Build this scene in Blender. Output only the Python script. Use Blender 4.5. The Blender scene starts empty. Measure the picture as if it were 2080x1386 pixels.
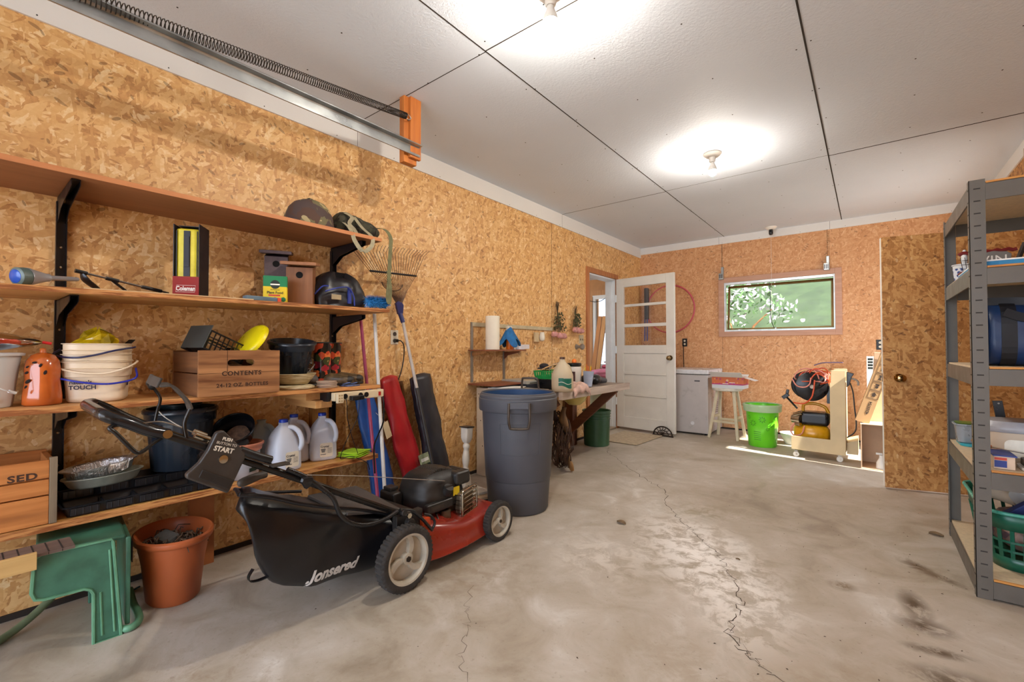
import bpy, math, random
from mathutils import Vector, Matrix, noise as mnoise
S = bpy.context.scene
COL = S.collection
PI = math.pi
def V(*a): return Vector(a if len(a) > 1 else a[0])

# ---------------------------------------------------------------- camera
cam = bpy.data.objects.new('camera', bpy.data.cameras.new('camera'))
COL.objects.link(cam)
cam.data.sensor_width = 36.0
cam.data.lens = 910.71 / 2080 * 36
cam.data.clip_start = 0.02
_r = Vector((0.78304, 0.62197, -0.00163)); _u = Vector((0.01246, -0.01306, 0.99984)); _f = Vector((-0.62184, 0.78293, 0.01798))
cam.matrix_world = Matrix(((_r.x, _u.x, -_f.x, 2.53), (_r.y, _u.y, -_f.y, 0.0), (_r.z, _u.z, -_f.z, 1.01), (0, 0, 0, 1)))
S.camera = cam
S.view_settings.view_transform = 'Standard'
S.view_settings.look = 'None'
S.view_settings.gamma = 1.0
S.view_settings.use_curve_mapping = False
S.view_settings.exposure = 0.34

# ---------------------------------------------------------------- daylight
# the sky is brighter behind the camera, on the side of the open garage door
w = bpy.data.worlds.new('world'); S.world = w; w.use_nodes = True
wn = w.node_tree; wn.nodes.clear()
_o = wn.nodes.new('ShaderNodeOutputWorld'); _b = wn.nodes.new('ShaderNodeBackground'); _tc = wn.nodes.new('ShaderNodeTexCoord')
_m = wn.nodes.new('ShaderNodeMapRange')
_d = wn.nodes.new('ShaderNodeVectorMath'); _d.operation = 'DOT_PRODUCT'; _d.inputs[1].default_value = (.7, -1, 0)
wn.links.new(_tc.outputs['Generated'], _d.inputs[0]); wn.links.new(_d.outputs['Value'], _m.inputs[0])
_m.inputs[1].default_value = -.35; _m.inputs[2].default_value = .45; _m.inputs[3].default_value = 1.6; _m.inputs[4].default_value = 6.0
wn.links.new(_m.outputs[0], _b.inputs[1]); _b.inputs[0].default_value = (.74, .84, 1, 1); wn.links.new(_b.outputs[0], _o.inputs[0])
sun = bpy.data.objects.new('sun', bpy.data.lights.new('sun', 'SUN')); COL.objects.link(sun)
sun.data.energy = 16.0; sun.data.angle = 0.012; sun.data.color = (1, .95, .86)
sun.rotation_euler = Vector((-1, .15, -.92)).to_track_quat('-Z', 'Y').to_euler(); sun.location = (6, 3.5, 3)
def portal(loc, d, sx, sy):
    l = bpy.data.lights.new('portal', 'AREA'); l.shape = 'RECTANGLE'; l.size = sx; l.size_y = sy; l.cycles.is_portal = True
    o = bpy.data.objects.new('daylight_portal', l); COL.objects.link(o); o.location = loc
    o.rotation_euler = Vector(d).to_track_quat('-Z', 'Z').to_euler(); return o
portal((1.7, -1.98, 1.1), (0, 1, 0), 3.1, 2.15)
portal((3.47, 5.08, 0.95), (-1, 0, 0), .8, 1.85)
portal((1.68, 6.19, 1.54), (0, -1, 0), 1.15, .6)

# ---------------------------------------------------------------- mesh builder
def rotm(rx=0, ry=0, rz=0): return Matrix.Rotation(rz, 4, 'Z') @ Matrix.Rotation(ry, 4, 'Y') @ Matrix.Rotation(rx, 4, 'X')
def TR(loc=(0, 0, 0), rx=0, ry=0, rz=0, s=1): return Matrix.Translation(loc) @ rotm(rx, ry, rz) @ (Matrix.Diagonal((s, s, s, 1)) if not hasattr(s, '__len__') else Matrix.Diagonal((*s, 1)))
class MB:
    def __init__(s, T=None): s.v = []; s.f = []; s.m = []; s.cur = 0; s.T = T or Matrix()
    def slot(s, i): s.cur = i; return s
    def add(s, vs, fs, T=None):
        T = s.T @ T if T is not None else s.T
        k = len(s.v); s.v += [T @ Vector(p) for p in vs]; s.f += [tuple(k + i for i in f) for f in fs]; s.m += [s.cur] * len(fs); return s
    def box(s, x0, y0, z0, x1, y1, z1, T=None):
        return s.add([(x0, y0, z0), (x1, y0, z0), (x1, y1, z0), (x0, y1, z0), (x0, y0, z1), (x1, y0, z1), (x1, y1, z1), (x0, y1, z1)],
                     [(0, 3, 2, 1), (4, 5, 6, 7), (0, 1, 5, 4), (1, 2, 6, 5), (2, 3, 7, 6), (3, 0, 4, 7)], T)
    def cbox(s, c, d, T=None): return s.box(c[0] - d[0] / 2, c[1] - d[1] / 2, c[2] - d[2] / 2, c[0] + d[0] / 2, c[1] + d[1] / 2, c[2] + d[2] / 2, T)
    def bar(s, a, b, w, h, up=(0, 0, 1)):
        a = Vector(a); b = Vector(b); d = (b - a); L = d.length; d.normalize(); up = Vector(up)
        x = d.cross(up)
        if x.length < 1e-4: x = d.cross(Vector((1, 0, 0)))
        x.normalize(); z = x.cross(d)
        vs = [a + d * t + x * (i * w / 2) + z * (j * h / 2) for t in (0, L) for i, j in ((-1, -1), (1, -1), (1, 1), (-1, 1))]
        return s.add(vs, [(3, 2, 1, 0), (4, 5, 6, 7), (0, 1, 5, 4), (1, 2, 6, 5), (2, 3, 7, 6), (3, 0, 4, 7)])
    def tube(s, pts, r, n=8, cap=True, closed=False, flat=None):
        pts = [Vector(p) for p in pts]; m = len(pts); rs = r if hasattr(r, '__len__') else [r] * m
        vs = []; fs = []; nrm = None
        for i, p in enumerate(pts):
            if closed: d = pts[(i + 1) % m] - pts[i - 1]
            else: d = pts[min(i + 1, m - 1)] - pts[max(i - 1, 0)]
            if d.length < 1e-9: d = Vector((0, 0, 1))
            d.normalize()
            if nrm is None:
                nrm = d.cross(Vector((0, 0, 1)))
                if nrm.length < .1: nrm = d.cross(Vector((0, 1, 0)))
            nrm = nrm - d * nrm.dot(d)
            if nrm.length < 1e-6: nrm = d.orthogonal()
            nrm.normalize(); b = d.cross(nrm)
            for k in range(n):
                a = 2 * PI * k / n; fz = flat or 1
                vs.append(p + (nrm * math.cos(a) + b * math.sin(a) * fz) * rs[i])
        q = m if closed else m - 1
        for i in range(q):
            for k in range(n):
                a = i * n + k; b2 = i * n + (k + 1) % n; c = ((i + 1) % m) * n + (k + 1) % n; d2 = ((i + 1) % m) * n + k
                fs.append((a, b2, c, d2))
        if cap and not closed: fs.append(tuple(range(n))[::-1]); fs.append(tuple((m - 1) * n + k for k in range(n)))
        return s.add(vs, fs)
    def cyl(s, a, b, r, r2=None, n=20): return s.tube([a, b], [r, r if r2 is None else r2], n)
    def lathe(s, prof, n=28, c=(0, 0, 0), sx=1, sy=1, T=None, fn=None, sq=0, op=False):
        vs = []; fs = []; m = len(prof); op = op or tuple(prof[0]) == tuple(prof[-1])
        for j, (r, z) in enumerate(prof):
            for k in range(n):
                a = 2 * PI * k / n; ca, sa = math.cos(a), math.sin(a)
                q = 1.0
                if sq: q = 1 / (abs(ca) ** sq + abs(sa) ** sq) ** (1 / sq)
                rr = r * (fn(a, j, z) if fn else 1) * q
                vs.append((c[0] + rr * ca * sx, c[1] + rr * sa * sy, c[2] + z))
        for j in range(m - 1):
            for k in range(n): fs.append((j * n + k, j * n + (k + 1) % n, (j + 1) * n + (k + 1) % n, (j + 1) * n + k))
        if prof[0][0] > 1e-6 and not op: fs.append(tuple(range(n))[::-1])
        if prof[-1][0] > 1e-6 and not op: fs.append(tuple((m - 1) * n + k for k in range(n)))
        return s.add(vs, fs, T)
    def prism(s, poly, t0, t1, ax='z', T=None):
        def P(p, t): return (p[0], p[1], t) if ax == 'z' else (t, p[0], p[1]) if ax == 'x' else (p[0], t, p[1])
        n = len(poly); vs = [P(p, t0) for p in poly] + [P(p, t1) for p in poly]
        fs = [tuple(range(n))[::-1], tuple(range(n, 2 * n))] + [(i, (i + 1) % n, n + (i + 1) % n, n + i) for i in range(n)]
        return s.add(vs, fs, T)
    def ball(s, c, r, n=14, m=9, sx=1, sy=1, sz=1, T=None, fn=None):
        prof = [(max(1e-7, r * math.sin(PI * j / m)), -r * math.cos(PI * j / m)) for j in range(m + 1)]
        T2 = Matrix.Translation(c) @ (T or Matrix()) @ Matrix.Diagonal((sx, sy, sz, 1))
        return s.lathe(prof, n, T=T2, fn=fn)
    def grid(s, fn, nu, nv, closed=False):
        vs = [fn(i / (nu if closed else nu - 1), j / (nv - 1)) for j in range(nv) for i in range(nu)]; fs = []
        for j in range(nv - 1):
            for i in range(nu if closed else nu - 1):
                a = j * nu + i; b = j * nu + (i + 1) % nu; fs.append((a, b, b + nu, a + nu))
        return s.add(vs, fs)
    def ribbon(s, pts, w, side, t=.002):
        pts = [Vector(p) for p in pts]; side = Vector(side).normalized(); m = len(pts)
        vs = []
        for i, p in enumerate(pts):
            d = (pts[min(i + 1, m - 1)] - pts[max(i - 1, 0)]).normalized(); sd = side - d * side.dot(d); sd.normalize(); nn = d.cross(sd)
            vs += [p + sd * w / 2 + nn * t / 2, p + sd * w / 2 - nn * t / 2, p - sd * w / 2 - nn * t / 2, p - sd * w / 2 + nn * t / 2]
        fs = [(0, 1, 2, 3), tuple(4 * (m - 1) + k for k in (3, 2, 1, 0))]
        for i in range(m - 1):
            for k in range(4): fs.append((i * 4 + (k + 1) % 4, i * 4 + k, (i + 1) * 4 + k, (i + 1) * 4 + (k + 1) % 4))
        return s.add(vs, fs)
    def build(s, name, mats, parent=None, smooth=None, bev=0, seg=2, sub=0, solid=0, world=False, org=None):
        me = bpy.data.meshes.new(name)
        vs = s.v
        off = None
        if parent is not None and world:
            Mi = pmat(parent).inverted(); vs = [Mi @ v for v in vs]
        if parent is None:
            if org is None:
                xs = [v.x for v in vs]; ys = [v.y for v in vs]; zs = [v.z for v in vs]
                org = Vector(((min(xs) + max(xs)) / 2, (min(ys) + max(ys)) / 2, min(zs)))
            off = Vector(org); vs = [v - off for v in vs]
        me.from_pydata([tuple(v) for v in vs], [], s.f)
        for mt in (mats if isinstance(mats, (list, tuple)) else [mats]): me.materials.append(mt)
        for p, mi in zip(me.polygons, s.m): p.material_index = mi
        me.validate(); me.update()
        o = bpy.data.objects.new(name, me); COL.objects.link(o)
        if parent is not None: o.parent = parent
        if off is not None: o.location = off
        if smooth is not None:
            for p in me.polygons: p.use_smooth = True
            if smooth < 180:
                import bmesh
                bm = bmesh.new(); bm.from_mesh(me)
                for e in bm.edges:
                    if len(e.link_faces) == 2 and e.calc_face_angle(0) > math.radians(smooth): e.smooth = False
                bm.to_mesh(me); bm.free()
        if solid:
            md = o.modifiers.new('solid', 'SOLIDIFY'); md.thickness = solid; md.offset = 0
        if bev:
            md = o.modifiers.new('bevel', 'BEVEL'); md.width = bev; md.segments = seg; md.limit_method = 'ANGLE'; md.angle_limit = math.radians(38)
        if sub:
            md = o.modifiers.new('sub', 'SUBSURF'); md.levels = sub; md.render_levels = sub
        return o
def pmat(o):
    m = Matrix.Translation(o.location) @ o.rotation_euler.to_matrix().to_4x4()
    return pmat(o.parent) @ m if o.parent else m
def tag(o, label, cat, group=None, kind=None):
    o['label'] = label; o['category'] = cat
    if group: o['group'] = group
    if kind: o['kind'] = kind
    return o
def thing(name, label, cat, loc=(0, 0, 0), rz=0, group=None, rx=0, ry=0):
    o = bpy.data.objects.new(name, None); COL.objects.link(o); o.location = loc; o.rotation_euler = (rx, ry, rz); o.empty_display_size = .05
    return tag(o, label, cat, group)
def struct(o): o['kind'] = 'structure'; return o
def dup(root, loc=None, rz=None, label=None):
    def cp(o, par):
        c = o.copy(); COL.objects.link(c); c.parent = par
        for ch in [q for q in COL.objects if q.parent == o]: cp(ch, c)
        return c
    r = cp(root, None)
    if loc is not None: r.location = loc
    if rz is not None: r.rotation_euler.z = rz
    if label: r['label'] = label
    return r
def text(body, size, mat, parent, M4, name='lettering', world=True, ext=.0003, sx=1, bold=0, align='CENTER', shear=0, space=1):
    cu = bpy.data.curves.new(name, 'FONT'); cu.body = body; cu.size = size; cu.extrude = ext; cu.align_x = align; cu.align_y = 'CENTER'
    cu.offset = bold; cu.shear = shear; cu.resolution_u = 3; cu.space_character = space
    o = bpy.data.objects.new(name, cu); COL.objects.link(o)
    bpy.context.view_layer.update()
    me = bpy.data.meshes.new_from_object(o.evaluated_get(bpy.context.evaluated_depsgraph_get()))
    bpy.data.objects.remove(o); bpy.data.curves.remove(cu)
    M2 = M4 @ Matrix.Diagonal((sx, 1, 1, 1))
    if world and parent is not None: M2 = pmat(parent).inverted() @ M2
    me.transform(M2); me.materials.clear(); me.materials.append(mat)
    o = bpy.data.objects.new(name, me); COL.objects.link(o); o.parent = parent
    return o
def frame(o, xdir, ydir):
    x = Vector(xdir).normalized(); y = Vector(ydir); y = (y - x * y.dot(x)).normalized(); z = x.cross(y)
    return Matrix(((x.x, y.x, z.x, o[0]), (x.y, y.y, z.y, o[1]), (x.z, y.z, z.z, o[2]), (0, 0, 0, 1)))
def arc(c, r, a0, a1, n, ax='xz', sy=1):
    out = []
    for i in range(n + 1):
        a = a0 + (a1 - a0) * i / n; p = r * math.cos(a); q = r * math.sin(a) * sy
        out.append((c[0] + p, c[1], c[2] + q) if ax == 'xz' else (c[0], c[1] + p, c[2] + q) if ax == 'yz' else (c[0] + p, c[1] + q, c[2]))
    return out
def bez(pts, n=8):
    """Catmull-Rom through the points"""
    P = [Vector(p) for p in pts]; P = [P[0] * 2 - P[1]] + P + [P[-1] * 2 - P[-2]]; out = []
    for i in range(1, len(P) - 2):
        for k in range(n):
            t = k / n; a, b, c, d = P[i - 1:i + 3]
            out.append(.5 * ((2 * b) + (c - a) * t + (2 * a - 5 * b + 4 * c - d) * t * t + (3 * b - a - 3 * c + d) * t ** 3))
    out.append(P[-2]); return out
def rrect(w, h, r, n=5, cx=0, cy=0):
    out = []
    for sx, sy, a0 in ((1, 1, 0), (-1, 1, PI / 2), (-1, -1, PI), (1, -1, 1.5 * PI)):
        for i in range(n + 1):
            a = a0 + PI / 2 * i / n; out.append((cx + sx * (w / 2 - r) + r * math.cos(a), cy + sy * (h / 2 - r) + r * math.sin(a)))
    return out

# ---------------------------------------------------------------- materials
def srgb(r, g=None, b=None):
    if g is None: h = r; r, g, b = (h >> 16) & 255, (h >> 8) & 255, h & 255
    f = lambda c: (c / 255 / 12.92) if c / 255 <= .04045 else ((c / 255 + .055) / 1.055) ** 2.4
    return (f(r), f(g), f(b), 1)
class NT:
    def __init__(s, name):
        s.m = bpy.data.materials.new(name); s.m.use_nodes = True; s.t = s.m.node_tree; s.t.nodes.clear()
        s.out = s.n('ShaderNodeOutputMaterial'); s.bs = s.n('ShaderNodeBsdfPrincipled'); s.t.links.new(s.bs.outputs[0], s.out.inputs[0])
        s.tc = s.n('ShaderNodeTexCoord')
    def n(s, ty, **kw):
        x = s.t.nodes.new(ty)
        for k, v in kw.items(): setattr(x, k, v)
        return x
    def l(s, a, b): s.t.links.new(a, b)
    def setin(s, i, v):
        if hasattr(v, 'links') or isinstance(v, bpy.types.NodeSocket): s.l(v, i)
        else: i.default_value = v
    def math(s, op, a, b=None, clamp=False):
        x = s.n('ShaderNodeMath', operation=op, use_clamp=clamp); s.setin(x.inputs[0], a)
        if b is not None: s.setin(x.inputs[1], b)
        return x.outputs[0]
    def mp(s, vec, scale=(1, 1, 1), rot=(0, 0, 0), loc=(0, 0, 0)):
        x = s.n('ShaderNodeMapping'); s.l(vec, x.inputs[0]); x.inputs['Scale'].default_value = scale; x.inputs['Rotation'].default_value = rot; x.inputs['Location'].default_value = loc
        return x.outputs[0]
    def noise(s, vec, scale, det=3, rough=.5, dist=0):
        x = s.n('ShaderNodeTexNoise'); s.l(vec, x.inputs['Vector']); x.inputs['Scale'].default_value = scale; x.inputs['Detail'].default_value = det; x.inputs['Roughness'].default_value = rough; x.inputs['Distortion'].default_value = dist
        return x.outputs[0]
    def vor(s, vec, scale=1, metric='EUCLIDEAN', feat='F1', rnd=1):
        x = s.n('ShaderNodeTexVoronoi', distance=metric, feature=feat); s.l(vec, x.inputs['Vector']); x.inputs['Scale'].default_value = scale; x.inputs['Randomness'].default_value = rnd
        return x
    def ramp(s, f, stops, interp='LINEAR'):
        x = s.n('ShaderNodeValToRGB'); x.color_ramp.interpolation = interp; s.l(f, x.inputs[0]); e = x.color_ramp.elements
        while len(e) < len(stops): e.new(.5)
        for k, (p, c) in enumerate(stops): e[k].position = p; e[k].color = c if len(c) == 4 else (*c, 1)
        return x.outputs[0]
    def mix(s, f, a, b, bt='MIX'):
        x = s.n('ShaderNodeMix', data_type='RGBA', blend_type=bt); s.setin(x.inputs[0], f); s.setin(x.inputs[6], a); s.setin(x.inputs[7], b); return x.outputs[2]
    def mrange(s, v, a, b, c=0, d=1):
        x = s.n('ShaderNodeMapRange'); s.setin(x.inputs[0], v); x.inputs[1].default_value = a; x.inputs[2].default_value = b; x.inputs[3].default_value = c; x.inputs[4].default_value = d; return x.outputs[0]
    def bump(s, h, st, dist=.01):
        x = s.n('ShaderNodeBump'); x.inputs['Strength'].default_value = st; x.inputs['Distance'].default_value = dist; s.l(h, x.inputs['Height']); s.l(x.outputs[0], s.bs.inputs['Normal'])
    def fin(s, col, rough=.6, metal=0, **kw):
        s.setin(s.bs.inputs['Base Color'], col); s.setin(s.bs.inputs['Roughness'], rough); s.setin(s.bs.inputs['Metallic'], metal)
        for k, v in kw.items(): s.setin(s.bs.inputs[k.replace('_', ' ')], v)
        return s.m
def dk(c, f): return (c[0] * f, c[1] * f, c[2] * f, 1)
def pm(name, col, rough=.5, metal=0, var=.12, scale=14, bump=.0, bscale=60, **kw):
    """plain surface with slight mottling"""
    t = NT(name); col = srgb(col) if isinstance(col, int) else col
    ob = t.tc.outputs['Object']
    n = t.noise(ob, scale, 4)
    c = t.mix(t.mrange(n, .35, .65), dk(col, 1 - var), tuple(min(1, q * (1 + var)) for q in col[:3]) + (1,))
    if bump: t.bump(t.noise(ob, bscale, 3), bump, .004)
    r = t.mrange(n, .3, .7, max(.02, rough - .06), min(1, rough + .06))
    return t.fin(c, r, metal, **kw)
def wood(name, a, b, axis='y', sc=1, rough=.6, knots=0, bump=.15, dark=None, contrast=(.35, .65)):
    t = NT(name); ob = t.tc.outputs['Object']; a = srgb(a); b = srgb(b)
    s = {'x': (1.2, 16, 16), 'y': (16, 1.2, 16), 'z': (16, 16, 1.2)}[axis]; s = tuple(q * sc for q in s)
    v = t.mp(ob, s); n = t.noise(v, 1.6, 5, .6, .6); n2 = t.noise(t.mp(ob, tuple(q * 5 for q in s)), 1, 3)
    c = t.ramp(t.math('ADD', t.math('MULTIPLY', n, .75), t.math('MULTIPLY', n2, .25)), [(contrast[0], a), (contrast[1], b)])
    if dark is not None:
        m = t.mrange(t.noise(t.mp(ob, tuple(q * .35 for q in s)), 1.5, 4, .6), .52, .68); c = t.mix(m, c, srgb(dark))
    t.bump(n2, bump, .002)
    return t.fin(c, rough)
def osb(name, plane, stops, fl=1.0, dark=.5, mixk=1.0, rough=.62):
    t = NT(name); ob = t.tc.outputs['Object']
    sw = {'yz': (1, 2, 0), 'xz': (0, 2, 1)}[plane]
    sp = t.n('ShaderNodeSeparateXYZ'); t.l(ob, sp.inputs[0]); cb = t.n('ShaderNodeCombineXYZ')
    t.l(sp.outputs[sw[0]], cb.inputs[0]); t.l(sp.outputs[sw[1]], cb.inputs[1]); uv = cb.outputs[0]
    wob = t.n('ShaderNodeTexNoise'); t.l(uv, wob.inputs['Vector']); wob.inputs['Scale'].default_value = 9; wob.inputs['Detail'].default_value = 3
    w2 = t.n('ShaderNodeVectorMath', operation='MULTIPLY_ADD'); t.l(wob.outputs['Color'], w2.inputs[0]); w2.inputs[1].default_value = (.02, .02, 0); t.l(uv, w2.inputs[2]); uvw = w2.outputs[0]
    cur = None
    for i, (ang, sx, sy, th) in enumerate(((.3, 20, 40, 0), (1.9, 22, 48, .42), (1.05, 24, 44, .45), (2.65, 21, 50, .5), (.1, 25, 75, .6), (1.5, 25, 80, .72), (2.2, 22, 70, .78))):
        v = t.vor(t.mp(t.mp(uvw, (1, 1, 1), (0, 0, ang)), (sx * fl, sy * fl, 1), (0, 0, 0), (i * 3.1, i * 1.7, 0)), 1, 'CHEBYCHEV' if i % 2 else 'MANHATTAN')
        s2 = t.n('ShaderNodeSeparateColor'); t.l(v.outputs['Color'], s2.inputs[0])
        if cur is None: cur = s2.outputs[0]
        else:
            m = t.math('GREATER_THAN', s2.outputs[1], th)
            x = t.n('ShaderNodeMix', data_type='FLOAT'); t.l(m, x.inputs[0]); t.l(cur, x.inputs[2]); t.l(s2.outputs[0], x.inputs[3]); cur = x.outputs[0]
    fine = t.noise(uv, 70, 3)
    val = t.math('ADD', t.math('MULTIPLY', t.math('SUBTRACT', cur, .5), mixk), .5)
    val = t.math('ADD', val, t.math('MULTIPLY', t.math('SUBTRACT', fine, .5), .35))
    c = t.ramp(val, [(p, srgb(h)) for p, h in stops])
    dv = t.vor(t.mp(t.mp(uvw, (1, 1, 1), (0, 0, .5)), (18 * fl, 55 * fl, 1), (0, 0, 0), (9, 3, 0)), 1); ds = t.n('ShaderNodeSeparateColor'); t.l(dv.outputs['Color'], ds.inputs[0])
    dm = t.math('MULTIPLY', t.math('GREATER_THAN', ds.outputs[0], .955), t.math('LESS_THAN', dv.outputs['Distance'], .33))
    c = t.mix(t.math('MULTIPLY', dm, dark), c, srgb(0x5c3418))
    for q, (an, fx) in enumerate(((1.7, 26), (2.7, 22), (1.1, 34))):
        ev = t.vor(t.mp(t.mp(uvw, (1, 1, 1), (0, 0, an)), (fx * fl, fx * 2.4 * fl, 1), (0, 0, 0), (q * 7.7, 5, 0)), 1); es = t.n('ShaderNodeSeparateColor'); t.l(ev.outputs['Color'], es.inputs[0])
        c = t.mix(t.math('MULTIPLY', t.math('MULTIPLY', t.math('GREATER_THAN', es.outputs[0], .95), t.math('LESS_THAN', ev.outputs['Distance'], .33)), dark * (1 if q else .45)), c, srgb(0x5c3418 if q else 0xf2dcb0))
    big = t.noise(uv, 1.3, 3); c = t.mix(t.mrange(big, .3, .7, 0, .22), c, dk(srgb(stops[1][1]), 1), 'MULTIPLY') if False else c
    t.bump(cur, .12, .003)
    return t.fin(c, rough)
# ---------------------------------------------------------------- the shell materials
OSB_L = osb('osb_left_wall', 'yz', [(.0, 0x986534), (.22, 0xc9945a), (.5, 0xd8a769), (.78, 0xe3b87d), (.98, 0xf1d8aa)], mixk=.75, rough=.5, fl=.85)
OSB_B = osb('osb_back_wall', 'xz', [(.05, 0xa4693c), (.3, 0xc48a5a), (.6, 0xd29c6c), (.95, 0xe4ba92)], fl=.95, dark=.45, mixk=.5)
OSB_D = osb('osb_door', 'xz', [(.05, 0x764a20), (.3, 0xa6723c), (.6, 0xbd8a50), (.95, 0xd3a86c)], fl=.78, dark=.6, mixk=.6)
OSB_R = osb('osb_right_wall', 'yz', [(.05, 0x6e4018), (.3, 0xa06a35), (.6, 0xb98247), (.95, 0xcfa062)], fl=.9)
def concrete():
    t = NT('concrete_floor'); ob = t.tc.outputs['Object']
    n1 = t.noise(ob, 1.1, 6, .62, .4); n2 = t.noise(ob, 4.5, 6, .65, .8); n3 = t.noise(ob, 60, 3)
    c = t.ramp(t.math('ADD', t.math('MULTIPLY', n1, .5), t.math('MULTIPLY', n2, .5)), [(.34, srgb(0x8f816f)), (.45, srgb(0xa99d8c)), (.56, srgb(0xb8aea1)), (.70, srgb(0xd4cfc8))])
    c = t.mix(t.mrange(n3, .62, .75, 0, .35), c, srgb(0x7f6c55))
    nn = t.noise(ob, 11, 8, .72, .5)
    def blob(x, y, rx, ry, ang, col, k, lo=.45):
        nonlocal c
        v = t.n('ShaderNodeVectorMath', operation='SUBTRACT'); t.l(ob, v.inputs[0]); v.inputs[1].default_value = (x, y, 0)
        r = t.mp(v.outputs[0], (1, 1, 1), (0, 0, -ang)); r2 = t.mp(r, (1 / rx, 1 / ry, 0))
        ln = t.n('ShaderNodeVectorMath', operation='LENGTH'); t.l(r2, ln.inputs[0])
        m = t.math('MULTIPLY', t.mrange(ln.outputs['Value'], 1.15, .2), t.mrange(nn, lo, lo + .13)); c = t.mix(t.math('MULTIPLY', m, k), c, srgb(col))
    blob(1.85, 2.35, .60, .30, 2.2, 0xefeae4, 1, .42); blob(2.1, 2.0, .42, .22, 2.2, 0xece7e0, .9, .46); blob(1.5, 2.0, .3, .3, 0, 0xded6cc, .6); blob(2.15, 1.75, .25, .15, 2.0, 0xeee9e2, .8, .46)
    blob(2.70, 2.80, .11, .05, -.9, 0x6a5844, 1, .38); blob(2.77, 2.73, .10, .03, -.6, 0x6a5844, .9, .36)
    blob(2.66, 2.38, .05, .14, .15, 0x5b4a39, 1, .34); blob(2.68, 2.22, .09, .07, 0, 0x5b4a39, .95, .36); blob(2.70, 2.06, .10, .035, .2, 0x5f4e3c, 1, .4)
    blob(2.72, 1.9, .15, .08, .3, 0x5b4a39, .9, .42); blob(2.43, 2.38, .055, .05, 0, 0x77634a, 1, .38); blob(1.7, 2.9, .35, .2, .6, 0x8d8064, .6)
    blob(1.1, 1.5, .3, .5, 0, 0x8d7a60, .5); blob(2.3, 1.5, .5, .5, 0, 0x97836a, .6); blob(1.0, .5, .5, .4, 0, 0x8f7b62, .5, .5)
    t.bump(t.math('ADD', n3, n2), .12, .004)
    return t.fin(c, t.mrange(n2, .3, .7, .42, .7))
FLOOR = concrete()
def drywall(name, col, b=.6):
    t = NT(name); ob = t.tc.outputs['Object']
    n = t.noise(t.mp(ob, (1, 1, 1)), 75, 3, .6); n2 = t.noise(ob, 1.2, 3)
    t.bump(n, b, .004); c = srgb(col)
    return t.fin(t.mix(t.mrange(n2, .3, .7), dk(c, .94), c), .75)
CEIL = drywall('ceiling_drywall', 0xd4dbe5); TRIMW = drywall('white_trim', 0xe0ddd9, .1)
DARK = pm('dark_gap', 0x2a2018, .9); CRACK = pm('crack_dark', 0x4e4236, .9)
TRIMB = wood('brown_trim_wood', 0x9c6038, 0xb87848, 'z'); WINTR = wood('pinkish_window_trim', 0xb08268, 0xc4967c, 'x', rough=.5)
WHITEP = pm('white_door_paint', 0xd9d5cb, .42, var=.04, scale=6); JAMB = pm('white_jamb_paint', 0xdfe5e8, .45, var=.03)
STUD = wood('stud_pine', 0x8a5a30, 0xb07c48, 'z')
# ---------------------------------------------------------------- the shell
X1, Y0, Y1, ZC = 3.39, -2.0, 6.13, 2.435
O0 = (0, 0, 0)
b = MB(); b.box(-.12, Y0, -.12, 3.6, Y1 + .12, 0)
b.slot(1)
def crackline(b, pts, w, seed, z0=.0001, z1=.0012, jit=.018):
    rnd = random.Random(seed); P = []
    for a, c in zip(pts[:-1], pts[1:]):
        for k in range(9):
            t = k / 9; P.append(Vector((a[0] + (c[0] - a[0]) * t + rnd.uniform(-jit, jit), a[1] + (c[1] - a[1]) * t + rnd.uniform(-jit, jit), z0)))
    vs = []; fs = []
    for i, p in enumerate(P):
        d = (P[min(i + 1, len(P) - 1)] - P[max(0, i - 1)]).normalized(); s_ = Vector((-d.y, d.x, 0)) * w * rnd.uniform(.5, 1.3)
        vs += [p + s_ + Vector((0, 0, .0006)), p - s_ + Vector((0, 0, .0006))]
    for i in range(len(P) - 1): fs.append((2 * i, 2 * i + 1, 2 * i + 3, 2 * i + 2))
    b.add(vs, fs)
crackline(b, [(.449, 4.218), (.5, 4.05), (.8, 3.736), (1.1, 3.42), (1.374, 3.212), (1.5, 2.9), (1.617, 2.742), (1.74, 2.6), (1.843, 2.481), (1.95, 2.36), (2.026, 2.198), (2.106, 2.03), (2.135, 1.9), (2.118, 1.753), (2.225, 1.642), (2.315, 1.587), (2.45, 1.4)], .0017, 3)
crackline(b, [(2.118, 1.753), (2.19, 1.69), (2.25, 1.62)], .0009, 5)
crackline(b, [(1.208, 1.394), (1.30, 1.27), (1.369, 1.198), (1.461, 1.068), (1.566, .995)], .0008, 8)
struct(b.build('floor', [FLOOR, CRACK], org=O0))
# ceiling with board seams and screw heads
b = MB(); b.box(-.12, Y0, ZC, 3.6, Y1 + .12, ZC + .1); b.slot(1)
sz = ZC - .0012
for x, wd in ((1.115, .003), (2.318, .004)): b.box(x - wd, Y0, sz, x + wd, Y1, sz + .0008)
for x0, x1, y, wd in ((0, 1.115, 4.03, .003), (1.115, 2.318, 4.015, .0015), (2.318, X1, 4.03, .005), (0, 1.115, 1.585, .0022), (1.115, 2.318, 1.58, .003), (2.318, X1, 1.58, .003)): b.box(x0, y - wd, sz, x1, y + wd, sz + .0008)
rn = random.Random(4)
for xx in (.3, .7, 1.09, 1.14, 1.5, 1.9, 2.295, 2.345, 2.75, 3.1):
    for k in range(14):
        yy = -.3 + k * .46 + rn.uniform(-.05, .05); xq = xx + rn.uniform(-.02, .02); b.cyl((xq, yy, sz), (xq, yy, sz + .001), .0038, n=6)
struct(b.build('ceiling', [CEIL, DARK], org=O0))
DY0, DY1, DZ = 4.60, 5.32, 1.90
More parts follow.
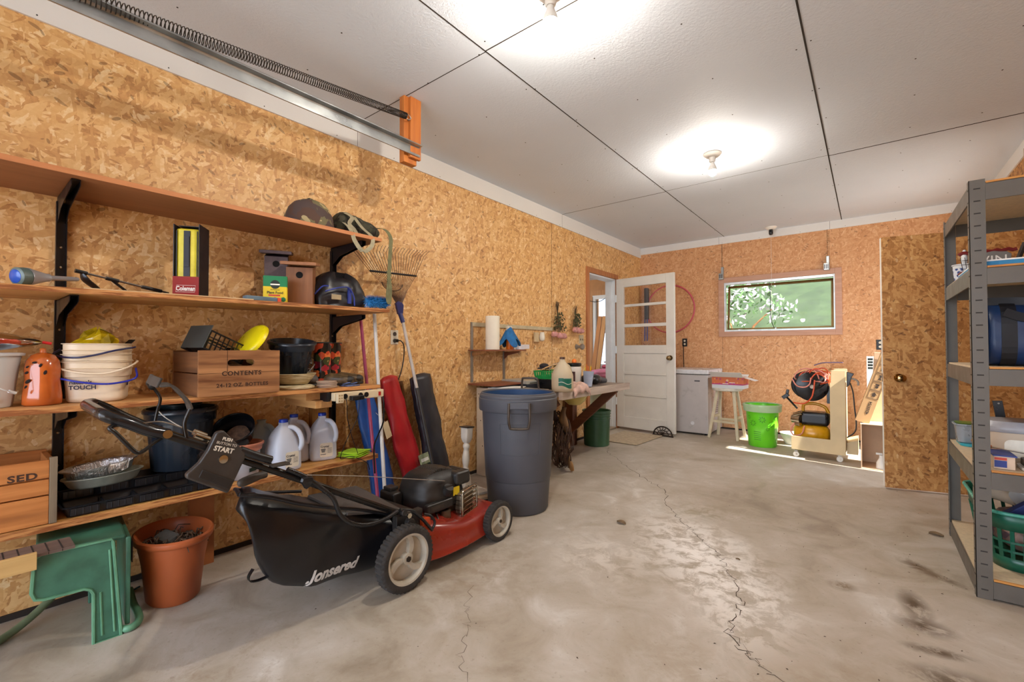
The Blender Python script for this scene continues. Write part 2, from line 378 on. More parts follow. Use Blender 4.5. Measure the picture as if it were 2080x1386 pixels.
b = MB(); b.box(-.12, Y0, 0, 0, DY0, ZC); b.box(-.12, DY1, 0, 0, Y1 + .12, ZC); b.box(-.12, DY0, DZ, 0, DY1, ZC)
b.slot(1); b.box(-.0005, 3.838, 0.5, .0006, 3.842, 2.33)
struct(b.build('wall_left', [OSB_L, DARK], org=O0))
WX0, WX1, WZ0, WZ1 = 1.105, 2.25, 1.225, 1.845
b = MB(); b.box(-.12, Y1, 0, WX0, Y1 + .12, ZC); b.box(WX1, Y1, 0, 3.6, Y1 + .12, ZC); b.box(WX0, Y1, 0, WX1, Y1 + .12, WZ0); b.box(WX0, Y1, WZ1, WX1, Y1 + .12, ZC)
b.slot(1)
for x in (1.08, 2.2): b.box(x, Y1 - .0006, 0, x + .002, Y1 + .0004, 1.16); b.box(x, Y1 - .0006, 1.88, x + .002, Y1 + .0004, 2.33)
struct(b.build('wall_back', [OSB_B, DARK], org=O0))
RY0, RY1, RZ = 4.62, 5.55, 1.95
b = MB(); b.box(X1, Y0, 0, X1 + .12, RY0, ZC); b.box(X1, RY1, 0, X1 + .12, Y1 + .12, ZC); b.box(X1, RY0, RZ, X1 + .12, RY1, ZC)
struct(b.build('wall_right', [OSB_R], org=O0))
b = MB(); b.box(-.12, Y0 - .1, 2.2, 3.6, Y0, ZC + .1); b.box(-.12, Y0 - .1, 0, .12, Y0, 2.2); b.box(3.3, Y0 - .1, 0, 3.6, Y0, 2.2)
struct(b.build('wall_front', [OSB_L], org=O0))
# white drywall strip between the wood and the ceiling
b = MB(); b.box(-.001, Y0, 2.30, .010, Y1, ZC); b.slot(1)
for yy in (1.6, 4.03): b.box(.009, yy, 2.30, .0104, yy + .002, ZC)
for k in range(14): b.cyl((.0096, k * .42 + .2, 2.315), (.0108, k * .42 + .2, 2.315), .003, n=6)
struct(b.build('trim_1', [TRIMW, DARK], org=O0))
b = MB(); b.box(0, Y1 - .010, 2.345, X1, Y1 + .001, ZC); b.slot(1)
for xx in (1.05, 2.21): b.box(xx, Y1 - .0104, 2.345, xx + .002, Y1 - .009, ZC)
for k in range(8): b.cyl((k * .42 + .25, Y1 - .0108, 2.36), (k * .42 + .25, Y1 - .0096, 2.36), .003, n=6)
struct(b.build('trim_2', [TRIMW, DARK], org=O0))
struct(MB().box(X1 - .010, Y0, 2.33, X1 + .001, Y1, ZC).build('trim_3', [TRIMW], org=O0))
# studs in the open right wall
for y in (4.78 - 1.02, 4.36, 3.15): 
    o = MB().box(X1 - .04, y, 0, X1 - .001, y + .045, 2.33).build('trim_4', STUD, bev=.002); struct(o)
# dark base line of the walls
struct(MB().box(.0005, Y0, 0, .012, DY0 - .1, .022).build('baseboard_left', DARK)); struct(MB().box(0, Y1 - .01, 0, X1, Y1 - .0005, .018).build('baseboard_back', DARK))
# door frame on the left wall (door opening to the back room)
b = MB(); b.box(.0005, DY0 - .055, 0, .022, DY0, DZ + .06); b.box(.0005, DY1, 0, .018, DY1 + .05, DZ + .06); b.box(.0005, DY0, DZ, .022, DY1, DZ + .06)
struct(b.build('trim_5', TRIMB, bev=.002))
b = MB(); b.box(-.135, DY1 - .018, 0, 0, DY1 - .0005, DZ); b.box(-.135, DY0 + .0005, 0, 0, DY0 + .018, DZ); b.box(-.135, DY0 + .018, DZ - .018, 0, DY1 - .018, DZ - .0005)
b.box(-.07, DY1 - .028, 0, -.04, DY1 - .018, DZ - .018)
struct(b.build('trim_6', JAMB, bev=.0015))
struct(MB().box(-.13, DY0 + .018, 0.0005, .012, DY1 - .018, .02).build('trim_7', wood('threshold_wood', 0x8a7a66, 0xa39582, 'y'), bev=.004))
# frame of the right-hand door
b = MB(); b.box(X1 - .02, RY0 - .14, 0, X1 - .0005, RY0, RZ + .06); b.box(X1 - .02, RY1, 0, X1 - .0005, RY1 + .06, RZ + .06); b.box(X1 - .02, RY0, RZ, X1 - .0005, RY1, RZ + .06)
struct(b.build('trim_8', TRIMB, bev=.002))

# back room seen through the doorway
BR = pm('back_room_panel', 0xb98a5c, .7, var=.15, scale=3)
BRW = wood('back_room_wood', 0xa9774a, 0xc99a68, 'z')
b = MB(); b.box(-3.2, 3.6, -.12, -.12, 7.7, 0); struct(b.build('trim_9', pm('back_room_floor', 0x9a9088, .8)))
b = MB(); b.box(-3.2, 3.6, 2.3, -.12, 7.7, 2.4); struct(b.build('trim_10', drywall('back_room_ceiling', 0xdfe3e6, .05)))
FWX0, FWX1 = -1.42, -.95
b = MB(); b.box(-3.3, 7.5, 0, FWX0, 7.6, 2.3); b.box(FWX1, 7.5, 0, -.12, 7.6, 2.3); b.box(FWX0, 7.5, 1.95, FWX1, 7.6, 2.3); b.box(FWX0, 7.5, 0, FWX1, 7.6, .72)
b.slot(1); b.box(-3.2, 7.47, 1.98, -.12, 7.5, 2.09); b.box(-1.55, 7.46, 0, -1.47, 7.5, 1.98)
struct(b.build('wall_far', [BR, BRW], org=O0))
b = MB(); b.box(-3.3, 3.6, 0, -3.2, 4.6, 2.3); b.box(-3.3, 6.6, 0, -3.2, 7.6, 2.3); b.box(-3.3, 4.6, 0, -3.2, 6.6, .8); b.box(-3.3, 4.6, 2.0, -3.2, 6.6, 2.3); b.box(-3.3, 3.5, 0, -.12, 3.6, 2.3); b.box(-.14, 6.2, 0, -.12, 7.6, 2.3)  # unseen window opening in the west wall, added to brighten the back room
struct(b.build('wall_side', [BR], org=O0))
b = MB()
b.box(FWX0 - .06, 7.46, .66, FWX0, 7.5, 2.0); b.box(FWX1, 7.46, .66, FWX1 + .06, 7.5, 2.0); b.box(FWX0, 7.46, 1.93, FWX1, 7.5, 2.0); b.box(FWX0, 7.44, .66, FWX1, 7.5, .73)
b.box(FWX0, 7.5, 1.30, FWX1, 7.54, 1.35); b.slot(1); b.box(FWX0, 7.55, .72, FWX1, 7.556, 1.95)
GLASS = NT('window_glass'); 
def glassmat(t, rough=.0, tint=(1, 1, 1, 1), a=.88):
    gl = t.n('ShaderNodeBsdfGlossy'); gl.inputs['Roughness'].default_value = rough; tr = t.n('ShaderNodeBsdfTransparent'); tr.inputs[0].default_value = tint
    fr = t.n('ShaderNodeFresnel'); fr.inputs[0].default_value = 1.5; mx = t.n('ShaderNodeMixShader')
    nz = t.noise(t.tc.outputs['Object'], 4, 2); f = t.math('ADD', fr.outputs[0], t.mrange(nz, .3, .7, 0, .03), True)
    t.l(f, mx.inputs[0]); t.l(tr.outputs[0], mx.inputs[1]); t.l(gl.outputs[0], mx.inputs[2]); t.l(mx.outputs[0], t.out.inputs[0]); return t.m
GL = glassmat(GLASS)
struct(b.build('window_2', [JAMB, GL]))

# ---------------------------------------------------------------- white half-glazed door
HX, HY, DW = .024, 5.335, .775
da = math.atan2(-.105, .76)
dr = bpy.data.objects.new('door_1', None); COL.objects.link(dr); dr.location = (HX, HY, 0); dr.rotation_euler = (0, 0, da); struct(dr)
z0, z1, th = .03, 1.895, .035
b = MB(); rows = [(1.785, 1.566), (1.535, 1.318), (1.28, 1.055)]; pan = [(.955, .725), (.695, .46), (.43, .17)]
b.box(0, -th, z0, .105, 0, z1); b.box(DW - .1, -th, z0, DW, 0, z1)
zz = [z1] + [q for r in rows + pan for q in r] + [z0]
for i in range(0, len(zz), 2): b.box(.105, -th, zz[i + 1], DW - .1, 0, zz[i])
for a_, c_ in pan: b.box(.1045, -th + .012, c_ - .001, DW - .0995, -.012, a_ + .001)
b.build('door_panel', WHITEP, dr, bev=.003)
for a_, c_ in rows: MB().box(.106, -.020, c_ + .001, DW - .101, -.016, a_ - .001).build('pane', GL, dr)
BRASS = pm('dull_brass', 0x8a7350, .3, .9)
kb = MB(); kx = DW - .05
kb.cyl((kx, -th, .905), (kx, -th - .01, .905), .03, n=24); kb.cyl((kx, -th - .01, .905), (kx, -th - .03, .905), .011, n=12); kb.ball((kx, -th - .048, .905), .027, sy=.75)
kb.build('door_knob', BRASS, dr, smooth=40)
for hz in (.35, 1.0, 1.65):
    MB().box(-.018, -th - .003, hz - .045, .004, -.002, hz + .045).cyl((-.006, -th - .006, hz - .048), (-.006, -th - .006, hz + .048), .006, n=10).build('hinge', JAMB, dr)
# ---------------------------------------------------------------- OSB faced door standing open at the right
dl = math.hypot(X1 - 2.612, 4.43 - 4.215)
d2 = bpy.data.objects.new('door_2', None); COL.objects.link(d2); d2.location = (X1 - .025, 4.425, 0); struct(d2)
ang = math.atan2(4.215 - 4.425, 2.612 - (X1 - .025)); d2.rotation_euler = (0, 0, ang); L2 = math.hypot(4.215 - 4.425, 2.612 - X1 + .025)
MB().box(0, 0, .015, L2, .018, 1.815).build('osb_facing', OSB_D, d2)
MB().box(0, -.030, .015, L2, -.0005, 1.815).build('door_core', pm('white_door_edge', 0xe6e2da, .5, var=.04), d2, bev=.002)
kb = MB(); kz = .80; kx = L2 - .085
kb.cyl((kx, .018, kz), (kx, .026, kz), .03, n=24); kb.cyl((kx, .026, kz), (kx, .05, kz), .010, n=12); kb.lathe([(.012, 0), (.024, .012), (.026, .024), (.017, .030), (.001, .030)], 20, T=TR((kx, .05, kz), rx=-PI / 2))
kb.cyl((kx, -.030, kz), (kx, -.05, kz), .012, n=12); kb.ball((kx, -.062, kz), .024)
kb.build('door_knob', pm('polished_brass', 0xb99a68, .12, 1), d2, smooth=40)
MB().box(L2 - .0005, -.022, kz - .03, L2 + .001, -.008, kz + .03).build('latch_plate', BRASS, d2)
# ---------------------------------------------------------------- the window in the back wall
b = MB(); ow = .062
b.box(WX0 - ow, Y1 - .02, WZ0 - ow, WX0, Y1 - .0005, WZ1 + ow); b.box(WX1, Y1 - .02, WZ0 - ow, WX1 + ow, Y1 - .0005, WZ1 + ow)
b.box(WX0, Y1 - .02, WZ0 - ow, WX1, Y1 - .0005, WZ0); b.box(WX0, Y1 - .02, WZ1, WX1, Y1 - .0005, WZ1 + ow)
wn1 = bpy.data.objects.new('window_1', None); COL.objects.link(wn1); wn1.location = (1.68, Y1, 1.5); struct(wn1)
b.build('casing', WINTR, wn1, world=True, bev=.002)
ALU = pm('white_aluminium', 0xd4dade, .35, .3)
b = MB(); q = .014
b.box(WX0 + .001, Y1 - .005, WZ0 + .001, WX0 + q, Y1 + .05, WZ1 - .001); b.box(WX1 - q, Y1 - .005, WZ0 + .001, WX1 - .001, Y1 + .05, WZ1 - .001)
b.box(WX0 + q, Y1 - .005, WZ0 + .001, WX1 - q, Y1 + .05, WZ0 + .02); b.box(WX0 + q, Y1 - .005, WZ1 - .03, WX1 - q, Y1 + .05, WZ1 - .001)
b.build('window_frame', ALU, wn1, world=True, bev=.001)
GOLD = pm('bronze_sash', 0x6b4e1e, .35, .5)
b = MB(TR((WX0 + .02, Y1 + .055, WZ0 + .03), rx=-.14)); sw_, sh_ = WX1 - WX0 - .04, WZ1 - WZ0 - .055
for a_ in ((0, 0, sw_, .012), (0, sh_ - .028, sw_, sh_), (0, 0, .022, sh_), (sw_ - .022, 0, sw_, sh_)): b.box(a_[0], 0, a_[1], a_[2], .022, a_[3])
b.build('sash', GOLD, wn1, world=True)
MB(TR((WX0 + .02, Y1 + .055, WZ0 + .03), rx=-.14)).box(.022, .009, .012, sw_ - .022, .013, sh_ - .028).build('pane', GL, wn1, world=True)
MB().box(1.62, Y1 - .014, WZ0 - .012, 1.70, Y1 + .004, WZ0 + .012).box(1.665, Y1 - .02, WZ0, 1.68, Y1 - .006, WZ0 + .035).build('latch', ALU, wn1, world=True, bev=.002)
# outdoors beyond the window and doors
def grass(name, a, b_):
    t = NT(name); ob = t.tc.outputs['Object']; n = t.noise(ob, 3, 5, .7); n2 = t.noise(ob, 40, 3, .7)
    return t.fin(t.ramp(t.math('ADD', t.math('MULTIPLY', n, .6), t.math('MULTIPLY', n2, .4)), [(.35, srgb(a)), (.65, srgb(b_))]), .9)
GR = grass('lawn_green', 0x1b2a10, 0x384a24)
def hill(u, v):
    x = -.25 + 16 * u; y = 6.3 + 12 * v; return (x, y, -.15 + max(0, v * 6.5 - .3) + .08 * mnoise.noise((x, y, 0)))
o = MB().grid(hill, 40, 24).build('lawn', GR); tag(o, 'green sloping lawn outside the back window', 'lawn'); o['kind'] = 'structure'
b = MB(); b.box(3.6, -12, -.2, 16, 12, -.06); b.box(-14, -12, -.2, 3.6, Y0 - .1, -.06); b.box(-14, Y0-.1, -.2, -3.3, 12, -.06)
struct(b.build('ground', pm('pale_driveway', 0xb9b4aa, .9, scale=3)))
fl = random.Random(21); b = MB()
def leafcl(b, c, r, n, s, slots=(0,), rnd=fl):
    for i in range(n):
        d = Vector((rnd.gauss(0, 1), rnd.gauss(0, 1), rnd.gauss(0, 1))).normalized() * r * rnd.random() ** .5; p = Vector(c) + d
        a = Vector((rnd.gauss(0, 1), rnd.gauss(0, 1), rnd.gauss(0, 1))).normalized() * s; e = a.orthogonal().normalized() * s * .45
        b.slot(rnd.choice(slots)); b.add([p - a, p + e, p + a, p - e], [(0, 1, 2, 3)])
for cx_, cz_, rr, nn_ in ((.9, 2.0, .45, 500), (.5, 1.6, .5, 500), (1.35, 1.7, .3, 200)): leafcl(b, (cx_, 8.6, cz_), rr, int(nn_ * .45), .05, (0, 0, 0, 1, 1))
leafcl(b, (2.6, 9.4, 1.9), .35, 160, .05, (1, 1, 0)); b.slot(2)
b.tube([(.7, 8.6, 0), (.75, 8.6, .9), (.6, 8.6, 1.6)], [.04, .03, .01], 6); b.tube([(.75, 8.6, .9), (1.0, 8.6, 1.4), (1.3, 8.6, 1.7)], [.03, .02, .008], 6); b.tube([(2.5, 9.4, .3), (2.6, 9.4, 1.9)], [.03, .01], 6)
tag(b.build('flowering_shrub', [pm('shrub_leaf', 0x3a5a24, .7), pm('white_blossom', 0xb8b0b4, .8), STUD]), 'white blossoming shrub outside the back window', 'shrub')
# ---------------------------------------------------------------- bulbs
LAMPW = pm('white_ceramic', 0xe8e4dc, .35, var=.03)
def bulbmat():
    t = NT('lit_bulb'); e = t.n('ShaderNodeEmission'); e.inputs[0].default_value = (1, .91, .79, 1); e.inputs[1].default_value = 1150; t.l(e.outputs[0], t.out.inputs[0]); return t.m
BULB = bulbmat()
def ceiling_lamp(x, y, label, lit=True, z=ZC):
    t = thing('ceiling_light', label, 'light', (x, y, z), group=None)
    MB().lathe([(.028, -.03), (.045, -.024), (.062, -.006), (.062, -.0005)][::1], 28).build('base', LAMPW, t, smooth=40)
    if lit:
        MB().lathe([(.018, -.065), (.022, -.06), (.022, -.03)], 20).build('socket', LAMPW, t, smooth=40)
        MB().lathe([(.0005, -.165), (.012, -.163), (.022, -.156), (.029, -.142), (.0308, -.127)], 24).build('bulb', BULB, t, smooth=80)
        MB().lathe([(.0308, -.1268), (.0308, -.120), (.0245, -.098), (.016, -.078), (.014, -.066), (.0005, -.0655)], 24).build('bulb_collar', LAMPW, t, smooth=60)
    return t
ceiling_lamp(1.657, 3.453, 'lit bare bulb on a white ceiling base in the middle of the ceiling')
ceiling_lamp(1.56, 1.47, 'lit bare bulb cut off by the top edge of the picture')
ceiling_lamp(-1.9, 5.6, 'unseen lit bulb added on the ceiling to brighten the back room', z=2.2995)  # out of view, added only to brighten the back room
# ---------------------------------------------------------------- overhead garage-door hardware
GALV = pm('galvanized_steel', 0xa3a6a6, .32, .85, var=.2, scale=8, bump=.05)
BLK = pm('black_painted_steel', 0x17161c, .35, .3, var=.2)
SPR = pm('dark_spring_steel', 0x3a332e, .4, .7)
ORW = wood('orange_lumber', 0xa85c24, 0xc4762f, 'z', rough=.55)
t = thing('hanging_bracket', 'orange wooden post hanging from the ceiling at the end of the door track', 'bracket', (.5, 1.61, 2.05))
MB().box(.475, 1.57, 2.06, .515, 1.66, ZC - .0005).build('post', ORW, t, world=True, bev=.002)
MB().box(.515, 1.60, 2.09, .535, 1.675, ZC - .0005).build('backing_board', ORW, t, world=True, bev=.002)
b = MB(); b.tube(arc((.545, 1.577, 2.30), .014, -PI / 2, 1.5 * PI, 12, 'yz'), .002, 6, closed=False); b.cyl((.515, 1.60, 2.30), (.55, 1.59, 2.30), .004, n=8)
b.build('eye_bolt', GALV, t, world=True)
t = thing('door_track', 'galvanized steel garage door track running under the ceiling', 'track', (.43, -1, 2.15))
b = MB(); prof = [(.40, 2.115), (.40, 2.121), (.3915, 2.121), (.3915, 2.166), (.40, 2.178), (.425, 2.181), (.430, 2.176), (.430, 2.172), (.402, 2.171), (.398, 2.162), (.398, 2.128), (.408, 2.127), (.408, 2.115)]
b.prism([(p[0] + .135, p[1] - .012) for p in prof], -1.9, 1.662, 'y'); b.build('rail', GALV, t, world=True)
for y in (.3, .95, 1.45): MB().cyl((.5255, y, 2.131), (.5325, y, 2.131), .004, n=8).build('rivet', SPR, t, world=True)
sp = []; N = 215
for i in range(N * 8 + 1):
    u = i / (N * 8); a = u * N * 2 * PI; y = 1.56 - (2.4) * (u ** 1.3); zc = 2.30 - .105 * (1.56 - y) ; rr = .0165 + .010 * u
    sp.append((.545 + rr * math.cos(a), y, zc + rr * math.sin(a)))
tag(MB().tube(sp, .0019, 4).build('extension_spring', SPR, smooth=180), 'long dark coil spring stretched beside the door track', 'spring')

# ---------------------------------------------------------------- wall shelving
PLY = wood('plywood_shelf', 0xa9703a, 0xcf9a5e, 'y', .8, rough=.5); PLYE = wood('ply_edge', 0x8a4e22, 0xc58a50, 'y', 3, rough=.6, contrast=(.45, .55))
MDF = wood('brown_hardboard', 0x8a5836, 0x9c6743, 'y', .4, rough=.55); MDFE = wood('hardboard_edge', 0xb87446, 0xc98854, 'y', 1, rough=.6)
SLAB = wood('live_edge_pine', 0xb47838, 0xd9a25c, 'y', .6, rough=.45, dark=0x9a6430)
SH = {}
def shelf(name, z0l, z0r, th, x1, ya, yb, mats, label):
    b = MB(); vs = [(.0015, ya, z0l), (x1, ya, z0l), (x1, yb, z0r), (.0015, yb, z0r), (.0015, ya, z0l + th), (x1, ya, z0l + th), (x1, yb, z0r + th), (.0015, yb, z0r + th)]
    b.add(vs, [(0, 3, 2, 1), (4, 5, 6, 7)]); b.slot(1); k = len(b.v)
    b.f += [(0, 1, 5, 4), (1, 2, 6, 5), (2, 3, 7, 6), (3, 0, 4, 7)]; b.m += [1] * 4
    o = b.build(name, mats, bev=.0012); tag(o, label, 'shelf'); return o
shelf('wall_shelf', 1.618, 1.622, .020, .37, -.7, 1.53, [MDF, MDFE], 'topmost brown wall shelf, the one carrying the camouflage helmet')
shelf('wall_shelf', 1.196, 1.222, .019, .37, -.7, 1.585, [PLY, PLYE], 'second wall shelf from the top, under the birdhouses')
shelf('wall_shelf', .799, .790, .020, .37, -.7, 1.525, [PLY, PLYE], 'third wall shelf from the top, carrying stacked pails and the rubber boots')
shelf('wall_shelf', .380, .380, .025, .30, -.7, 1.56, [SLAB, PLYE], 'lowest wall shelf, a pine plank carrying the milk jugs')
HEAD = pm('steel_screw', 0xb8ac98, .35, .8)
def upright(y, label, z0=.32, zs=(1.618, 1.205, .797)):
    t = thing('shelf_standard', label, 'upright', (0, y, z0))
    b = MB(); b.box(.0005, y - .016, z0, .004, y + .016, 1.60); b.box(.004, y - .016, z0, .022, y - .0135, 1.60); b.box(.004, y + .0135, z0, .022, y + .016, 1.60); b.build('channel', BLK, t, world=True)
    for z in (1.42, 1.34, 1.09, .93, .68, .55, .45): MB().ball((.005, y, z), .0055, 8, 5, sx=.4).build('screw', HEAD, t, world=True, smooth=60)
    for z in zs:
        p = [(.004, z - .10), (.004, z - .001), (.33, z - .001), (.33, z - .022), (.30, z - .03), (.10, z - .06), (.03, z - .10)]
        b = MB(); b.prism([(q[0], q[1]) for q in p], y - .0125, y - .0105, 'y'); b.prism(p, y + .0105, y + .0125, 'y'); b.box(.004, y - .0125, z - .003, .33, y + .0125, z - .0008)
        b.build('bracket', BLK, t, world=True)
    return t
upright(.277, 'black steel shelf upright near the left edge of the picture'); upright(1.44, 'black steel shelf upright behind the rubber boots and under the camouflage bag')
# wooden props under the third and fourth shelf
PINE = wood('pine_block', 0xb98048, 0xd6a468, 'x', .7); PINEV = wood('pine_stud', 0x8a5c2c, 0xb8823f, 'z', .6, dark=0x6e451f)
tag(MB().box(.001, 1.135, .748, .29, 1.225, .788).build('wood_block', PINE, bev=.002), 'upper of the two pine arms holding up the third shelf', 'wood block', None)
tag(MB().box(.001, 1.165, .708, .33, 1.255, .7475).build('wood_block', PINE, bev=.002), 'lower pine arm stacked right above the blue-capped jugs', 'wood block', None)
tag(MB().box(.001, 1.30, .002, .04, 1.39, .378).box(.001, 1.30, .4055, .04, 1.39, .787).build('wall_stud', PINEV, bev=.002), 'upright board on the wall behind the power strip cords', 'board')
tag(MB().box(.30, 1.205, .742, .369, 1.225, .788).build('strip_block', BLK, bev=.002), 'small black block at the left end of the power strip', 'block')
# power strip on the edge of the third shelf
IV = pm('ivory_plastic', 0xd6c3a0, .45, var=.05); BP = pm('black_plastic', 0x141416, .3, var=.2)
t = t_strip = thing('power_strip', 'long ivory power strip screwed to the front edge of the third shelf', 'power strip', (.375, 1.37, .742))
MB().box(.3715, 1.225, .745, .405, 1.522, .787).build('body', IV, t, world=True, bev=.004)
for y in (1.285, 1.375, 1.41):
    MB().cyl((.4052, y, .766), (.4075, y, .766), .0135, n=20).box(.4075, y - .006, .768, .408, y - .003, .774).box(.4075, y + .003, .768, .408, y + .006, .774).build('outlet', BP, t, world=True, smooth=40)
MB().box(.4052, 1.486, .754, .4095, 1.500, .776).build('switch', pm('red_switch', 0xb02018, .3, emission=0) if False else pm('red_switch', 0xb02018, .3), t, world=True, bev=.001)
b = MB(); b.box(.4052, 1.232, .735, .425, 1.266, .785)
b.build('outlet_tap', IV, t, world=True, bev=.003)
b = MB()
for i in range(3):
    for j in range(2): b.box(.4245, 1.238 + j * .013, .742 + i * .014, .4256, 1.246 + j * .013, .750 + i * .014)
b.build('tap_socket', pm('ivory_shadow', 0x9c8560, .6), t, world=True)
tag(MB().box(.4085, 1.305, .744, .440, 1.378, .768).build('power_adapter', BP, bev=.004), 'black power adapter plugged into the ivory strip', 'adapter')
STRIP = t_strip
def cord(pts, r, mt, label, cat='cord', n=8):
    return MB().tube(bez(pts, n), r, 7).build('power_cord', mt, STRIP, world=True, smooth=60)
cord([(.412, 1.285, .76), (.42, 1.287, .72), (.40, 1.30, .66), (.38, 1.325, .60), (.36, 1.36, .52), (.33, 1.40, .46), (.30, 1.43, .42), (.25, 1.45, .412), (.2, 1.50, .408)], .0019, BP, 'thin black cord hanging from the left socket of the power strip')
cord([(.43, 1.35, .744), (.425, 1.352, .70), (.41, 1.35, .64), (.38, 1.33, .57), (.35, 1.315, .50), (.33, 1.305, .44), (.32, 1.32, .424), (.31, 1.38, .424), (.345, 1.45, .385), (.35, 1.47, .34)], .0019, BP, 'thin black cord hanging from the black adapter across the green cloth')
cord([(.40, 1.516, .755), (.405, 1.522, .70), (.39, 1.528, .60), (.34, 1.53, .52), (.31, 1.525, .45), (.31, 1.53, .30)], .0045, BP, 'thick black cord dropping from the right end of the power strip')
# wall outlet with the plugged cable
ALM = pm('almond_plate', 0xd8cdb8, .4, var=.04)
t = thing('wall_outlet', 'white wall outlet beside the rake handle', 'outlet', (0, 1.893, 1.043))
MB().box(.0005, 1.863, 1.043, .006, 1.923, 1.14).build('plate', ALM, t, world=True, bev=.002)
for z in (1.068, 1.114): MB().cyl((.006, 1.893, z), (.0085, 1.893, z), .014, n=18).build('socket', pm('brown_socket', 0x4a3a30, .5), t, world=True, smooth=40)
tag(MB().box(.009, 1.881, 1.057, .035, 1.905, 1.079).tube(bez([(.035, 1.893, 1.068), (.06, 1.905, 1.065), (.065, 1.925, 1.03), (.05, 1.935, .95), (.045, 1.915, .85), (.04, 1.87, .74), (.03, 1.84, .6)], 8), .0042, 8).build('black_cable', BP, bev=.002, smooth=50), 'black cord plugged into the wall outlet and hanging behind the red bag', 'cord')
# ---------------------------------------------------------------- items on the top shelf
def camo(name, cols, sc):
    t = NT(name); ob = t.tc.outputs['Object']; a = t.noise(ob, sc, 2, .5, .8); b_ = t.noise(t.mp(ob, (1, 1, 1), (1, 2, 0), (5, 3, 1)), sc * 1.1, 2, .5, .8)
    c = t.mix(t.math('GREATER_THAN', a, .5), srgb(cols[0]), srgb(cols[1])); c = t.mix(t.math('GREATER_THAN', b_, .53), c, srgb(cols[2])); c = t.mix(t.math('LESS_THAN', b_, .40), c, srgb(cols[3]))
    t.bump(t.noise(ob, 300, 2), .2, .001); return t.fin(c, .85)
CAMO = camo('camouflage_cloth', (0x6c6446, 0x50382c, 0x4a3a36, 0xa8966c), 9); CAMOD = camo('dark_camouflage', (0x2f3022, 0x221c16, 0x3e3c2c, 0x4a4738), 14)
t = thing('military_helmet', 'camouflage covered helmet on the top shelf', 'helmet', (.235, 1.175, 1.641))
b = MB(); prof = [(.128, 0), (.130, .012), (.126, .035), (.120, .07), (.105, .105), (.080, .132), (.045, .148), (.0005, .154)]
b.lathe(prof, 36, fn=lambda a, j, z: 1 + .05 * math.cos(2 * a) + (.05 * max(0, -math.sin(a)) if j < 3 else 0), T=TR(s=(.92, 1.0, 1)))
b.build('cover', CAMO, t, smooth=60)
b = MB(); b.tube(bez([(.118, -.01, .02), (.105, -.012, .09), (.05, -.015, .148), (-.02, -.015, .155)], 6), .005, 6, flat=.3); b.tube([(.119 * math.cos(a) + .0, .126 * math.sin(a), .014) for a in [i * .35 - 1.6 for i in range(10)]], .003, 6)
b.build('strap', pm('olive_webbing', 0x5c583c, .8), t, smooth=60)
OLV = pm('olive_strap', 0x6c6a48, .8, var=.2, scale=30); TANS = pm('tan_strap', 0x9a9074, .8, var=.15, scale=40)
t = thing('camouflage_bag', 'dark camouflage field bag with straps beside the helmet', 'bag', (.2, 1.465, 1.641))
def bagf(u, v):
    a = 2 * PI * u; y = -.145 + .29 * v; e = (1 - abs(2 * v - 1) ** 4) ** .5 if v not in (0, 1) else 0.02
    h = .165 - .065 * v; r = 1 + .10 * mnoise.noise((math.cos(a) * 2, math.sin(a) * 2, v * 6)) + .05 * mnoise.noise((math.cos(a) * 5, math.sin(a) * 5, v * 16))
    return (.085 * math.cos(a) * e * r, y + .012 * math.sin(a), max(0.0, h / 2 + h / 2 * math.sin(a) * e * r * 1.0))
MB().grid(bagf, 40, 30, True).build('body', CAMOD, t, smooth=180)
MB().ribbon(bez([(.06, -.10, .13), (.10, -.08, .10), (.105, -.10, .06), (.11, -.07, .03), (.12, -.06, .003)], 6), .022, (0, 1, .2)).build('strap', TANS, t)
MB().ribbon(bez([(.10, -.13, .06), (.14, -.125, .03), (.165, -.12, -.005), (.172, -.105, -.05), (.174, -.06, -.095), (.174, -.015, -.07), (.172, .005, -.03), (.16, .0, .004), (.12, -.03, .05), (.07, -.05, .115)], 6), .022, (.3, 1, -.3)).build('strap', TANS, t)
MB().ribbon(bez([(.03, .11, .09), (.08, .14, .085), (.13, .14, .05), (.165, .13, .006), (.176, .120, -.04), (.178, .112, -.15), (.180, .105, -.26), (.184, .095, -.34), (.184, .108, -.36), (.182, .113, -.28), (.180, .103, -.18)], 6), .024, (0, 1, .1)).build('strap', OLV, t)
# ---------------------------------------------------------------- items on the second shelf (top face about z = 1.22 .. 1.24)
Z2 = lambda y: 1.196 + (1.222 - 1.196) * (y + .7) / 2.225 + .0195
SIL = pm('silver_plastic', 0xa9acb6, .3, .4); 
t = thing('tire_flashlight', 'grey funnel-shaped light with a round blue face lying on the second shelf', 'flashlight', (.31, .16, Z2(.16)))
M4 = TR((0, 0, .031), rx=-PI / 2 + .10, rz=.55)
def lat(prof, n=28, **k): return MB().lathe(prof, n, T=M4, **k)
lat([(.024, -.028), (.030, -.024), (.031, -.005), (.030, .002)]).build('head', pm('grey_green_plastic', 0x5a6a66, .35), t, smooth=50)
lat([(.0305, .003), (.0305, .008), (.029, .010), (.014, .060), (.0135, .068)]).build('collar', SIL, t, smooth=50)
lat([(.0135, .0685), (.009, .075), (.008, .16), (.006, .165)]).build('handle', SIL, t, smooth=50)
lat([(.0005, -.0300), (.0215, -.0295), (.0225, -.0285), (.0005, -.0283)]).build('blue_lens', pm('blue_lens', 0x1f4fae, .15), t, smooth=50)
t = thing('reacher_tool', 'folding black rod tool with pads leaning along the second shelf', 'tool', (.15, .45, Z2(.45)))
z0 = Z2(.45) + .001
MB().tube([(.19, .295, z0 + .079), (.15, .595, z0 + .026)], .004, 8).build('rod', pm('dark_steel_rod', 0x6a625c, .3, .8), t, world=True)
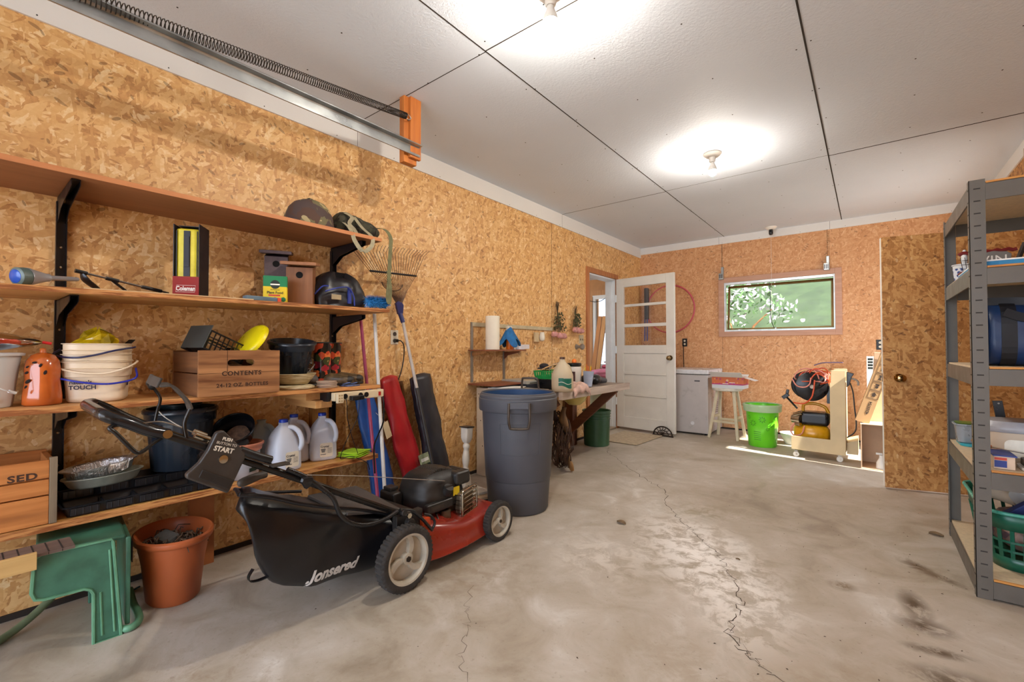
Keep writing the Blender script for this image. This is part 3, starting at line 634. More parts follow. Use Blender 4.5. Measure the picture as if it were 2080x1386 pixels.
for a_, c_ in (((.19, .295, z0 + .079), (.185, .33, z0 + .073)), ((.177, .385, z0 + .063), (.172, .425, z0 + .056)), ((.160, .50, z0 + .043), (.152, .57, z0 + .031))): MB().tube([a_, c_], .0075, 8).build('grip', BP, t, world=True)
b = MB(); b.tube(bez([(.185, .315, z0 + .07), (.18, .33, z0 + .045), (.17, .36, z0 + .02), (.165, .37, z0 + .008)], 5), [.01, .014, .018, .02, .021, .021, .02, .02, .019, .018, .017, .016, .014, .012, .010, .008][:16], 8, flat=.4)
b.tube([(.174, .40, z0 + .06), (.168, .45, z0 + .018), (.165, .47, z0 + .008)], .005, 6); b.build('trigger', BP, t, world=True, smooth=60)
LATH = wood('pale_lath', 0xc9a878, 0xe0c69a, 'y', 1)
for i, (xa, ya, xb, yb, lab) in enumerate([(.335, .30, .345, .86, 'thin pale wooden lath lying nearest the front edge of the second shelf'), (.315, .33, .322, .80, 'thin pale wooden lath lying just behind the front one'), (.295, .36, .31, .90, 'thin pale wooden lath lying furthest back of the three')]):
    tag(MB().bar((xa, ya, Z2(ya) + .0025), (xb, yb, Z2(yb) + .0025), .016, .0045).build('wood_lath', LATH), lab, 'lath', None)
tag(MB().box(.24, .60, Z2(.6) + .0005, .29, .70, Z2(.6) + .009).build('plastic_bag', pm('clear_wrinkled_plastic', 0xa89888, .25, var=.4, scale=60, transmission=0) if False else pm('wrinkled_plastic', 0xa89888, .25, var=.4, scale=60), bev=.004), 'crumpled clear plastic wrap in front of the yellow carton', 'plastic wrap')
# yellow sleeve in a red and black open carton
YEL = NT('yellow_quilt'); 
def yq(t):
    ob = t.tc.outputs['Object']; c = t.ramp(t.noise(ob, 14, 3), [(.35, srgb(0xc9b820)), (.65, srgb(0xe2d236))]); t.bump(t.noise(t.mp(ob, (10, 10, 40)), 1, 3), .5, .006); return t.fin(c, .5)
YELQ = yq(YEL); REDC = pm('red_carton', 0x8c160f, .7, var=.06); BLKC = pm('black_carton', 0x1b1216, .5)
t = thing('display_carton', 'tall red and black open carton holding a yellow quilted sleeve', 'box', (.2, .655, Z2(.65)), rz=.0)
zb = Z2(.655) + .001
T0 = TR((.225, .655, zb), rz=-.62)
b = MB(T0); b.box(-.06, -.048, 0, -.057, .048, .315); b.box(-.06, -.048, 0, .05, -.045, .31); b.box(-.06, .045, 0, .05, .048, .315); b.box(-.06, -.048, 0, .05, .048, .002); b.box(-.06, -.048, .313, .0, .048, .316)
b.build('carton', BLKC, t, world=True)
MB(T0).box(.0502, -.048, 0, .052, .048, .088).build('front_panel', REDC, t, world=True)
text('Coleman', .026, pm('white_print', 0xe8e0d8, .5, var=.02), t, T0 @ frame((.0525, 0, .036), (0, 1, 0), (0, 0, 1)), sx=.75, bold=.0008)
b = MB(T0); b.tube([(.0526, -.036, .022), (.0526, .033, .022), (.0526, .036, .05), (.0526, -.033, .05)], .0008, 4, closed=True); b.build('logo_frame', pm('white_print2', 0xe8e0d8, .5), t, world=True)
b = MB(T0); pr = rrect(.084, .092, .022, 5); b.prism(pr, .004, .295, 'z', TR((0, 0, 0))); b.build('yellow_sleeve', YELQ, t, world=True, bev=.006, smooth=50)
b = MB(T0); b.box(.0428, -.012, .09, .0455, .012, .285); b.box(.0455, -.010, .13, .049, .010, .26); b.box(.0429, -.040, .09, .0445, -.036, .285); b.box(.0429, .036, .09, .0445, .040, .285)
b.build('black_webbing', pm('black_webbing', 0x23232b, .6), t, world=True, bev=.001)
# plant food carton
PG = pm('carton_green', 0x0f7a4a, .4, var=.05); PY = pm('carton_yellow', 0xe0c21e, .4, var=.05); PR = pm('carton_red', 0xc8452e, .5); PK = pm('print_black', 0x15231a, .5); PW = pm('print_white', 0xeeeadc, .5)
t = thing('plant_food_box', 'green and yellow plant food carton in front of the birdhouse', 'box', (.26, .985, Z2(.985)))
zb = Z2(.985) + .0005; T0 = TR((.275, .99, zb), rz=-.50); w2, d2_, h = .051, .028, .128
MB(T0).box(-d2_, -w2, h * .6, d2_, w2, h).build('green_band', PG, t, world=True)
MB(T0).box(-d2_, -w2, 0, d2_, w2, h * .6).build('yellow_body', PY, t, world=True)
MB(T0).cyl((d2_, 0, h * .68), (d2_ + .0006, 0, h * .68), .021, n=28).build('logo_disc', PK, t, world=True); MB(T0).cyl((0, -w2, h * .68), (0, -w2 - .0006, h * .68), .014, n=24).build('logo_disc', PK, t, world=True)
MB(T0).box(d2_, -.020, h * .655, d2_ + .001, .020, h * .705).build('logo_bar', PW, t, world=True)
text('Plant Food', .017, PK, t, T0 @ frame((d2_ + .0006, 0, h * .37), (0, 1, 0), (0, 0, 1)), sx=.95, bold=.0004)
text('All Purpose', .009, PK, t, T0 @ frame((d2_ + .0006, 0, h * .48), (0, 1, 0), (0, 0, 1)), sx=.95)
b = MB(T0); b.box(d2_, -.028, h * .24, d2_ + .0006, .022, h * .30); b.cyl((d2_, .0, h * .10), (d2_ + .0007, .0, h * .10), .014, n=9); b.cyl((d2_, -.02, h * .05), (d2_ + .0007, -.02, h * .05), .008, n=9); b.build('red_print', PR, t, world=True)
b = MB(T0); b.cyl((d2_, .035, h * .12), (d2_ + .0007, .035, h * .12), .012, n=7); b.build('dark_print', PG, t, world=True)
# two birdhouses
BHW = wood('stained_cedar', 0x7a4c2a, 0x94603a, 'z', .8, rough=.55); BHR = wood('cedar_roof', 0x8a5836, 0xa56f48, 'x', .8); BHG = wood('grey_weathered', 0x5a4c50, 0x6c5a5c, 'x', .8)
def birdhouse(x, y, z, rz, h, w, d, wall, roof, label, s=1):
    t = thing('birdhouse', label, 'birdhouse', (x, y, z), rz=rz)
    p = [(-d / 2, 0), (d / 2 - .006, 0), (d / 2 + .002, h - .016), (-d / 2, h + .012)]
    MB().prism(p, -w / 2, w / 2, 'y').build('body', wall, t, bev=.0015)
    MB(TR((.01, 0, h + .003), ry=.15)).box(-d / 2 - .02, -w / 2 - .02, 0, d / 2 + .035, w / 2 + .02, .016).build('roof', roof, t, bev=.0015)
    T = TR((d / 2 - .0005, 0, h - .055), ry=PI / 2)
    MB(T).lathe([(.0005, .001), (.0165, .001), (.0165, .0028), (.0005, .0028)], 20).build('entrance_hole', pm('hole_black', 0x0a0706, .95), t)
    return t
birdhouse(.215, 1.145, Z2(1.1) + .003, -.60, .205, .125, .12, BHW, BHR, 'nearer brown birdhouse with a round hole and sloped roof')
birdhouse(.06, 1.09, Z2(1.1) + .003, -.5, .275, .11, .09, BHG, BHG, 'grey birdhouse standing behind the brown one against the wall')
# booklet tin
t = thing('paint_tin_box', 'flat slate-blue box lying in front of the plant food carton', 'box', (.33, .905, Z2(.9) + .001)); MB().box(-.022, -.075, 0, .022, .06, .019).build('tray', pm('slate_blue', 0x5a6f7c, .4), t, bev=.002); MB().box(-.022, .0605, 0, .022, .078, .019).build('end_label', PR, t, bev=.001)
# black tool bag
NYL = pm('black_nylon', 0x1a171b, .42, var=.3, scale=12, bump=.15, bscale=30); BLT = pm('blue_trim', 0x2b3a86, .4)
t = thing('tool_bag', 'black nylon tote bag with blue piping on the second shelf', 'bag', (.2, 1.36, Z2(1.36) + .001))
def tb(u, v):
    a = 2 * PI * u; z = v; top = .165 * (1 - .35 * abs(math.cos(a + .25)) ** 1.2) ; k = (1 - v ** 2.2) ** .6 if v < 1 else .0
    q = 1 / (abs(math.cos(a)) ** 3 + abs(math.sin(a)) ** 3) ** (1 / 3); nz = 1 + .12 * mnoise.noise((math.cos(a) * 2.2, math.sin(a) * 2.2, v * 3)) + .05 * mnoise.noise((math.cos(a) * 6, math.sin(a) * 6, v * 8))
    rx, ry = .095 * (.25 + .75 * k), .155 * (.30 + .70 * k)
    return (rx * math.cos(a) * q * nz, ry * math.sin(a) * q * nz, .001 + z * (.20 if abs(math.cos(a)) < .8 else .17) * (.86 + .14 * nz))
b = MB(); b.grid(tb, 48, 18, True); b.add([tb(i / 48, 1) for i in range(48)], [tuple(range(48))]); b.build('body', NYL, t, smooth=180)
b = MB(); b.tube(bez([(.102, -.13, .075), (.11, -.06, .10), (.112, 0, .105), (.112, .03, .06), (.112, .035, .01)], 6), .004, 6); b.tube(bez([(.06, -.165, .06), (.09, -.14, .10), (.10, -.11, .105)], 5), .004, 6); b.box(.098, .0, .02, .108, .018, .105); b.build('blue_piping', BLT, t, smooth=50)
MB().box(.108, -.10, .035, .114, -.045, .062).build('logo_patch', pm('tan_patch', 0x9c8c6c, .6), t, bev=.002)
# blue brush head
t = thing('duster_brush', 'fluffy bright blue brush head at the right end of the second shelf', 'brush', (.335, 1.528, Z2(1.53) + .001))
rb = random.Random(7); b = MB(); b.tube([(0, -.06, .040), (0, .055, .040)], .006, 6)
for i in range(1500):
    a = rb.uniform(0, 2 * PI); y = rb.uniform(-.075, .068); L = .031 + .009 * rb.random(); zc = .040
    if y > .055: L *= .9
    d = Vector((math.cos(a), rb.uniform(-.5, .5), math.sin(a))); p0 = Vector((0, y * .9, zc)); p1 = p0 + d * L
    p1.z = max(p1.z, .0015); s_ = Vector((0, .0016, 0)); s2 = d.cross(s_).normalized() * .0014
    b.add([p0 + s2, p0 - s2, p1 + s_ * .4, p1 + s2 + s_], [(0, 1, 2), (0, 2, 3)])
o = b.build('bristles', pm('blue_bristle', 0x2f84c6, .6, var=.35, scale=80), t); o['kind'] = 'stuff'
# ---------------------------------------------------------------- items on the third shelf (top face z = .819 .. .810)
Z3 = lambda y: .799 - .009 * (y + .7) / 2.225 + .0205
CRM = pm('cream_plastic', 0xd9c3a6, .38, var=.04); NAVY = pm('navy_handle', 0x1e1f48, .35); BLUEH = pm('blue_handle', 0x232c9c, .3); INK = pm('dark_ink', 0x1c1a38, .5)
def pail(x, y, z, h, w0, w1, lab, label, handle, hpts, letter=False):
    t = thing('square_pail', label, 'pail', (x, y, z), rz=-.30, group='cream pails nested in one stack')
    n = 44; b = MB()
    prof = [(.0005, 0), (w0 * .93, 0), (w0, .006), (w0 + .002, .018), (w0 + .001, .020), (w0 + (w1 - w0) * .62, h * .62), (w0 + (w1 - w0) * .62 + .004, h * .625), (w0 + (w1 - w0) * .8 + .004, h * .80), (w1 + .002, h * .82), (w1 + .005, h * .83), (w1 + .001, h * .85), (w1 + .001, h - .004), (w1 + .006, h - .002), (w1 + .006, h), (w1 - .002, h), (w1 - .005, h - .01), (w0 - .003, .03), (.0005, .025)]
    b.lathe(prof, n, sq=4.5); b.build('body', CRM, t, smooth=45)
    hb = MB(); hb.tube(bez(hpts, 8), .0036, 8); hb.build('handle', handle, t, smooth=60)
    if letter:
        for (px, py, rz, s) in ((w0 + .010, .0, PI / 2, 1), ):
            text("nature's", .019, INK, t, pmat(t) @ frame((w0 + .0125, -.035, .074), (0, 1, 0), (.15, 0, 1)), bold=.0006)
            text('TOUCH', .021, INK, t, pmat(t) @ frame((w0 + .0105, -.03, .055), (0, 1, 0), (.15, 0, 1)), bold=.0006)
            text("nature's", .014, INK, t, pmat(t) @ frame((.068, w0 + .0105, .075), (-1, 0, 0), (0, .1, 1)), bold=.0004, sx=.8)
            text('TOUCH', .016, INK, t, pmat(t) @ frame((.068, w0 + .0100, .063), (-1, 0, 0), (0, .1, 1)), bold=.0004, sx=.8)
    return t
pz = Z3(.37)
pail(.20, .365, pz + .001, .150, .082, .094, 0, 'bottom cream pail of the stack, printed in dark blue with a blue handle', BLUEH, [(.03, -.108, .118), (.06, -.118, .10), (.100, -.07, .085), (.108, .0, .070), (.106, .06, .068), (.085, .118, .085), (.02, .112, .12)], True)
pail(.20, .365, pz + .029, .150, .082, .0935, 0, 'middle cream pail of the stack, with a cream handle', CRM, [(.0, -.112, .118), (.06, -.118, .108), (.105, -.05, .085), (.112, .03, .078), (.105, .095, .098), (.05, .118, .118), (.0, .112, .122)])
pail(.20, .365, pz + .068, .150, .080, .092, 0, 'top cream pail of the stack, with a black handle and yellow film in it', NAVY, [(.0, -.108, .128), (.05, -.116, .108), (.100, -.055, .098), (.108, .0, .106), (.106, .06, .124), (.07, .108, .135), (.01, .108, .138)])
t = thing('yellow_cellophane', 'crumpled yellow cellophane in the top pail', 'film', (.20, .36, pz + .19))
rc = random.Random(3); b = MB()
def cry(u, v):
    a = 2 * PI * u; r = .075 * (1 - v ** 1.5) ** .5 if v < 1 else .003; n_ = 1 + .45 * mnoise.noise((math.cos(a) * 3, math.sin(a) * 3, v * 4)); return (r * math.cos(a) * n_, r * math.sin(a) * n_ * 1.0, .085 * v * (1 + .3 * mnoise.noise((a, v * 2, 0))))
b.grid(cry, 16, 7, True); b.build('film', pm('yellow_film', 0xc9a812, .15, var=.5, scale=20, Transmission_Weight=.25), t)
tag(MB().bar((.20, .445, pz + .212), (.17, .47, pz + .235), .022, .003).build('putty_knife', pm('dark_blade', 0x3c3a38, .4, .6)), 'dark flat blade sticking out of the top pail', 'tool')
# white round bucket and bag of orange things on it
WP = pm('white_bucket_plastic', 0xcfd2d4, .35, var=.03)
t = thing('white_bucket', 'white round bucket at the left edge on the third shelf', 'bucket', (.205, .058, Z3(.07)))
MB().lathe([(.0005, 0), (.083, 0), (.086, .006), (.104, .172), (.113, .174), (.114, .182), (.104, .184), (.101, .178), (.083, .012), (.0005, .01)], 40).build('body', WP, t, smooth=40)
MB().tube(bez([(.10, -.06, .16), (.117, -.03, .13), (.115, .02, .09), (.11, .06, .062), (.09, .085, .05)], 8), .0022, 6).build('wire_handle', pm('white_wire', 0xd8d8d6, .4), t, smooth=60)
MB().tube([(.10, .070, .057), (.09, .086, .049)], .005, 8).build('handle_end', WP, t, smooth=60)
t = thing('plastic_bag', 'clear plastic bag of orange pieces lying on the white bucket', 'bag', (.205, .07, Z3(.07) + .185))
ORG = pm('orange_plastic', 0xe0512a, .35, var=.25, scale=20)
b = MB()
b.ball((0, .0, .038), .07, 20, 10, sx=1, sy=1.25, sz=.42, fn=lambda a, j, z: 1 + .12 * math.sin(3 * a + j)); b.build('orange_contents', ORG, t, smooth=180)
PLASTIC = NT('clear_bag'); glassmat(PLASTIC, .12, (.86, .80, .84, 1))
def bagq(u, v):
    a = 2 * PI * u; y = -.13 + .275 * v; e = math.sin(PI * min(1, .08 + v * .92)) ** .55 * (1 - .5 * v) + .012; n_ = 1 + .10 * mnoise.noise((math.cos(a) * 3, math.sin(a) * 3, v * 7)); return (.105 * math.cos(a) * e * n_, y, .045 - .010 * v + .046 * math.sin(a) * e * n_)
MB().grid(bagq, 30, 20, True).build('film', PLASTIC.m, t, smooth=180)
MB().tube([(0, .142, .036), (0, .165, .031)], .0055, 7).build('tie', pm('red_tie', 0xe02a2a, .4), t)
# orange ceramic pierced vase
t = thing('ceramic_lantern', 'tall orange ceramic pumpkin lantern with leaf-shaped holes', 'lantern', (.245, .210, Z3(.2) + .0005))
CER = pm('orange_glaze', 0xb85a22, .14, var=.22, scale=9, Coat_Weight=.5)
b = MB(); b.lathe([(.0005, 0), (.044, 0), (.050, .006), (.050, .03), (.047, .06), (.044, .09), (.046, .125), (.042, .155), (.030, .175), (.012, .184), (.0005, .184)], 36, fn=lambda a, j, z: 1 + .035 * math.cos(5 * a)); b.build('body', CER, t, smooth=80)
MB().lathe([(.010, .183), (.008, .187), (.009, .197), (.0005, .201)], 12).build('stem', CER, t, smooth=80)
HO = pm('hole_dark', 0x1c0c06, .9)
for (a, z, s, r) in ((-1.05, .115, .006, .4), (-.95, .085, .008, .6), (-1.1, .065, .006, .8), (-1.25, .045, .005, .3), (-.55, .15, .005, .2), (-.2, .14, .005, 1.2), (.05, .115, .006, 1.3), (-1.0, .135, .0045, .5)):
    rr = .0455 * (1 + .035 * math.cos(5 * a)); MB(TR((rr * math.cos(a), rr * math.sin(a), z), rz=a) @ TR(rx=r, s=(.35, 1.4, .75))).ball((0, 0, 0), s, 10, 6).build('hole', HO, t)
# printed wooden crate
CRW = wood('old_crate_wood', 0x6a3e22, 0xb07c50, 'y', .7, rough=.45, dark=0x4a2a16, contrast=(.38, .62)); CRS = wood('old_crate_side', 0x5e3a22, 0x7e5230, 'x', .9, rough=.6, dark=0x4a2e1c)
t = thing('wooden_crate', 'old wooden bottle crate stamped CONTENTS on the third shelf', 'crate', (.215, .80, Z3(.8) + .001))
zc = Z3(.8) + .001; fx = .385; ya, yb = .640, .962; hh = .192
def holed(xa, xb):
    # front board with an oblong hand hole, built from outlines
    ho = rrect(.108, .028, .0135, 6, .800, zc + .138); n = len(ho)
    # outer loop matched to the inner loop by angle
    ou = []
    for (y, z) in ho:
        dx, dz = (y - .8) / .108, (z - zc - .138) / .028; m = max(abs(dx), abs(dz)); ux, uz = dx / m, dz / m
        ou.append((.801 + ux * .161, zc + hh / 2 + uz * hh / 2))
    vs = [(xb, *p) for p in ou] + [(xb, *p) for p in ho] + [(xa, *p) for p in ou] + [(xa, *p) for p in ho]; fs = []
    for i in range(n):
        j = (i + 1) % n; fs += [(i, j, n + j, n + i), (2 * n + j, 2 * n + i, 3 * n + i, 3 * n + j), (n + i, n + j, 3 * n + j, 3 * n + i), (j, i, 2 * n + i, 2 * n + j)]
    return vs, fs
v_, f_ = holed(fx - .014, fx); MB().add(v_, f_).build('end_board', CRW, t, world=True)
v_, f_ = holed(.045, .059); MB().add(v_, f_).build('end_board', CRW, t, world=True)
for y0_ in (ya, yb - .012):
    for k in range(2): MB().box(.0595, y0_, zc + .006 + k * .092, fx - .0145, y0_ + .012, zc + .095 + k * .092 - .002).build('side_slat', CRS, t, world=True, bev=.001)
for k in range(5): MB().box(.0595, ya + .003 + k * .064, zc, fx - .0145, ya + .003 + k * .064 + .060, zc + .006).build('bottom_slat', CRS, t, world=True)
STN = pm('stencil_brown', 0x3c2416, .8, var=.3, scale=60)
MB().box(fx, .640, zc + .094, fx + .0006, .962, zc + .0955).build('board_seam', pm('seam_dark', 0x4a2e1a, .9), t, world=True)
MB().box(fx, .744, zc + .094, fx + .0006, .746, zc + hh).build('board_seam', pm('seam_dark2', 0x4a2e1a, .9), t, world=True)
text('CONTENTS', .026, STN, t, frame((fx + .0004, .803, zc + .092), (0, 1, 0), (0, 0, 1)), sx=1.05, bold=.0008, space=1.15)
text('24-12 OZ. BOTTLES', .022, STN, t, frame((fx + .0004, .808, zc + .042), (0, 1, 0), (0, 0, 1)), sx=1.0, bold=.0006, space=1.1)
# things in the crate
t = thing('seedling_crate', 'black plastic lattice basket tipped in the wooden crate', 'basket', (.22, .73, 1.0)); 
T0 = TR((.205, .755, 1.01), rz=.25) @ TR(rx=-.42)
b = MB(T0)
for i in range(9):
    y = -.088 + i * .022; b.bar((.075, y, -.03), (.075, y, .05), .004, .003, (1, 0, 0))
for j in range(4): b.bar((.075, -.09, -.03 + j * .0265), (.075, .09, -.03 + j * .0265), .004, .003, (1, 0, 0))
b.build('lattice_side', BP, t, world=True)
b = MB(T0)
for i in range(9):
    y = -.088 + i * .022; b.bar((-.075, y, -.03), (-.075, y, .05), .004, .003, (1, 0, 0))
b.box(-.076, -.092, .048, .079, .092, .054) if False else None
b.box(-.077, -.094, -.034, .079, .094, -.030); b.bar((-.075, -.092, .05), (-.075, .092, .05), .006, .006); b.bar((.077, -.092, .05), (.077, .092, .05), .006, .006); b.build('frame', BP, t, world=True)
MB(T0).box(-.077, .092, -.033, .079, .096, .05).build('end_wall', BP, t, world=True)
b = MB(T0)
b.box(-.077, -.096, -.033, .079, -.092, .075); b.build('end_wall', pm('grey_black_plastic', 0x3c3f3c, .4), t, world=True, bev=.002)
t = thing('flying_disc', 'yellow plastic flying disc standing on edge in the crate', 'disc', (.25, .89, 1.04))
MB(TR((.26, .885, 1.052), rz=.15) @ TR(rx=-.62) @ TR(rx=PI / 2)).lathe([(.0005, .012), (.072, .012), (.085, .009), (.092, .002), (.094, -.010), (.091, -.012), (.089, .0), (.083, .006), (.071, .0095), (.0005, .0095)], 40).build('disc', pm('yellow_disc', 0xe6d312, .3, var=.05), t, world=True, smooth=50)
t = thing('gourd', 'pale tan dried gourd lying in the right end of the crate', 'gourd', (.25, .92, .96)); 
b = MB(TR((.26, .918, .972), rz=.1, rx=-.2)); b.lathe([(.0005, -.052), (.02, -.05), (.033, -.04), (.038, -.015), (.036, .01), (.026, .035), (.012, .05), (.0005, .053)], 26, T=TR(rx=-PI / 2)); b.build('shell', pm('gourd_tan', 0xd3a45c, .4, var=.2, scale=18), t, world=True, smooth=80)
b = MB(TR((.286, .935, .965), rz=.3, ry=1.2)); b.lathe([(.014, 0), (.016, .004), (.012, .005), (.008, -.004), (.0005, -.006)], 16); b.build('blossom_scar', pm('gourd_brown', 0x6e5238, .7), t, world=True, smooth=60)
# black nursery pot in a woven basket
NP = pm('nursery_black', 0x1c232c, .28, var=.3, scale=5, bump=.04); SOIL = pm('dark_soil', 0x1d1410, .95, var=.5, scale=40, bump=.8, bscale=50)
def ribbed(t, r0, r1, h, mat, rim=.012, nr=20, amp=.025, name='body', n=80):
    pr = [(.0005, 0), (r0 * .96, 0), (r0, .004), (r0 + (r1 - r0) * .75, h * .76), (r1 + rim * .3, h * .77), (r1 + rim * .4, h * .80), (r1 + rim * .6, h * .92), (r1 + rim, h * .93), (r1 + rim, h * .975), (r1 + rim * .6, h), (r1, h), (r1 - .004, h * .9), (r0 - .004, .02), (.0005, .016)]
    fn = lambda a, j, z: 1 + (amp * max(-.4, math.cos(nr * a)) if 1 < j < 4 else 0)
    return MB().lathe(pr, n, fn=fn).build(name, mat, t, smooth=60)
t = thing('nursery_pot', 'black ribbed nursery pot sitting in a woven basket on the third shelf', 'pot', (.215, 1.095, .874), rx=.04, ry=.16)
ribbed(t, .070, .100, .182, NP, .014, 16, .045)
MB().lathe([(.0005, .12), (.088, .12), (.09, .115)], 30, fn=lambda a, j, z: 1 + .03 * math.sin(7 * a)).build('soil', SOIL, t)
BSK = NT('woven_straw'); ob = BSK.tc.outputs['Object']; c_ = BSK.ramp(BSK.noise(BSK.mp(ob, (12, 12, 120)), 1.5, 3), [(.35, srgb(0xa8946a)), (.6, srgb(0xd6c8a4))]); BSK.bump(BSK.noise(BSK.mp(ob, (20, 20, 160)), 1.5, 3), .7, .004); STRAW = BSK.fin(c_, .8)
t = thing('woven_bowl', 'pale woven straw bowl under the black nursery pot', 'bowl', (.23, 1.105, Z3(1.1) + .022))
rb = random.Random(5)
MB().lathe([(.0005, 0), (.062, 0), (.070, .006), (.088, .030), (.097, .052), (.101, .054), (.103, .052), (.096, .040), (.084, .020), (.0005, .012)][::1], 44, fn=lambda a, j, z: 1 + .03 * math.sin(3 * a + z * 60) + .012 * math.sin(17 * a)).build('weave', STRAW, t, smooth=60)
t = thing('straw_hat_brim', 'flattened pale woven mat under the straw bowl', 'mat', (.255, 1.09, Z3(1.1)))
MB().lathe([(.0005, .001), (.085, .001), (.096, .004), (.098, .012), (.085, .018), (.0005, .019)], 36, fn=lambda a, j, z: 1 + .06 * math.sin(2 * a + 1)).build('weave', STRAW, t, smooth=60)
# boots
def floral():
    t = NT('floral_rubber'); ob = t.tc.outputs['Object']
    v = t.vor(ob, 24); s = t.n('ShaderNodeSeparateColor'); t.l(v.outputs['Color'], s.inputs[0]); ns = t.noise(ob, 60, 2)
    d = t.math('ADD', v.outputs['Distance'], t.math('MULTIPLY', t.math('SUBTRACT', ns, .5), .35))
    fc = t.ramp(s.outputs[0], [(.0, srgb(0xc24a2e)), (.3, srgb(0x9e2434)), (.5, srgb(0xd8763c)), (.66, srgb(0x5a2030)), (.8, srgb(0x3c4428)), (.9, srgb(0xb83c48))], 'CONSTANT')
    m = t.math('LESS_THAN', d, .62); c = t.mix(m, srgb(0x141416), fc); t.l(t.mix(t.math('LESS_THAN', d, .14), c, srgb(0x8a7a3a)), t.bs.inputs['Base Color']); t.bs.inputs['Roughness'].default_value = .22; return t.m
FLR = floral(); BRB = pm('dark_rubber', 0x2a2622, .5, var=.2)
def rainboot(y, x, label, rz):
    t = thing('rain_boot', label, 'boot', (x, y, Z3(y) + .001), rz=rz, group='pair of floral rubber rain boots')
    b = MB(); R = []
    cs = [(0, .0, .045, .042, .022), (0, .0, .047, .044, .06), (0, .002, .044, .043, .10), (0, .0, .044, .044, .14), (0, -.002, .047, .047, .19), (0, -.002, .049, .049, .232)]
    n = 26; vs = []; fs = []
    for (cx, cy, rx, ry, z) in cs:
        for k in range(n): a = 2 * PI * k / n; vs.append((cx + rx * math.cos(a), cy + ry * math.sin(a), z))
    for j in range(len(cs) - 1):
        for k in range(n): fs.append((j * n + k, j * n + (k + 1) % n, (j + 1) * n + (k + 1) % n, (j + 1) * n + k))
    fs.append(tuple(range(n))[::-1]); b.add(vs, fs)
    b.build('shaft', FLR, t, smooth=80)
    MB().tube([(.049 * math.cos(a), -.002 + .049 * math.sin(a), .234) for a in [2 * PI * i / 24 for i in range(24)]], .004, 6, closed=True).build('top_band', BRB, t, smooth=80)
    MB().lathe([(.044, .18), (.0005, .178)], 20).build('lining', pm('boot_inside', 0x121010, .9), t)
    # foot pointing to +x of the boot
    secs = []; 
    for u in range(11):
        v = u / 10; x0 = -.045 + .215 * v; hgt = .062 - .018 * v if v < .35 else .058 - .020 * (v - .35) / .65; hgt *= (1 - max(0, v - .8) ** 2 * 12); wd = (.033 + .008 * math.sin(PI * v)) * (1 - max(0, v - .82) ** 2 * 14) * (1 if v > .1 else .8)
        secs.append((x0, wd, hgt))
    b = MB(); vs = []; fs = []; n = 16
    for (x0, wd, hg) in secs:
        for k in range(n): a = 2 * PI * k / n; vs.append((x0, wd * math.cos(a), .012 + hg * .5 + hg * .5 * math.sin(a) if math.sin(a) > -.3 else .012))
    for j in range(len(secs) - 1):
        for k in range(n): fs.append((j * n + k, (j + 1) * n + k, (j + 1) * n + (k + 1) % n, j * n + (k + 1) % n))
    fs += [tuple(range(n)), tuple((len(secs) - 1) * n + k for k in range(n))[::-1]]; b.add(vs, fs); b.build('foot', pm('camo_foot', 0x5c4a30, .4, var=.5, scale=30), t, smooth=60)
    MB().prism([(-.048, -.035), (.05, -.036), (.12, -.043), (.155, -.036), (.172, -.015), (.172, .015), (.155, .036), (.12, .043), (.05, .036), (-.048, .035)], 0, .013).build('sole', BRB, t, bev=.003)
    b = MB(); b.ball((.143, 0, .028), .036, 14, 8, sx=.85, sy=.98, sz=.68); b.build('toe_cap', BRB, t, smooth=80)
    return t
rainboot(1.290, .165, 'floral rubber rain boot on the left, next to the nursery pot', .80); rainboot(1.385, .105, 'floral rubber rain boot on the right, nearest the white pole', .80)
t = thing('hiking_boot', 'grey laced hiking boot between the nursery pot and the rain boots', 'boot', (.10, 1.222, Z3(1.2) + .001), rz=.05)
GB = pm('grey_suede', 0x5a5450, .7, var=.25); 
b = MB(); n = 20; vs = []; fs = []; cs = [(-.02, .04, .038, .018), (-.02, .042, .036, .06), (-.025, .040, .036, .10), (-.03, .043, .038, .135)]
for (cx, rx, ry, z) in cs:
    for k in range(n): a = 2 * PI * k / n; vs.append((cx + rx * math.cos(a), ry * math.sin(a), z))
for j in range(3):
    for k in range(n): fs.append((j * n + k, j * n + (k + 1) % n, (j + 1) * n + (k + 1) % n, (j + 1) * n + k))
b.add(vs, fs); b.ball((.05, 0, .035), .048, 16, 8, sx=1.35, sy=.8, sz=.7); b.build('upper', GB, t, smooth=80)
MB().prism([(-.07, -.034), (.03, -.036), (.08, -.042), (.11, -.02), (.11, .02), (.08, .042), (.03, .036), (-.07, .034)], 0, .012).build('sole', BRB, t, bev=.003)
b = MB(); rl = random.Random(8)
for k in range(5): z = .065 + k * .016; b.tube(bez([(.028 - k * .004, -.03, z), (.040 - k * .004, 0, z + .01), (.028 - k * .004, .03, z + .004)], 4), .0028, 5)
b.tube(bez([(.02, -.02, .13), (.06, -.03, .15), (.055, .01, .12), (.03, .02, .155), (.06, .03, .13), (.07, .0, .09), (.06, -.02, .07)], 5), .0028, 5); b.build('laces', pm('black_white_lace', 0x8c8a8a, .6, var=.6, scale=120), t, smooth=60)
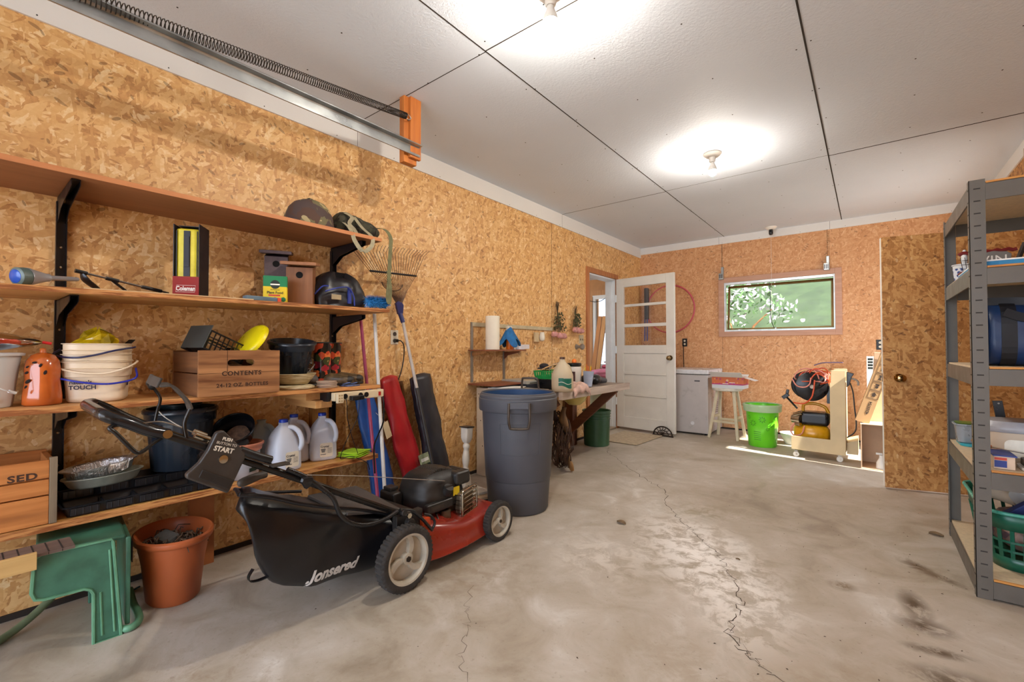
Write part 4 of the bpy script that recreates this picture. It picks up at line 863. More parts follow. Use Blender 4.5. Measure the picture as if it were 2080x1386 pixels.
# stack of round coasters and bits
CO = pm('coaster_tan', 0xa48c78, .7, var=.1)
for k in range(4):
    o = MB(TR((.315 + .003 * math.sin(k * 2), 1.235 + .003 * math.cos(k * 3), Z3(1.23) + .0005 + k * .0085))).lathe([(.0005, 0), (.048, 0), (.050, .002), (.050, .006), (.048, .008), (.0005, .008)], 30).build('round_coaster', CO, smooth=40)
    tag(o, ['bottom tan round coaster of the stack near the front shelf edge', 'second tan round coaster from the bottom of the stack', 'third tan round coaster from the bottom of the stack', 'top tan round coaster of the stack of four'][k], 'coaster', 'tan round coasters in a stack')
tag(MB(TR((.325, 1.36, Z3(1.36) + .0005), rz=.2)).box(-.03, -.045, 0, .03, .045, .006).tube(bez([(-.01, -.04, .010), (.02, -.02, .02), (0, .01, .011), (.025, .03, .018)], 5), .003, 6).build('blister_pack', pm('blue_grey_pack', 0x4a5a86, .3, var=.5, scale=40), bev=.001), 'small blue and clear package lying in front of the rain boots', 'package')
# ---------------------------------------------------------------- items on the lowest shelf (top face z = .405)
Z4 = .4055
ORC = wood('orange_crate_pine', 0xa5622c, 0xcb8548, 'y', .8, rough=.5, dark=0x7c4a24); GRYW = wood('grey_batten', 0x6a5a48, 0x8a7860, 'z', .8)
t = thing('fruit_crate', 'orange pine crate stencilled SED at the left end of the lowest shelf', 'crate', (.16, .05, Z4))
for k, (a_, c_) in enumerate(((.0, .098), (.101, .155), (.158, .222))): MB().box(.285, -.24, Z4 + .002 + a_, .297, .226, Z4 + c_).build('front_slat', ORC, t, world=True, bev=.0015)
for x in (.035,): 
    for k, (a_, c_) in enumerate(((.0, .098), (.101, .222))): MB().box(x, -.24, Z4 + .002 + a_, x + .012, .243, Z4 + c_).build('back_slat', ORC, t, world=True, bev=.0015)
MB().box(.2845, .2265, Z4 + .001, .300, .246, Z4 + .230).build('corner_batten', GRYW, t, world=True, bev=.001)
MB().box(.05, .226, Z4 + .001, .284, .243, Z4 + .215).build('end_board', ORC, t, world=True, bev=.001)
MB().box(.05, -.24, Z4 + .001, .284, -.225, Z4 + .215).build('end_board', ORC, t, world=True, bev=.001)
MB().box(.05, -.22, Z4 + .001, .284, .225, Z4 + .010).build('bottom_board', ORC, t, world=True)
text('SED', .031, STN, t, frame((.2975, .163, Z4 + .172), (0, 1, 0), (0, 0, 1)), sx=1.25, bold=.001, space=1.1)
# seed trays
TRY = pm('tray_black', 0x16171c, .33, var=.35, scale=6)
def tray(x, y, L, W, H, z, label, n):
    t = thing('seed_tray', label, 'tray', (x, y, z), rz=0)
    pr = lambda w_, l_, r_: rrect(w_, l_, r_, 4)
    b = MB()
    def loop(w_, l_, z_, r_=.012): return [(p[0], p[1], z_) for p in rrect(w_, l_, r_, 4)]
    Ls = [loop(W - .03, L - .03, 0), loop(W - .008, L - .008, H - .004), loop(W + .006, L + .006, H - .004), loop(W + .008, L + .008, H - .0005), loop(W - .006, L - .006, H), loop(W - .012, L - .012, H - .008), loop(W - .034, L - .034, .003)]
    m = len(Ls[0]); vs = [p for l in Ls for p in l]; fs = [tuple(range(m))[::-1]] + [tuple((len(Ls) - 1) * m + k for k in range(m))]
    for j in range(len(Ls) - 1):
        for k in range(m): fs.append((j * m + k, j * m + (k + 1) % m, (j + 1) * m + (k + 1) % m, (j + 1) * m + k))
    b.add(vs, fs); b.build('tray_shell', TRY, t, smooth=35)
    for k in range(n):
        y0_ = -L / 2 + .022 + k * (L - .04) / n; b = MB()
        b.box(W / 2 - .016, y0_, .006, W / 2 - .0015, y0_ + (L - .04) / n * .80, H - .008)
        for q in range(4): b.box(W / 2 - .0015, y0_ + .012 + q * (L - .04) / n * .2, .008, W / 2 + .0005, y0_ + .016 + q * (L - .04) / n * .2, H - .010)
        b.build('cell_pocket', TRY, t, bev=.002)
    for k in range(n - 1): MB().box(-W / 2 + .014, -L / 2 + .016 + (k + 1) * (L - .04) / n, .004, W / 2 - .018, -L / 2 + .022 + (k + 1) * (L - .04) / n, H * .8).build('divider', TRY, t)
    return t
tray(.225, .525, .53, .125, .040, Z4 + .0005, 'lower black seedling tray at the front of the lowest shelf', 5)
tray(.135, .530, .56, .13, .042, Z4 + .044, 'upper black seedling tray stacked behind the lower one under the foil pans', 5)
# foil roasting pans
FOIL = NT('foil'); ob = FOIL.tc.outputs['Object']; FOIL.bump(FOIL.math('ADD', FOIL.noise(ob, 55, 4, .6, 1), FOIL.noise(FOIL.mp(ob, (160, 160, 20)), 1, 2)), .75, .006); FOILM = FOIL.fin(srgb(0xe6e8ec), .32, 1)
FOIL2 = pm('dull_aluminium', 0xa9aea4, .38, .7, var=.25, scale=14, bump=.15, bscale=30)
t = thing('roasting_pan', 'smooth dull oval aluminium pan under the crumpled foil pan', 'pan', (.20, .385, Z4 + .088), rx=.03)
MB().lathe([(.0005, 0), (.092, 0), (.100, .006), (.114, .032), (.121, .036), (.122, .039), (.118, .040), (.110, .032), (.096, .006), (.0005, .005)], 44, sx=.62, sy=1.0).build('pan', FOIL2, t, smooth=60)
t = thing('foil_pan', 'crumpled bright foil roasting pan on top of the dull oval pan', 'pan', (.20, .375, Z4 + .122), rx=.10)
def fl_(a, j, z):
    m = mnoise.noise((math.cos(a) * 2.4, math.sin(a) * 2.4, 1)); return 1 + (.10 * m + .012 * math.sin(46 * a) if j > 1 and j < 9 else 0) - (.16 if (j in (3, 4, 5, 6) and .15 < a < .95) else 0)
MB().lathe([(.0005, 0), (.080, .001), (.090, .008), (.098, .034), (.110, .040), (.112, .044), (.106, .044), (.096, .036), (.084, .010), (.0005, .006)], 90, sx=.66, sy=1.0, fn=fl_).build('pan', FOILM, t, smooth=60)
# big black pot with small square pots in it
t = thing('nursery_pot', 'largest black ribbed nursery pot standing behind the mower handle', 'pot', (.140, .650, Z4 + .088))
ribbed(t, .104, .124, .262, NP, .014, 24, .02)
MB().cyl((.108, .045, .06), (.1135, .047, .06), .011, n=12).build('drain_hole', HO, t)
t = thing('square_pot', 'small dark square pot sitting inside the largest black pot', 'pot', (.15, .64, Z4 + .285)); T0 = TR(rz=.3)
MB(T0).lathe([(.0005, 0), (.048, 0), (.060, .075), (.066, .077), (.067, .083), (.060, .084), (.055, .07), (.045, .01), (.0005, .006)], 40, sq=6).build('body', pm('dark_teal_plastic', 0x1a262c, .35), t, smooth=40)
t = thing('round_pot', 'black round pot lying tilted on the terracotta rimmed pot', 'pot', (.195, .850, Z4 + .205))
T0 = TR((0, 0, 0), rx=.42, ry=.62)
MB(T0).lathe([(.0005, -.03), (.062, -.03), (.068, -.024), (.084, .045), (.088, .047), (.088, .052), (.084, .053), (.080, .045), (.064, -.022), (.0005, -.025)], 40).build('body', pm('gloss_black_plastic', 0x0c0c10, .18, var=.2), t, smooth=50)
MB(T0).lathe([(.0005, -.012), (.045, -.012), (.062, -.016)], 26, fn=lambda a, j, z: 1 + .1 * math.sin(3 * a)).build('soil', pm('brown_soil', 0x5c4230, .95, var=.4, scale=50, bump=.7), t)
t = thing('planter_pot', 'grey pot with a salmon terracotta rim left of the milk jugs', 'pot', (.19, .875, Z4 + .0005))
GPL = pm('grey_pot', 0x9a979a, .55, var=.08); SAL = pm('salmon_rim', 0xc07a60, .5, var=.1)
MB().lathe([(.0005, 0), (.070, 0), (.073, .005), (.080, .128)], 36).build('body', GPL, t, smooth=50)
MB().lathe([(.0805, .125), (.086, .128), (.089, .148), (.095, .152), (.096, .160), (.090, .163), (.084, .158), (.076, .14), (.060, .02), (.0005, .018)], 40, op=True).build('rim', SAL, t, smooth=50)
MB(TR((.0785, .022, .055), rz=.25)).add([(0, -.02, -.022), (0, .012, .026), (0, .018, .022), (0, .030, -.012), (0.001, .01, -.02), (.0015, -.02, -.022)], [(0, 1, 2, 3, 4)]).box(-.001, -.018, -.02, .001, .012, -.004).build('dark_print', PK, t)
# milk jugs
JUG = NT('translucent_jug'); 
def jm(t, col):
    ob = t.tc.outputs['Object']; t.bump(t.noise(ob, 18, 2), .12, .003)
    return t.fin(srgb(col), .32, 0, Transmission_Weight=.25, Subsurface_Weight=.35, Subsurface_Radius=(.05, .05, .05), IOR=1.2)
JUGM = jm(JUG, 0xdfe3ee); JUGB = jm(NT('cloudy_blue_jug'), 0xb9cfe2); CAPB = pm('blue_cap', 0x1538a8, .35, var=.1); LBL = pm('jug_label', 0xd9cdb8, .6, var=.05); INKG = pm('label_ink', 0x3c3c40, .7)
def jug(x, y, rz, label, cap=True, lab=True, mt=None, h=.25, grp='clear plastic milk jugs with blue caps'):
    mt = mt or JUGM
    t = thing('milk_jug', label, 'jug', (x, y, Z4 + .0005), rz=rz, group=grp if cap else None)
    w_ = .069
    prof = [(.0005, .004), (w_ * .86, 0), (w_ * .98, .006), (w_, .018), (w_, .105), (w_ * .985, .125), (w_ * .88, .155), (w_ * .66, .188), (w_ * .42, .212), (.0205, .222), (.019, .226), (.019, .232), (.0195, .236), (.0005, .236)]
    # the body with the pocket for the handle pressed into the +x +y corner
    def fn(a, j, z):
        f = 1.0
        if .10 < z < .215:
            d = abs(((a - .75 + PI) % (2 * PI)) - PI); f -= .22 * math.exp(-(d / .42) ** 2) * min(1, (z - .10) / .03)
        return f
    MB().lathe(prof, 64, sq=5, fn=fn).build('body', mt, t, smooth=75)
    hd = bez([(.018, .016, .212), (.036, .034, .208), (.054, .050, .186), (.064, .059, .150), (.064, .058, .118), (.056, .052, .098)], 7)
    MB().tube(hd, [.012] * len(hd), 10).build('handle', mt, t, smooth=75)
    if cap: MB().lathe([(.0005, .252), (.019, .252), (.0205, .250), (.0205, .2365), (.0005, .2363)], 30, fn=lambda a, j, z: 1 + .02 * math.cos(30 * a) * (0 < j < 4)).build('cap', CAPB, t, smooth=40)
    else: MB().tube([(.021 * math.cos(a), .021 * math.sin(a), .237) for a in [2 * PI * i / 20 for i in range(20)]], .003, 6, closed=True).build('neck_ring', mt, t, smooth=60)
    if lab:
        xf = w_ + .0035 - .0018
        MB().prism(rrect(.066, .076, .010, 4, .008, .058), xf - .001, xf, 'x').build('label', LBL, t)
        T = pmat(t)
        text('Crystal', .015, INKG, t, T @ frame((xf + .0003, .0, .077), (0, 1, 0), (0, 0, 1)), bold=.0004, name='label_lettering')
        for q in range(3): MB().box(xf, -.020 + q * .002, .060 - q * .0065, xf + .0006, .004 - q * .002, .0645 - q * .0065).build('label_line', INKG, t)
        MB().box(xf, -.022, .034, xf + .0006, .006, .037).build('label_rule', INKG, t)
        for q in range(5): MB().box(xf, .014, .042 + q * .006, xf + .0006, .036, .0435 + q * .006).build('label_line', INKG, t)
    return t
jug(.215, 1.06, .05, 'empty milk jug with a blue cap standing foremost, its label toward the room'); jug(.083, 1.175, -.2, 'empty milk jug with a blue cap half hidden behind the foremost one', lab=False)
jug(.15, 1.30, -.30, 'empty milk jug with a blue cap standing rightmost beside the green cloth'); jug(.068, 1.015, -.3, 'bluish capless jug behind the pot with the terracotta rim', cap=False, lab=False, mt=JUGB)
# lime cloth
t = thing('microfiber_cloth', 'folded lime green cloth lying at the right end of the lowest shelf', 'cloth', (.24, 1.44, Z4 + .001), rz=.35)
LIME = pm('lime_fabric', 0x9ac41e, .85, var=.18, scale=12, bump=.4, bscale=120)
for k in range(3):
    def cf(u, v, k=k): x = -.062 + .124 * v; y = -.066 + .132 * u; return (x + .004 * math.sin(5 * u + k), y + .004 * math.sin(6 * v + k), k * .009 + .003 + .0045 * (1 + mnoise.noise((x * 22, y * 22, k * 3.3))))
    MB().grid(cf, 16, 14).build('fold', LIME, t, smooth=180, solid=.005)
# ---------------------------------------------------------------- on the floor under the shelf
GRN = pm('green_step_plastic', 0x3c6a54, .4, var=.22, scale=14, bump=.06, bscale=30); GRNL = pm('worn_light_green', 0x5f9272, .45, var=.15)
t = thing('step_stool', 'green plastic step stool standing under the lowest shelf', 'stool', (.31, .39, 0))
# side panel facing the camera: an L with a leg, raised rim
T0 = TR((.315, .375, 0), rz=math.atan2(-.30, .42) - PI / 2 + PI / 2)
sx = Vector((-.42, -.30, 0)).normalized()
SP = frame((.4300, .398, 0), (-.10, -1, 0), (0, 0, 1))  # local x runs to the left in the picture, y up
L_ = [(0, 0), (.025, .335), (.030, .345), (.20, .345), (.215, .335), (.220, .228), (.212, .205), (.19, .198), (.098, .196), (.082, .188), (.074, .172), (.072, 0)]
b = MB(SP); b.prism(L_, -.012, 0, 'z'); b.build('side_panel', GRN, t, world=True, bev=.004)
b = MB(SP); b.tube([(p[0], p[1], -.013) for p in L_], .0055, 6, closed=True); b.tube([(.050, .02, -.013), (.056, .17, -.013)], .0035, 6); b.tube([(.018, .02, -.013), (.034, .31, -.013)], .0035, 6); b.build('side_rim', GRNL, t, world=True, smooth=60)
SP2 = frame((.10, .432, 0), (-.10, -1, 0), (0, 0, 1)); b = MB(SP2); b.prism(L_, 0, .012, 'z'); b.build('side_panel', GRN, t, world=True, bev=.004)
b = MB(); b.prism([(.424, .410), (.11, .444), (.075, .22), (.395, .185)], .328, .343, 'z'); b.build('top_step', GRN, t, world=True, bev=.006)
b = MB(); b.prism([(.428, .409), (.105, .4415), (.108, .455), (.431, .423)], .02, .334, 'z'); 
b.build('riser_panel', GRN, t, world=True, bev=.004)
b = MB(); b.prism([(.32, .4375), (.42, .4275), (.4205, .4305), (.3205, .4405)], .235, .31, 'z'); b.build('hand_hole', HO, t, world=True)
b = MB(); b.tube(bez([(.425, .395, .013), (.446, .42, .013), (.42, .45, .014), (.35, .462, .016), (.27, .464, .02), (.20, .466, .05)], 6), .0125, 8); b.build('foot_rail', GRNL, t, world=True, smooth=60)
GH = pm('green_hose', 0x6d7a5c, .5, var=.2)
tag(MB().tube(bez([(.30, -.05, .014), (.22, .08, .014), (.16, .16, .02), (.11, .24, .06), (.07, .31, .12)], 8), .0135, 10).build('garden_hose', GH, smooth=60), 'dull green hose end curving under the step stool', 'hose')
VENT = wood('grey_lath_board', 0x5c4a42, 0x7a6458, 'y', .8)
b = MB(); b.box(.34, -.30, .345, .42, .285, .352)
for k in range(17): b.slot(1).box(.3395, -.28 + k * .033, .3521, .4205, -.275 + k * .033, .3525)
b = MB(TR((.44, -.01, .333), rx=.0, ry=.0))
b.box(-.11, -.30, .013, .0, .285, .022); b.slot(1)
for k in range(18): b.box(-.105, -.29 + k * .032, .0222, -.002, -.286 + k * .032, .0226)
for k in range(18): b.box(.0, -.29 + k * .032, .0135, .0004, -.288 + k * .032, .0215)
tag(b.build('slatted_board', [VENT, DARK]), 'dark grooved board laid across the green step stool', 'board')
tag(MB().box(.27, -.30, .292, .452, .128, .3275).build('plank', wood('pale_plank', 0xb08a50, 0xcfaa6e, 'y', .7)), 'pale pine plank under the dark grooved board', 'plank') if False else None
tag(MB().box(.449, -.30, .314, .462, .185, .368).build('plank', wood('pale_plank', 0xb08a50, 0xcfaa6e, 'y', .7), bev=.001), 'pale plank on edge in front of the grooved board on the stool', 'plank')
# oval planter with dead plants
TER = pm('terracotta_plastic', 0xa8562c, .45, var=.1, scale=5)
t = thing('oval_planter', 'brown-orange oval planter with dead stems on the floor', 'planter', (.275, .592, .0005), rz=-.05)
MB().lathe([(.0005, 0), (.100, 0), (.105, .006), (.122, .15), (.131, .195), (.134, .205), (.138, .235), (.152, .240), (.157, .25), (.156, .262), (.148, .268), (.140, .262), (.134, .24), (.118, .20), (.10, .02), (.0005, .015)], 60, sx=1.12, sy=.86).build('body', TER, t, smooth=45)
MB().lathe([(.0005, .205), (.08, .212), (.128, .205)], 40, sx=1.1, sy=.84, fn=lambda a, j, z: 1 + .04 * math.sin(7 * a)).build('soil', SOIL, t)
rp = random.Random(12); b = MB()
for k in range(90):
    a = rp.uniform(0, 2 * PI); q = rp.random() ** .5; x, y = .12 * q * math.cos(a), .09 * q * math.sin(a); z = .212
    dx, dy, dz = rp.gauss(0, .018), rp.gauss(0, .018), rp.uniform(.0, .045); b.tube([(x, y, z), (x + dx * .6, y + dy * .6, z + dz), (x + dx * 1.6, y + dy * 1.6, z + dz * .7)], rp.uniform(.0015, .004), 4)
o = b.build('dead_stems', pm('dead_brown', 0x4c3828, .9, var=.5, scale=40), t); o['kind'] = 'stuff'
MB(TR((-.015, -.02, .222), rx=.3, ry=.2, rz=.5)).box(-.04, -.03, -.015, .04, .03, .03).build('grey_clod', pm('grey_clod', 0x42403e, .95, var=.3, bump=.6), t, bev=.012)
tag(MB().box(.06, .70, .0005, .085, .80, .36).build('cardboard_sheet', pm('orange_cardboard', 0xa86638, .75, var=.08), bev=.001), 'orange-brown board standing against the wall behind the oval planter', 'board')
tag(MB().tube(bez([(.06, .42, .006), (.12, .47, .006), (.10, .52, .006)], 6), .004, 6).box(.10, .455, .0005, .16, .475, .012).build('blue_clip', pm('teal_clip', 0x1d5a6a, .4), smooth=50), 'small teal clip on the floor behind the step stool', 'clip')
# ---------------------------------------------------------------- lawn mower
MRED = pm('mower_red', 0x8c2a1c, .28, var=.1, scale=6, Coat_Weight=.3); TIRE = pm('dirty_tire', 0x2e2925, .8, var=.3, scale=25, bump=.4, bscale=90); RIM = pm('dusty_grey_rim', 0xb0a796, .45, var=.12)
MBK = pm('engine_black', 0x211e1c, .45, var=.3, scale=18); TUBE = pm('gunmetal_tube', 0x2b2826, .25, .6, var=.2); DUST = pm('dusty_black', 0x3a332c, .6, var=.35, scale=30)
BAGM = pm('bag_fabric', 0x0e0e12, .34, var=.4, scale=5, bump=.25, bscale=14); FLAPM = pm('dusty_flap', 0x4a4440, .6, var=.2, scale=12); CHR = pm('chrome', 0xb8b0a0, .2, 1, var=.2)
mw = thing('lawn_mower', 'red push lawn mower with a black grass bag parked beside the shelves', 'lawn mower', (.74, 1.5, 0))
# deck
lv = [(.052, 1.0, 0), (.058, 1.015, 0), (.066, 1.0, 0), (.085, .975, .1), (.125, .955, .4), (.150, .90, .8), (.158, .80, 1.0), (.162, .60, 1.0), (.175, .42, 1.0)]
n = 64; vs = []; fs = []
for (z, s, rise) in lv:
    for k in range(n):
        a = 2 * PI * k / n; ca, sa = math.cos(a), math.sin(a); q = 1 / (abs(ca) ** 3.0 + abs(sa) ** 3.0) ** (1 / 3.0)
        x = .74 + .250 * s * ca * q; y = 1.585 + .355 * s * sa * q
        if sa > 0: x = .74 + (x - .74) * (1 - .10 * sa)
        zz = z + rise * (.085 * max(0, (1.60 - y) / .35) ** 1.0) ; vs.append((x, y, zz))
for j in range(len(lv) - 1):
    for k in range(n): fs.append((j * n + k, j * n + (k + 1) % n, (j + 1) * n + (k + 1) % n, (j + 1) * n + k))
fs.append(tuple((len(lv) - 1) * n + k for k in range(n)))
MB().add(vs, fs).build('deck', MRED, mw, smooth=48, world=True)
MB().prism([(.56, 1.80), (.92, 1.80), (.955, 1.87), (.93, 1.925), (.55, 1.925), (.53, 1.87)], .10, .150, 'z').build('front_apron', MRED, mw, world=True, bev=.012, seg=3)
MB().cyl((.48, 1.825, .10), (1.0, 1.825, .10), .008, n=10).build('front_axle', SPR, mw, world=True, smooth=60); MB().cyl((.48, 1.205, .135), (1.0, 1.205, .135), .009, n=10).build('rear_axle', SPR, mw, world=True, smooth=60)
def wheel(x, y, R, w_, sgn):
    T = TR((x, y, R + .001), ry=PI / 2); H = w_ / 2
    N_ = 126; k_ = R
    wh = MB(T).lathe([(k_ * .72, -H * .8), (k_ * .78, -H), (k_ * .92, -H), (k_ * .985, -H * .7), (k_ * .985, H * .7), (k_ * .92, H), (k_ * .78, H), (k_ * .72, H * .8), (k_ * .72, -H * .8)], N_, fn=lambda a, j, z: 1 + (.022 * (1 if math.sin(42 * a + .5) > 0 else -1) if j in (3, 4) else 0))
    o = wh.build('wheel', TIRE, mw, world=True, smooth=40)
    Tw = TR((x, y, R + .001), ry=PI / 2)
    r_ = MB(Tw); r_.lathe([(k_ * .70, -H * .78), (k_ * .765, -H * .95), (k_ * .765, H * .95), (k_ * .70, H * .9), (k_ * .66, H * .3), (k_ * .66, -H * .3), (k_ * .70, -H * .78)], 48)
    r_.lathe([(.0005, -H * .4), (k_ * .70, -H * .4), (k_ * .70, -H * .2), (.0005, -H * .2)], 40)
    r_.lathe([(.0005, -H * .5), (k_ * .17, -H * .5), (k_ * .17, H * .75), (.0005, H * .75)], 20)
    for q in range(3):
        a0 = q * 2 * PI / 3 + .5
        for s_ in range(6):
            u0, u1 = s_ / 6, (s_ + 1) / 6; 
            def pt(u, e): a = a0 + .55 * u * u + e * (.34 - .12 * u) * (1 - .4 * u) ; rr = k_ * (.12 + .60 * u); return (rr * math.cos(a), rr * math.sin(a))
            p = [pt(u0, -1), pt(u1, -1), pt(u1, 1), pt(u0, 1)]; r_.prism(p, -H * .2, H * (.62 - .1 * u0), 'z')
    T2 = o
    rr_ = r_.build('rim', RIM, o, world=True, smooth=35)
    MB(Tw).lathe([(.0005, H * .76), (k_ * .09, H * .76), (k_ * .09, H * .9), (.0005, H * .9)], 6).build('axle_bolt', SPR, o, world=True)
    return o
wheel(1.000, 1.205, .135, .055, 1); wheel(.985, 1.825, .102, .045, 1); wheel(.478, 1.205, .135, .055, 1); wheel(.495, 1.825, .102, .045, 1)
# engine
b = MB(); ec = (.725, 1.585)
b.lathe([(.150, .215), (.158, .222), (.160, .262), (.155, .285), (.150, .292), (.146, .310), (.135, .345), (.108, .372), (.07, .388), (.0005, .392)], 56, c=(ec[0], ec[1], 0), sx=.90, sy=1.02, fn=lambda a, j, z: 1 / (abs(math.cos(a)) ** 3 + abs(math.sin(a)) ** 3) ** (1 / 3) * .98)
b.build('engine_shroud', MBK, mw, world=True, smooth=40)
b = MB()
for k in range(15):
    y = 1.50 + k * .0115; hx = .075; b.box(.66, y, .374 - .0006 * abs(k - 7) ** 1.5, .80, y + .0055, .395 - .0006 * abs(k - 7) ** 1.8)
b.build('cooling_grille', DUST, mw, world=True)
b = MB(); b.box(.715, 1.635, .30, .865, 1.745, .372); b.build('air_box', MBK, mw, world=True, bev=.018, seg=3)
for k in range(2): MB().box(.74, 1.68 + k * .022, .3715, .82, 1.688 + k * .022, .3735).build('slot', HO, mw, world=True)
MB().box(.85, 1.43, .215, .88, 1.60, .262).build('front_panel', MBK, mw, world=True, bev=.008, seg=3)
MB().box(.8805, 1.45, .232, .8812, 1.535, .250).build('dark_label', DUST, mw, world=True)
b = MB(); b.cyl((.855, 1.575, .285), (.875, 1.575, .318), .026, .024, 22); b.bar((.872, 1.552, .320), (.872, 1.598, .320), .008, .012); b.build('fuel_cap', MBK, mw, world=True, smooth=40)
MB().box(.8665, 1.612, .262, .8672, 1.655, .305).box(.8672, 1.618, .268, .8675, 1.649, .299).build('yellow_sticker', PY, mw, world=True)
MB().box(.58, 1.37, .225, .70, 1.425, .30).build('primer_housing', MBK, mw, world=True, bev=.012, seg=3); MB().box(.60, 1.38, .3005, .66, 1.43, .318).build('dark_lever', MBK, mw, world=True, bev=.004)
MB().box(.60, 1.47, .150, .84, 1.76, .218).build('engine_block', DUST, mw, world=True, bev=.01)
MB().cyl((.865, 1.56, .155), (.865, 1.56, .205), .026, n=20).build('oil_filter', pm('rusty_metal', 0x6a5844, .5, .6, var=.3), mw, world=True, smooth=50)
MB().tube(bez([(.86, 1.50, .21), (.90, 1.48, .18), (.89, 1.45, .165), (.84, 1.44, .165)], 6), .004, 6).tube(bez([(.86, 1.46, .21), (.91, 1.43, .19), (.90, 1.42, .165)], 6), .003, 6).build('hose_loop', BP, mw, world=True, smooth=60)
# muffler guard
T0 = frame((.865, 1.705, .215), (-.30, 1, 0), (0, .0, 1)); P_ = rrect(.165, .145, .02, 5)
b = MB(T0); b.tube([(p[0], p[1], .022) for p in P_], .0055, 8, closed=True)
for k in range(6): b.bar((-.075, -.052 + k * .021, .022), (.075, -.052 + k * .021, .022), .005, .009, (0, 0, 1))
for sx_ in (-.08, .08):
    for k in range(5): b.bar((sx_, -.05 + k * .025, .022), (sx_, -.05 + k * .025, -.03), .004, .004)
b.box(-.002, -.07, .018, .002, -.02, .026); b.build('muffler_guard', CHR, mw, world=True, smooth=40)
MB(T0).box(-.065, -.055, -.035, .065, .055, .012).build('muffler', pm('muffler_steel', 0x8a7c68, .35, .8, var=.35, scale=20), mw, world=True, bev=.012, seg=3)
# rear door flap and height levers
b = MB(); b.add([(.90, 1.00, .360), (.58, 1.00, .366), (.58, 1.235, .352), (.90, 1.235, .310), (.90, 1.285, .285), (.58, 1.30, .31), (.90, .995, .348), (.58, .995, .352), (.58, 1.23, .335), (.90, 1.23, .295), (.90, 1.285, .24), (.58, 1.30, .26)],
    [(0, 3, 2, 1), (3, 4, 5, 2), (6, 7, 8, 9), (9, 8, 11, 10), (0, 1, 7, 6), (0, 6, 9, 3), (3, 9, 10, 4), (1, 2, 8, 7), (2, 5, 11, 8), (4, 10, 11, 5)]); b.build('rear_flap', FLAPM, mw, world=True, bev=.004)
MB().box(.58, 1.26, .12, .90, 1.36, .27).build('rear_bulkhead', MBK, mw, world=True, bev=.01)
b = MB(); b.box(.955, 1.315, .195, .985, 1.36, .262); b.build('orange_lever_base', pm('mower_orange', 0xc8481e, .35), mw, world=True, bev=.006)
b = MB(); b.box(.93, 1.19, .10, .962, 1.33, .30); b.cyl((.95, 1.215, .315), (.985, 1.215, .315), .014, n=14); b.cyl((.96, 1.25, .26), (.985, 1.25, .26), .022, n=16); b.build('handle_bracket', MBK, mw, world=True, bev=.003)
b = MB(); b.cyl((.985, 1.235, .300), (.992, 1.235, .300), .012, n=6); b.bar((.985, 1.27, .22), (.985, 1.345, .175), .006, .016, (1, 0, 0)); b.build('bracket_bolts', CHR, mw, world=True) 
# handle
HS = lambda y: .305 + (1.215 - y) * .566
near = [(.93, 1.215, HS(1.215)), (.93, .82, HS(.82)), (.93, .80, HS(.80)), (.93, .44, HS(.44) - .002), (.93, .31, .808), (.925, .275, .826), (.90, .262, .836), (.76, .262, .842), (.63, .275, .845), (.60, .31, .832), (.60, .44, HS(.44)), (.60, .80, HS(.8)), (.60, 1.215, HS(1.215))]
nb = bez(near, 6)
MB().tube([p for p in nb], .0125, 12).build('handle_tube', TUBE, mw, world=True, smooth=60)
b = MB(); b.tube(bez([(.93, .405, HS(.405)), (.93, .36, .779), (.93, .315, .806), (.922, .278, .825), (.90, .262, .836), (.80, .262, .840), (.68, .264, .844), (.62, .285, .843)], 5), .0155, 12); b.build('foam_grip', pm('shiny_black_grip', 0x17181c, .18, var=.2), mw, world=True, smooth=60)
for x in (.93, .60): 
    MB().cyl((x - .022, .80, HS(.8)), (x + .028, .80, HS(.8)), .009, n=12).lathe([(.0005, .028), (.020, .028), (.022, .034), (.018, .042), (.0005, .044)], 14, T=TR((x, .80, HS(.8)), ry=PI / 2), fn=lambda a, j, z: 1 + .18 * math.cos(3 * a)).build('wing_knob', BP, mw, world=True, smooth=40)
def lever(pts, r, nm='control_lever', m=None): return MB().tube(bez(pts, 6), r, 8).build(nm, m or TUBE, mw, world=True, smooth=60)
lever([(.935, .447, .745), (.93, .443, .79), (.93, .457, .832)], .006); 
b = MB(); b.ribbon(bez([(.93, .457, .830), (.93, .450, .852), (.93, .435, .875), (.928, .410, .904), (.92, .385, .908)], 5), .026, (1, .3, -.3), .007); b.build('lever_paddle', DUST, mw, world=True, bev=.002)
lever([(.62, .444, .765), (.62, .450, .80), (.62, .458, .84), (.62, .446, .868), (.63, .432, .885)], .005)
MB().ball((.64, .43, .892), .013, 12, 8, sx=1.5, sz=1.4).build('lever_knob', TUBE, mw, world=True, smooth=80)
MB().ribbon(bez([(.66, .418, .905), (.74, .40, .918), (.80, .395, .915), (.90, .388, .912)], 5), .030, (0, .4, 1), .007).build('lever_paddle', DUST, mw, world=True, bev=.002)
lever([(.93, .395, .760), (.935, .37, .745), (.94, .345, .727), (.94, .332, .724), (.94, .318, .738), (.94, .285, .785), (.935, .273, .799), (.93, .285, .805), (.93, .305, .806)], .0055, 'lower_bail')
MB().cyl((.918, .398, .766), (.948, .398, .766), .012, n=14).build('bail_pivot', CHR, mw, world=True, smooth=50)
WIRE = pm('grey_cable', 0x9c948a, .35, .4)
lever([(.62, .452, .80), (.64, .47, .775), (.70, .50, .745), (.74, .53, .725)], .0018, 'brake_cable', WIRE); lever([(.90, .35, .80), (.88, .40, .795), (.85, .46, .765), (.82, .50, .74)], .0018, 'brake_cable', WIRE)
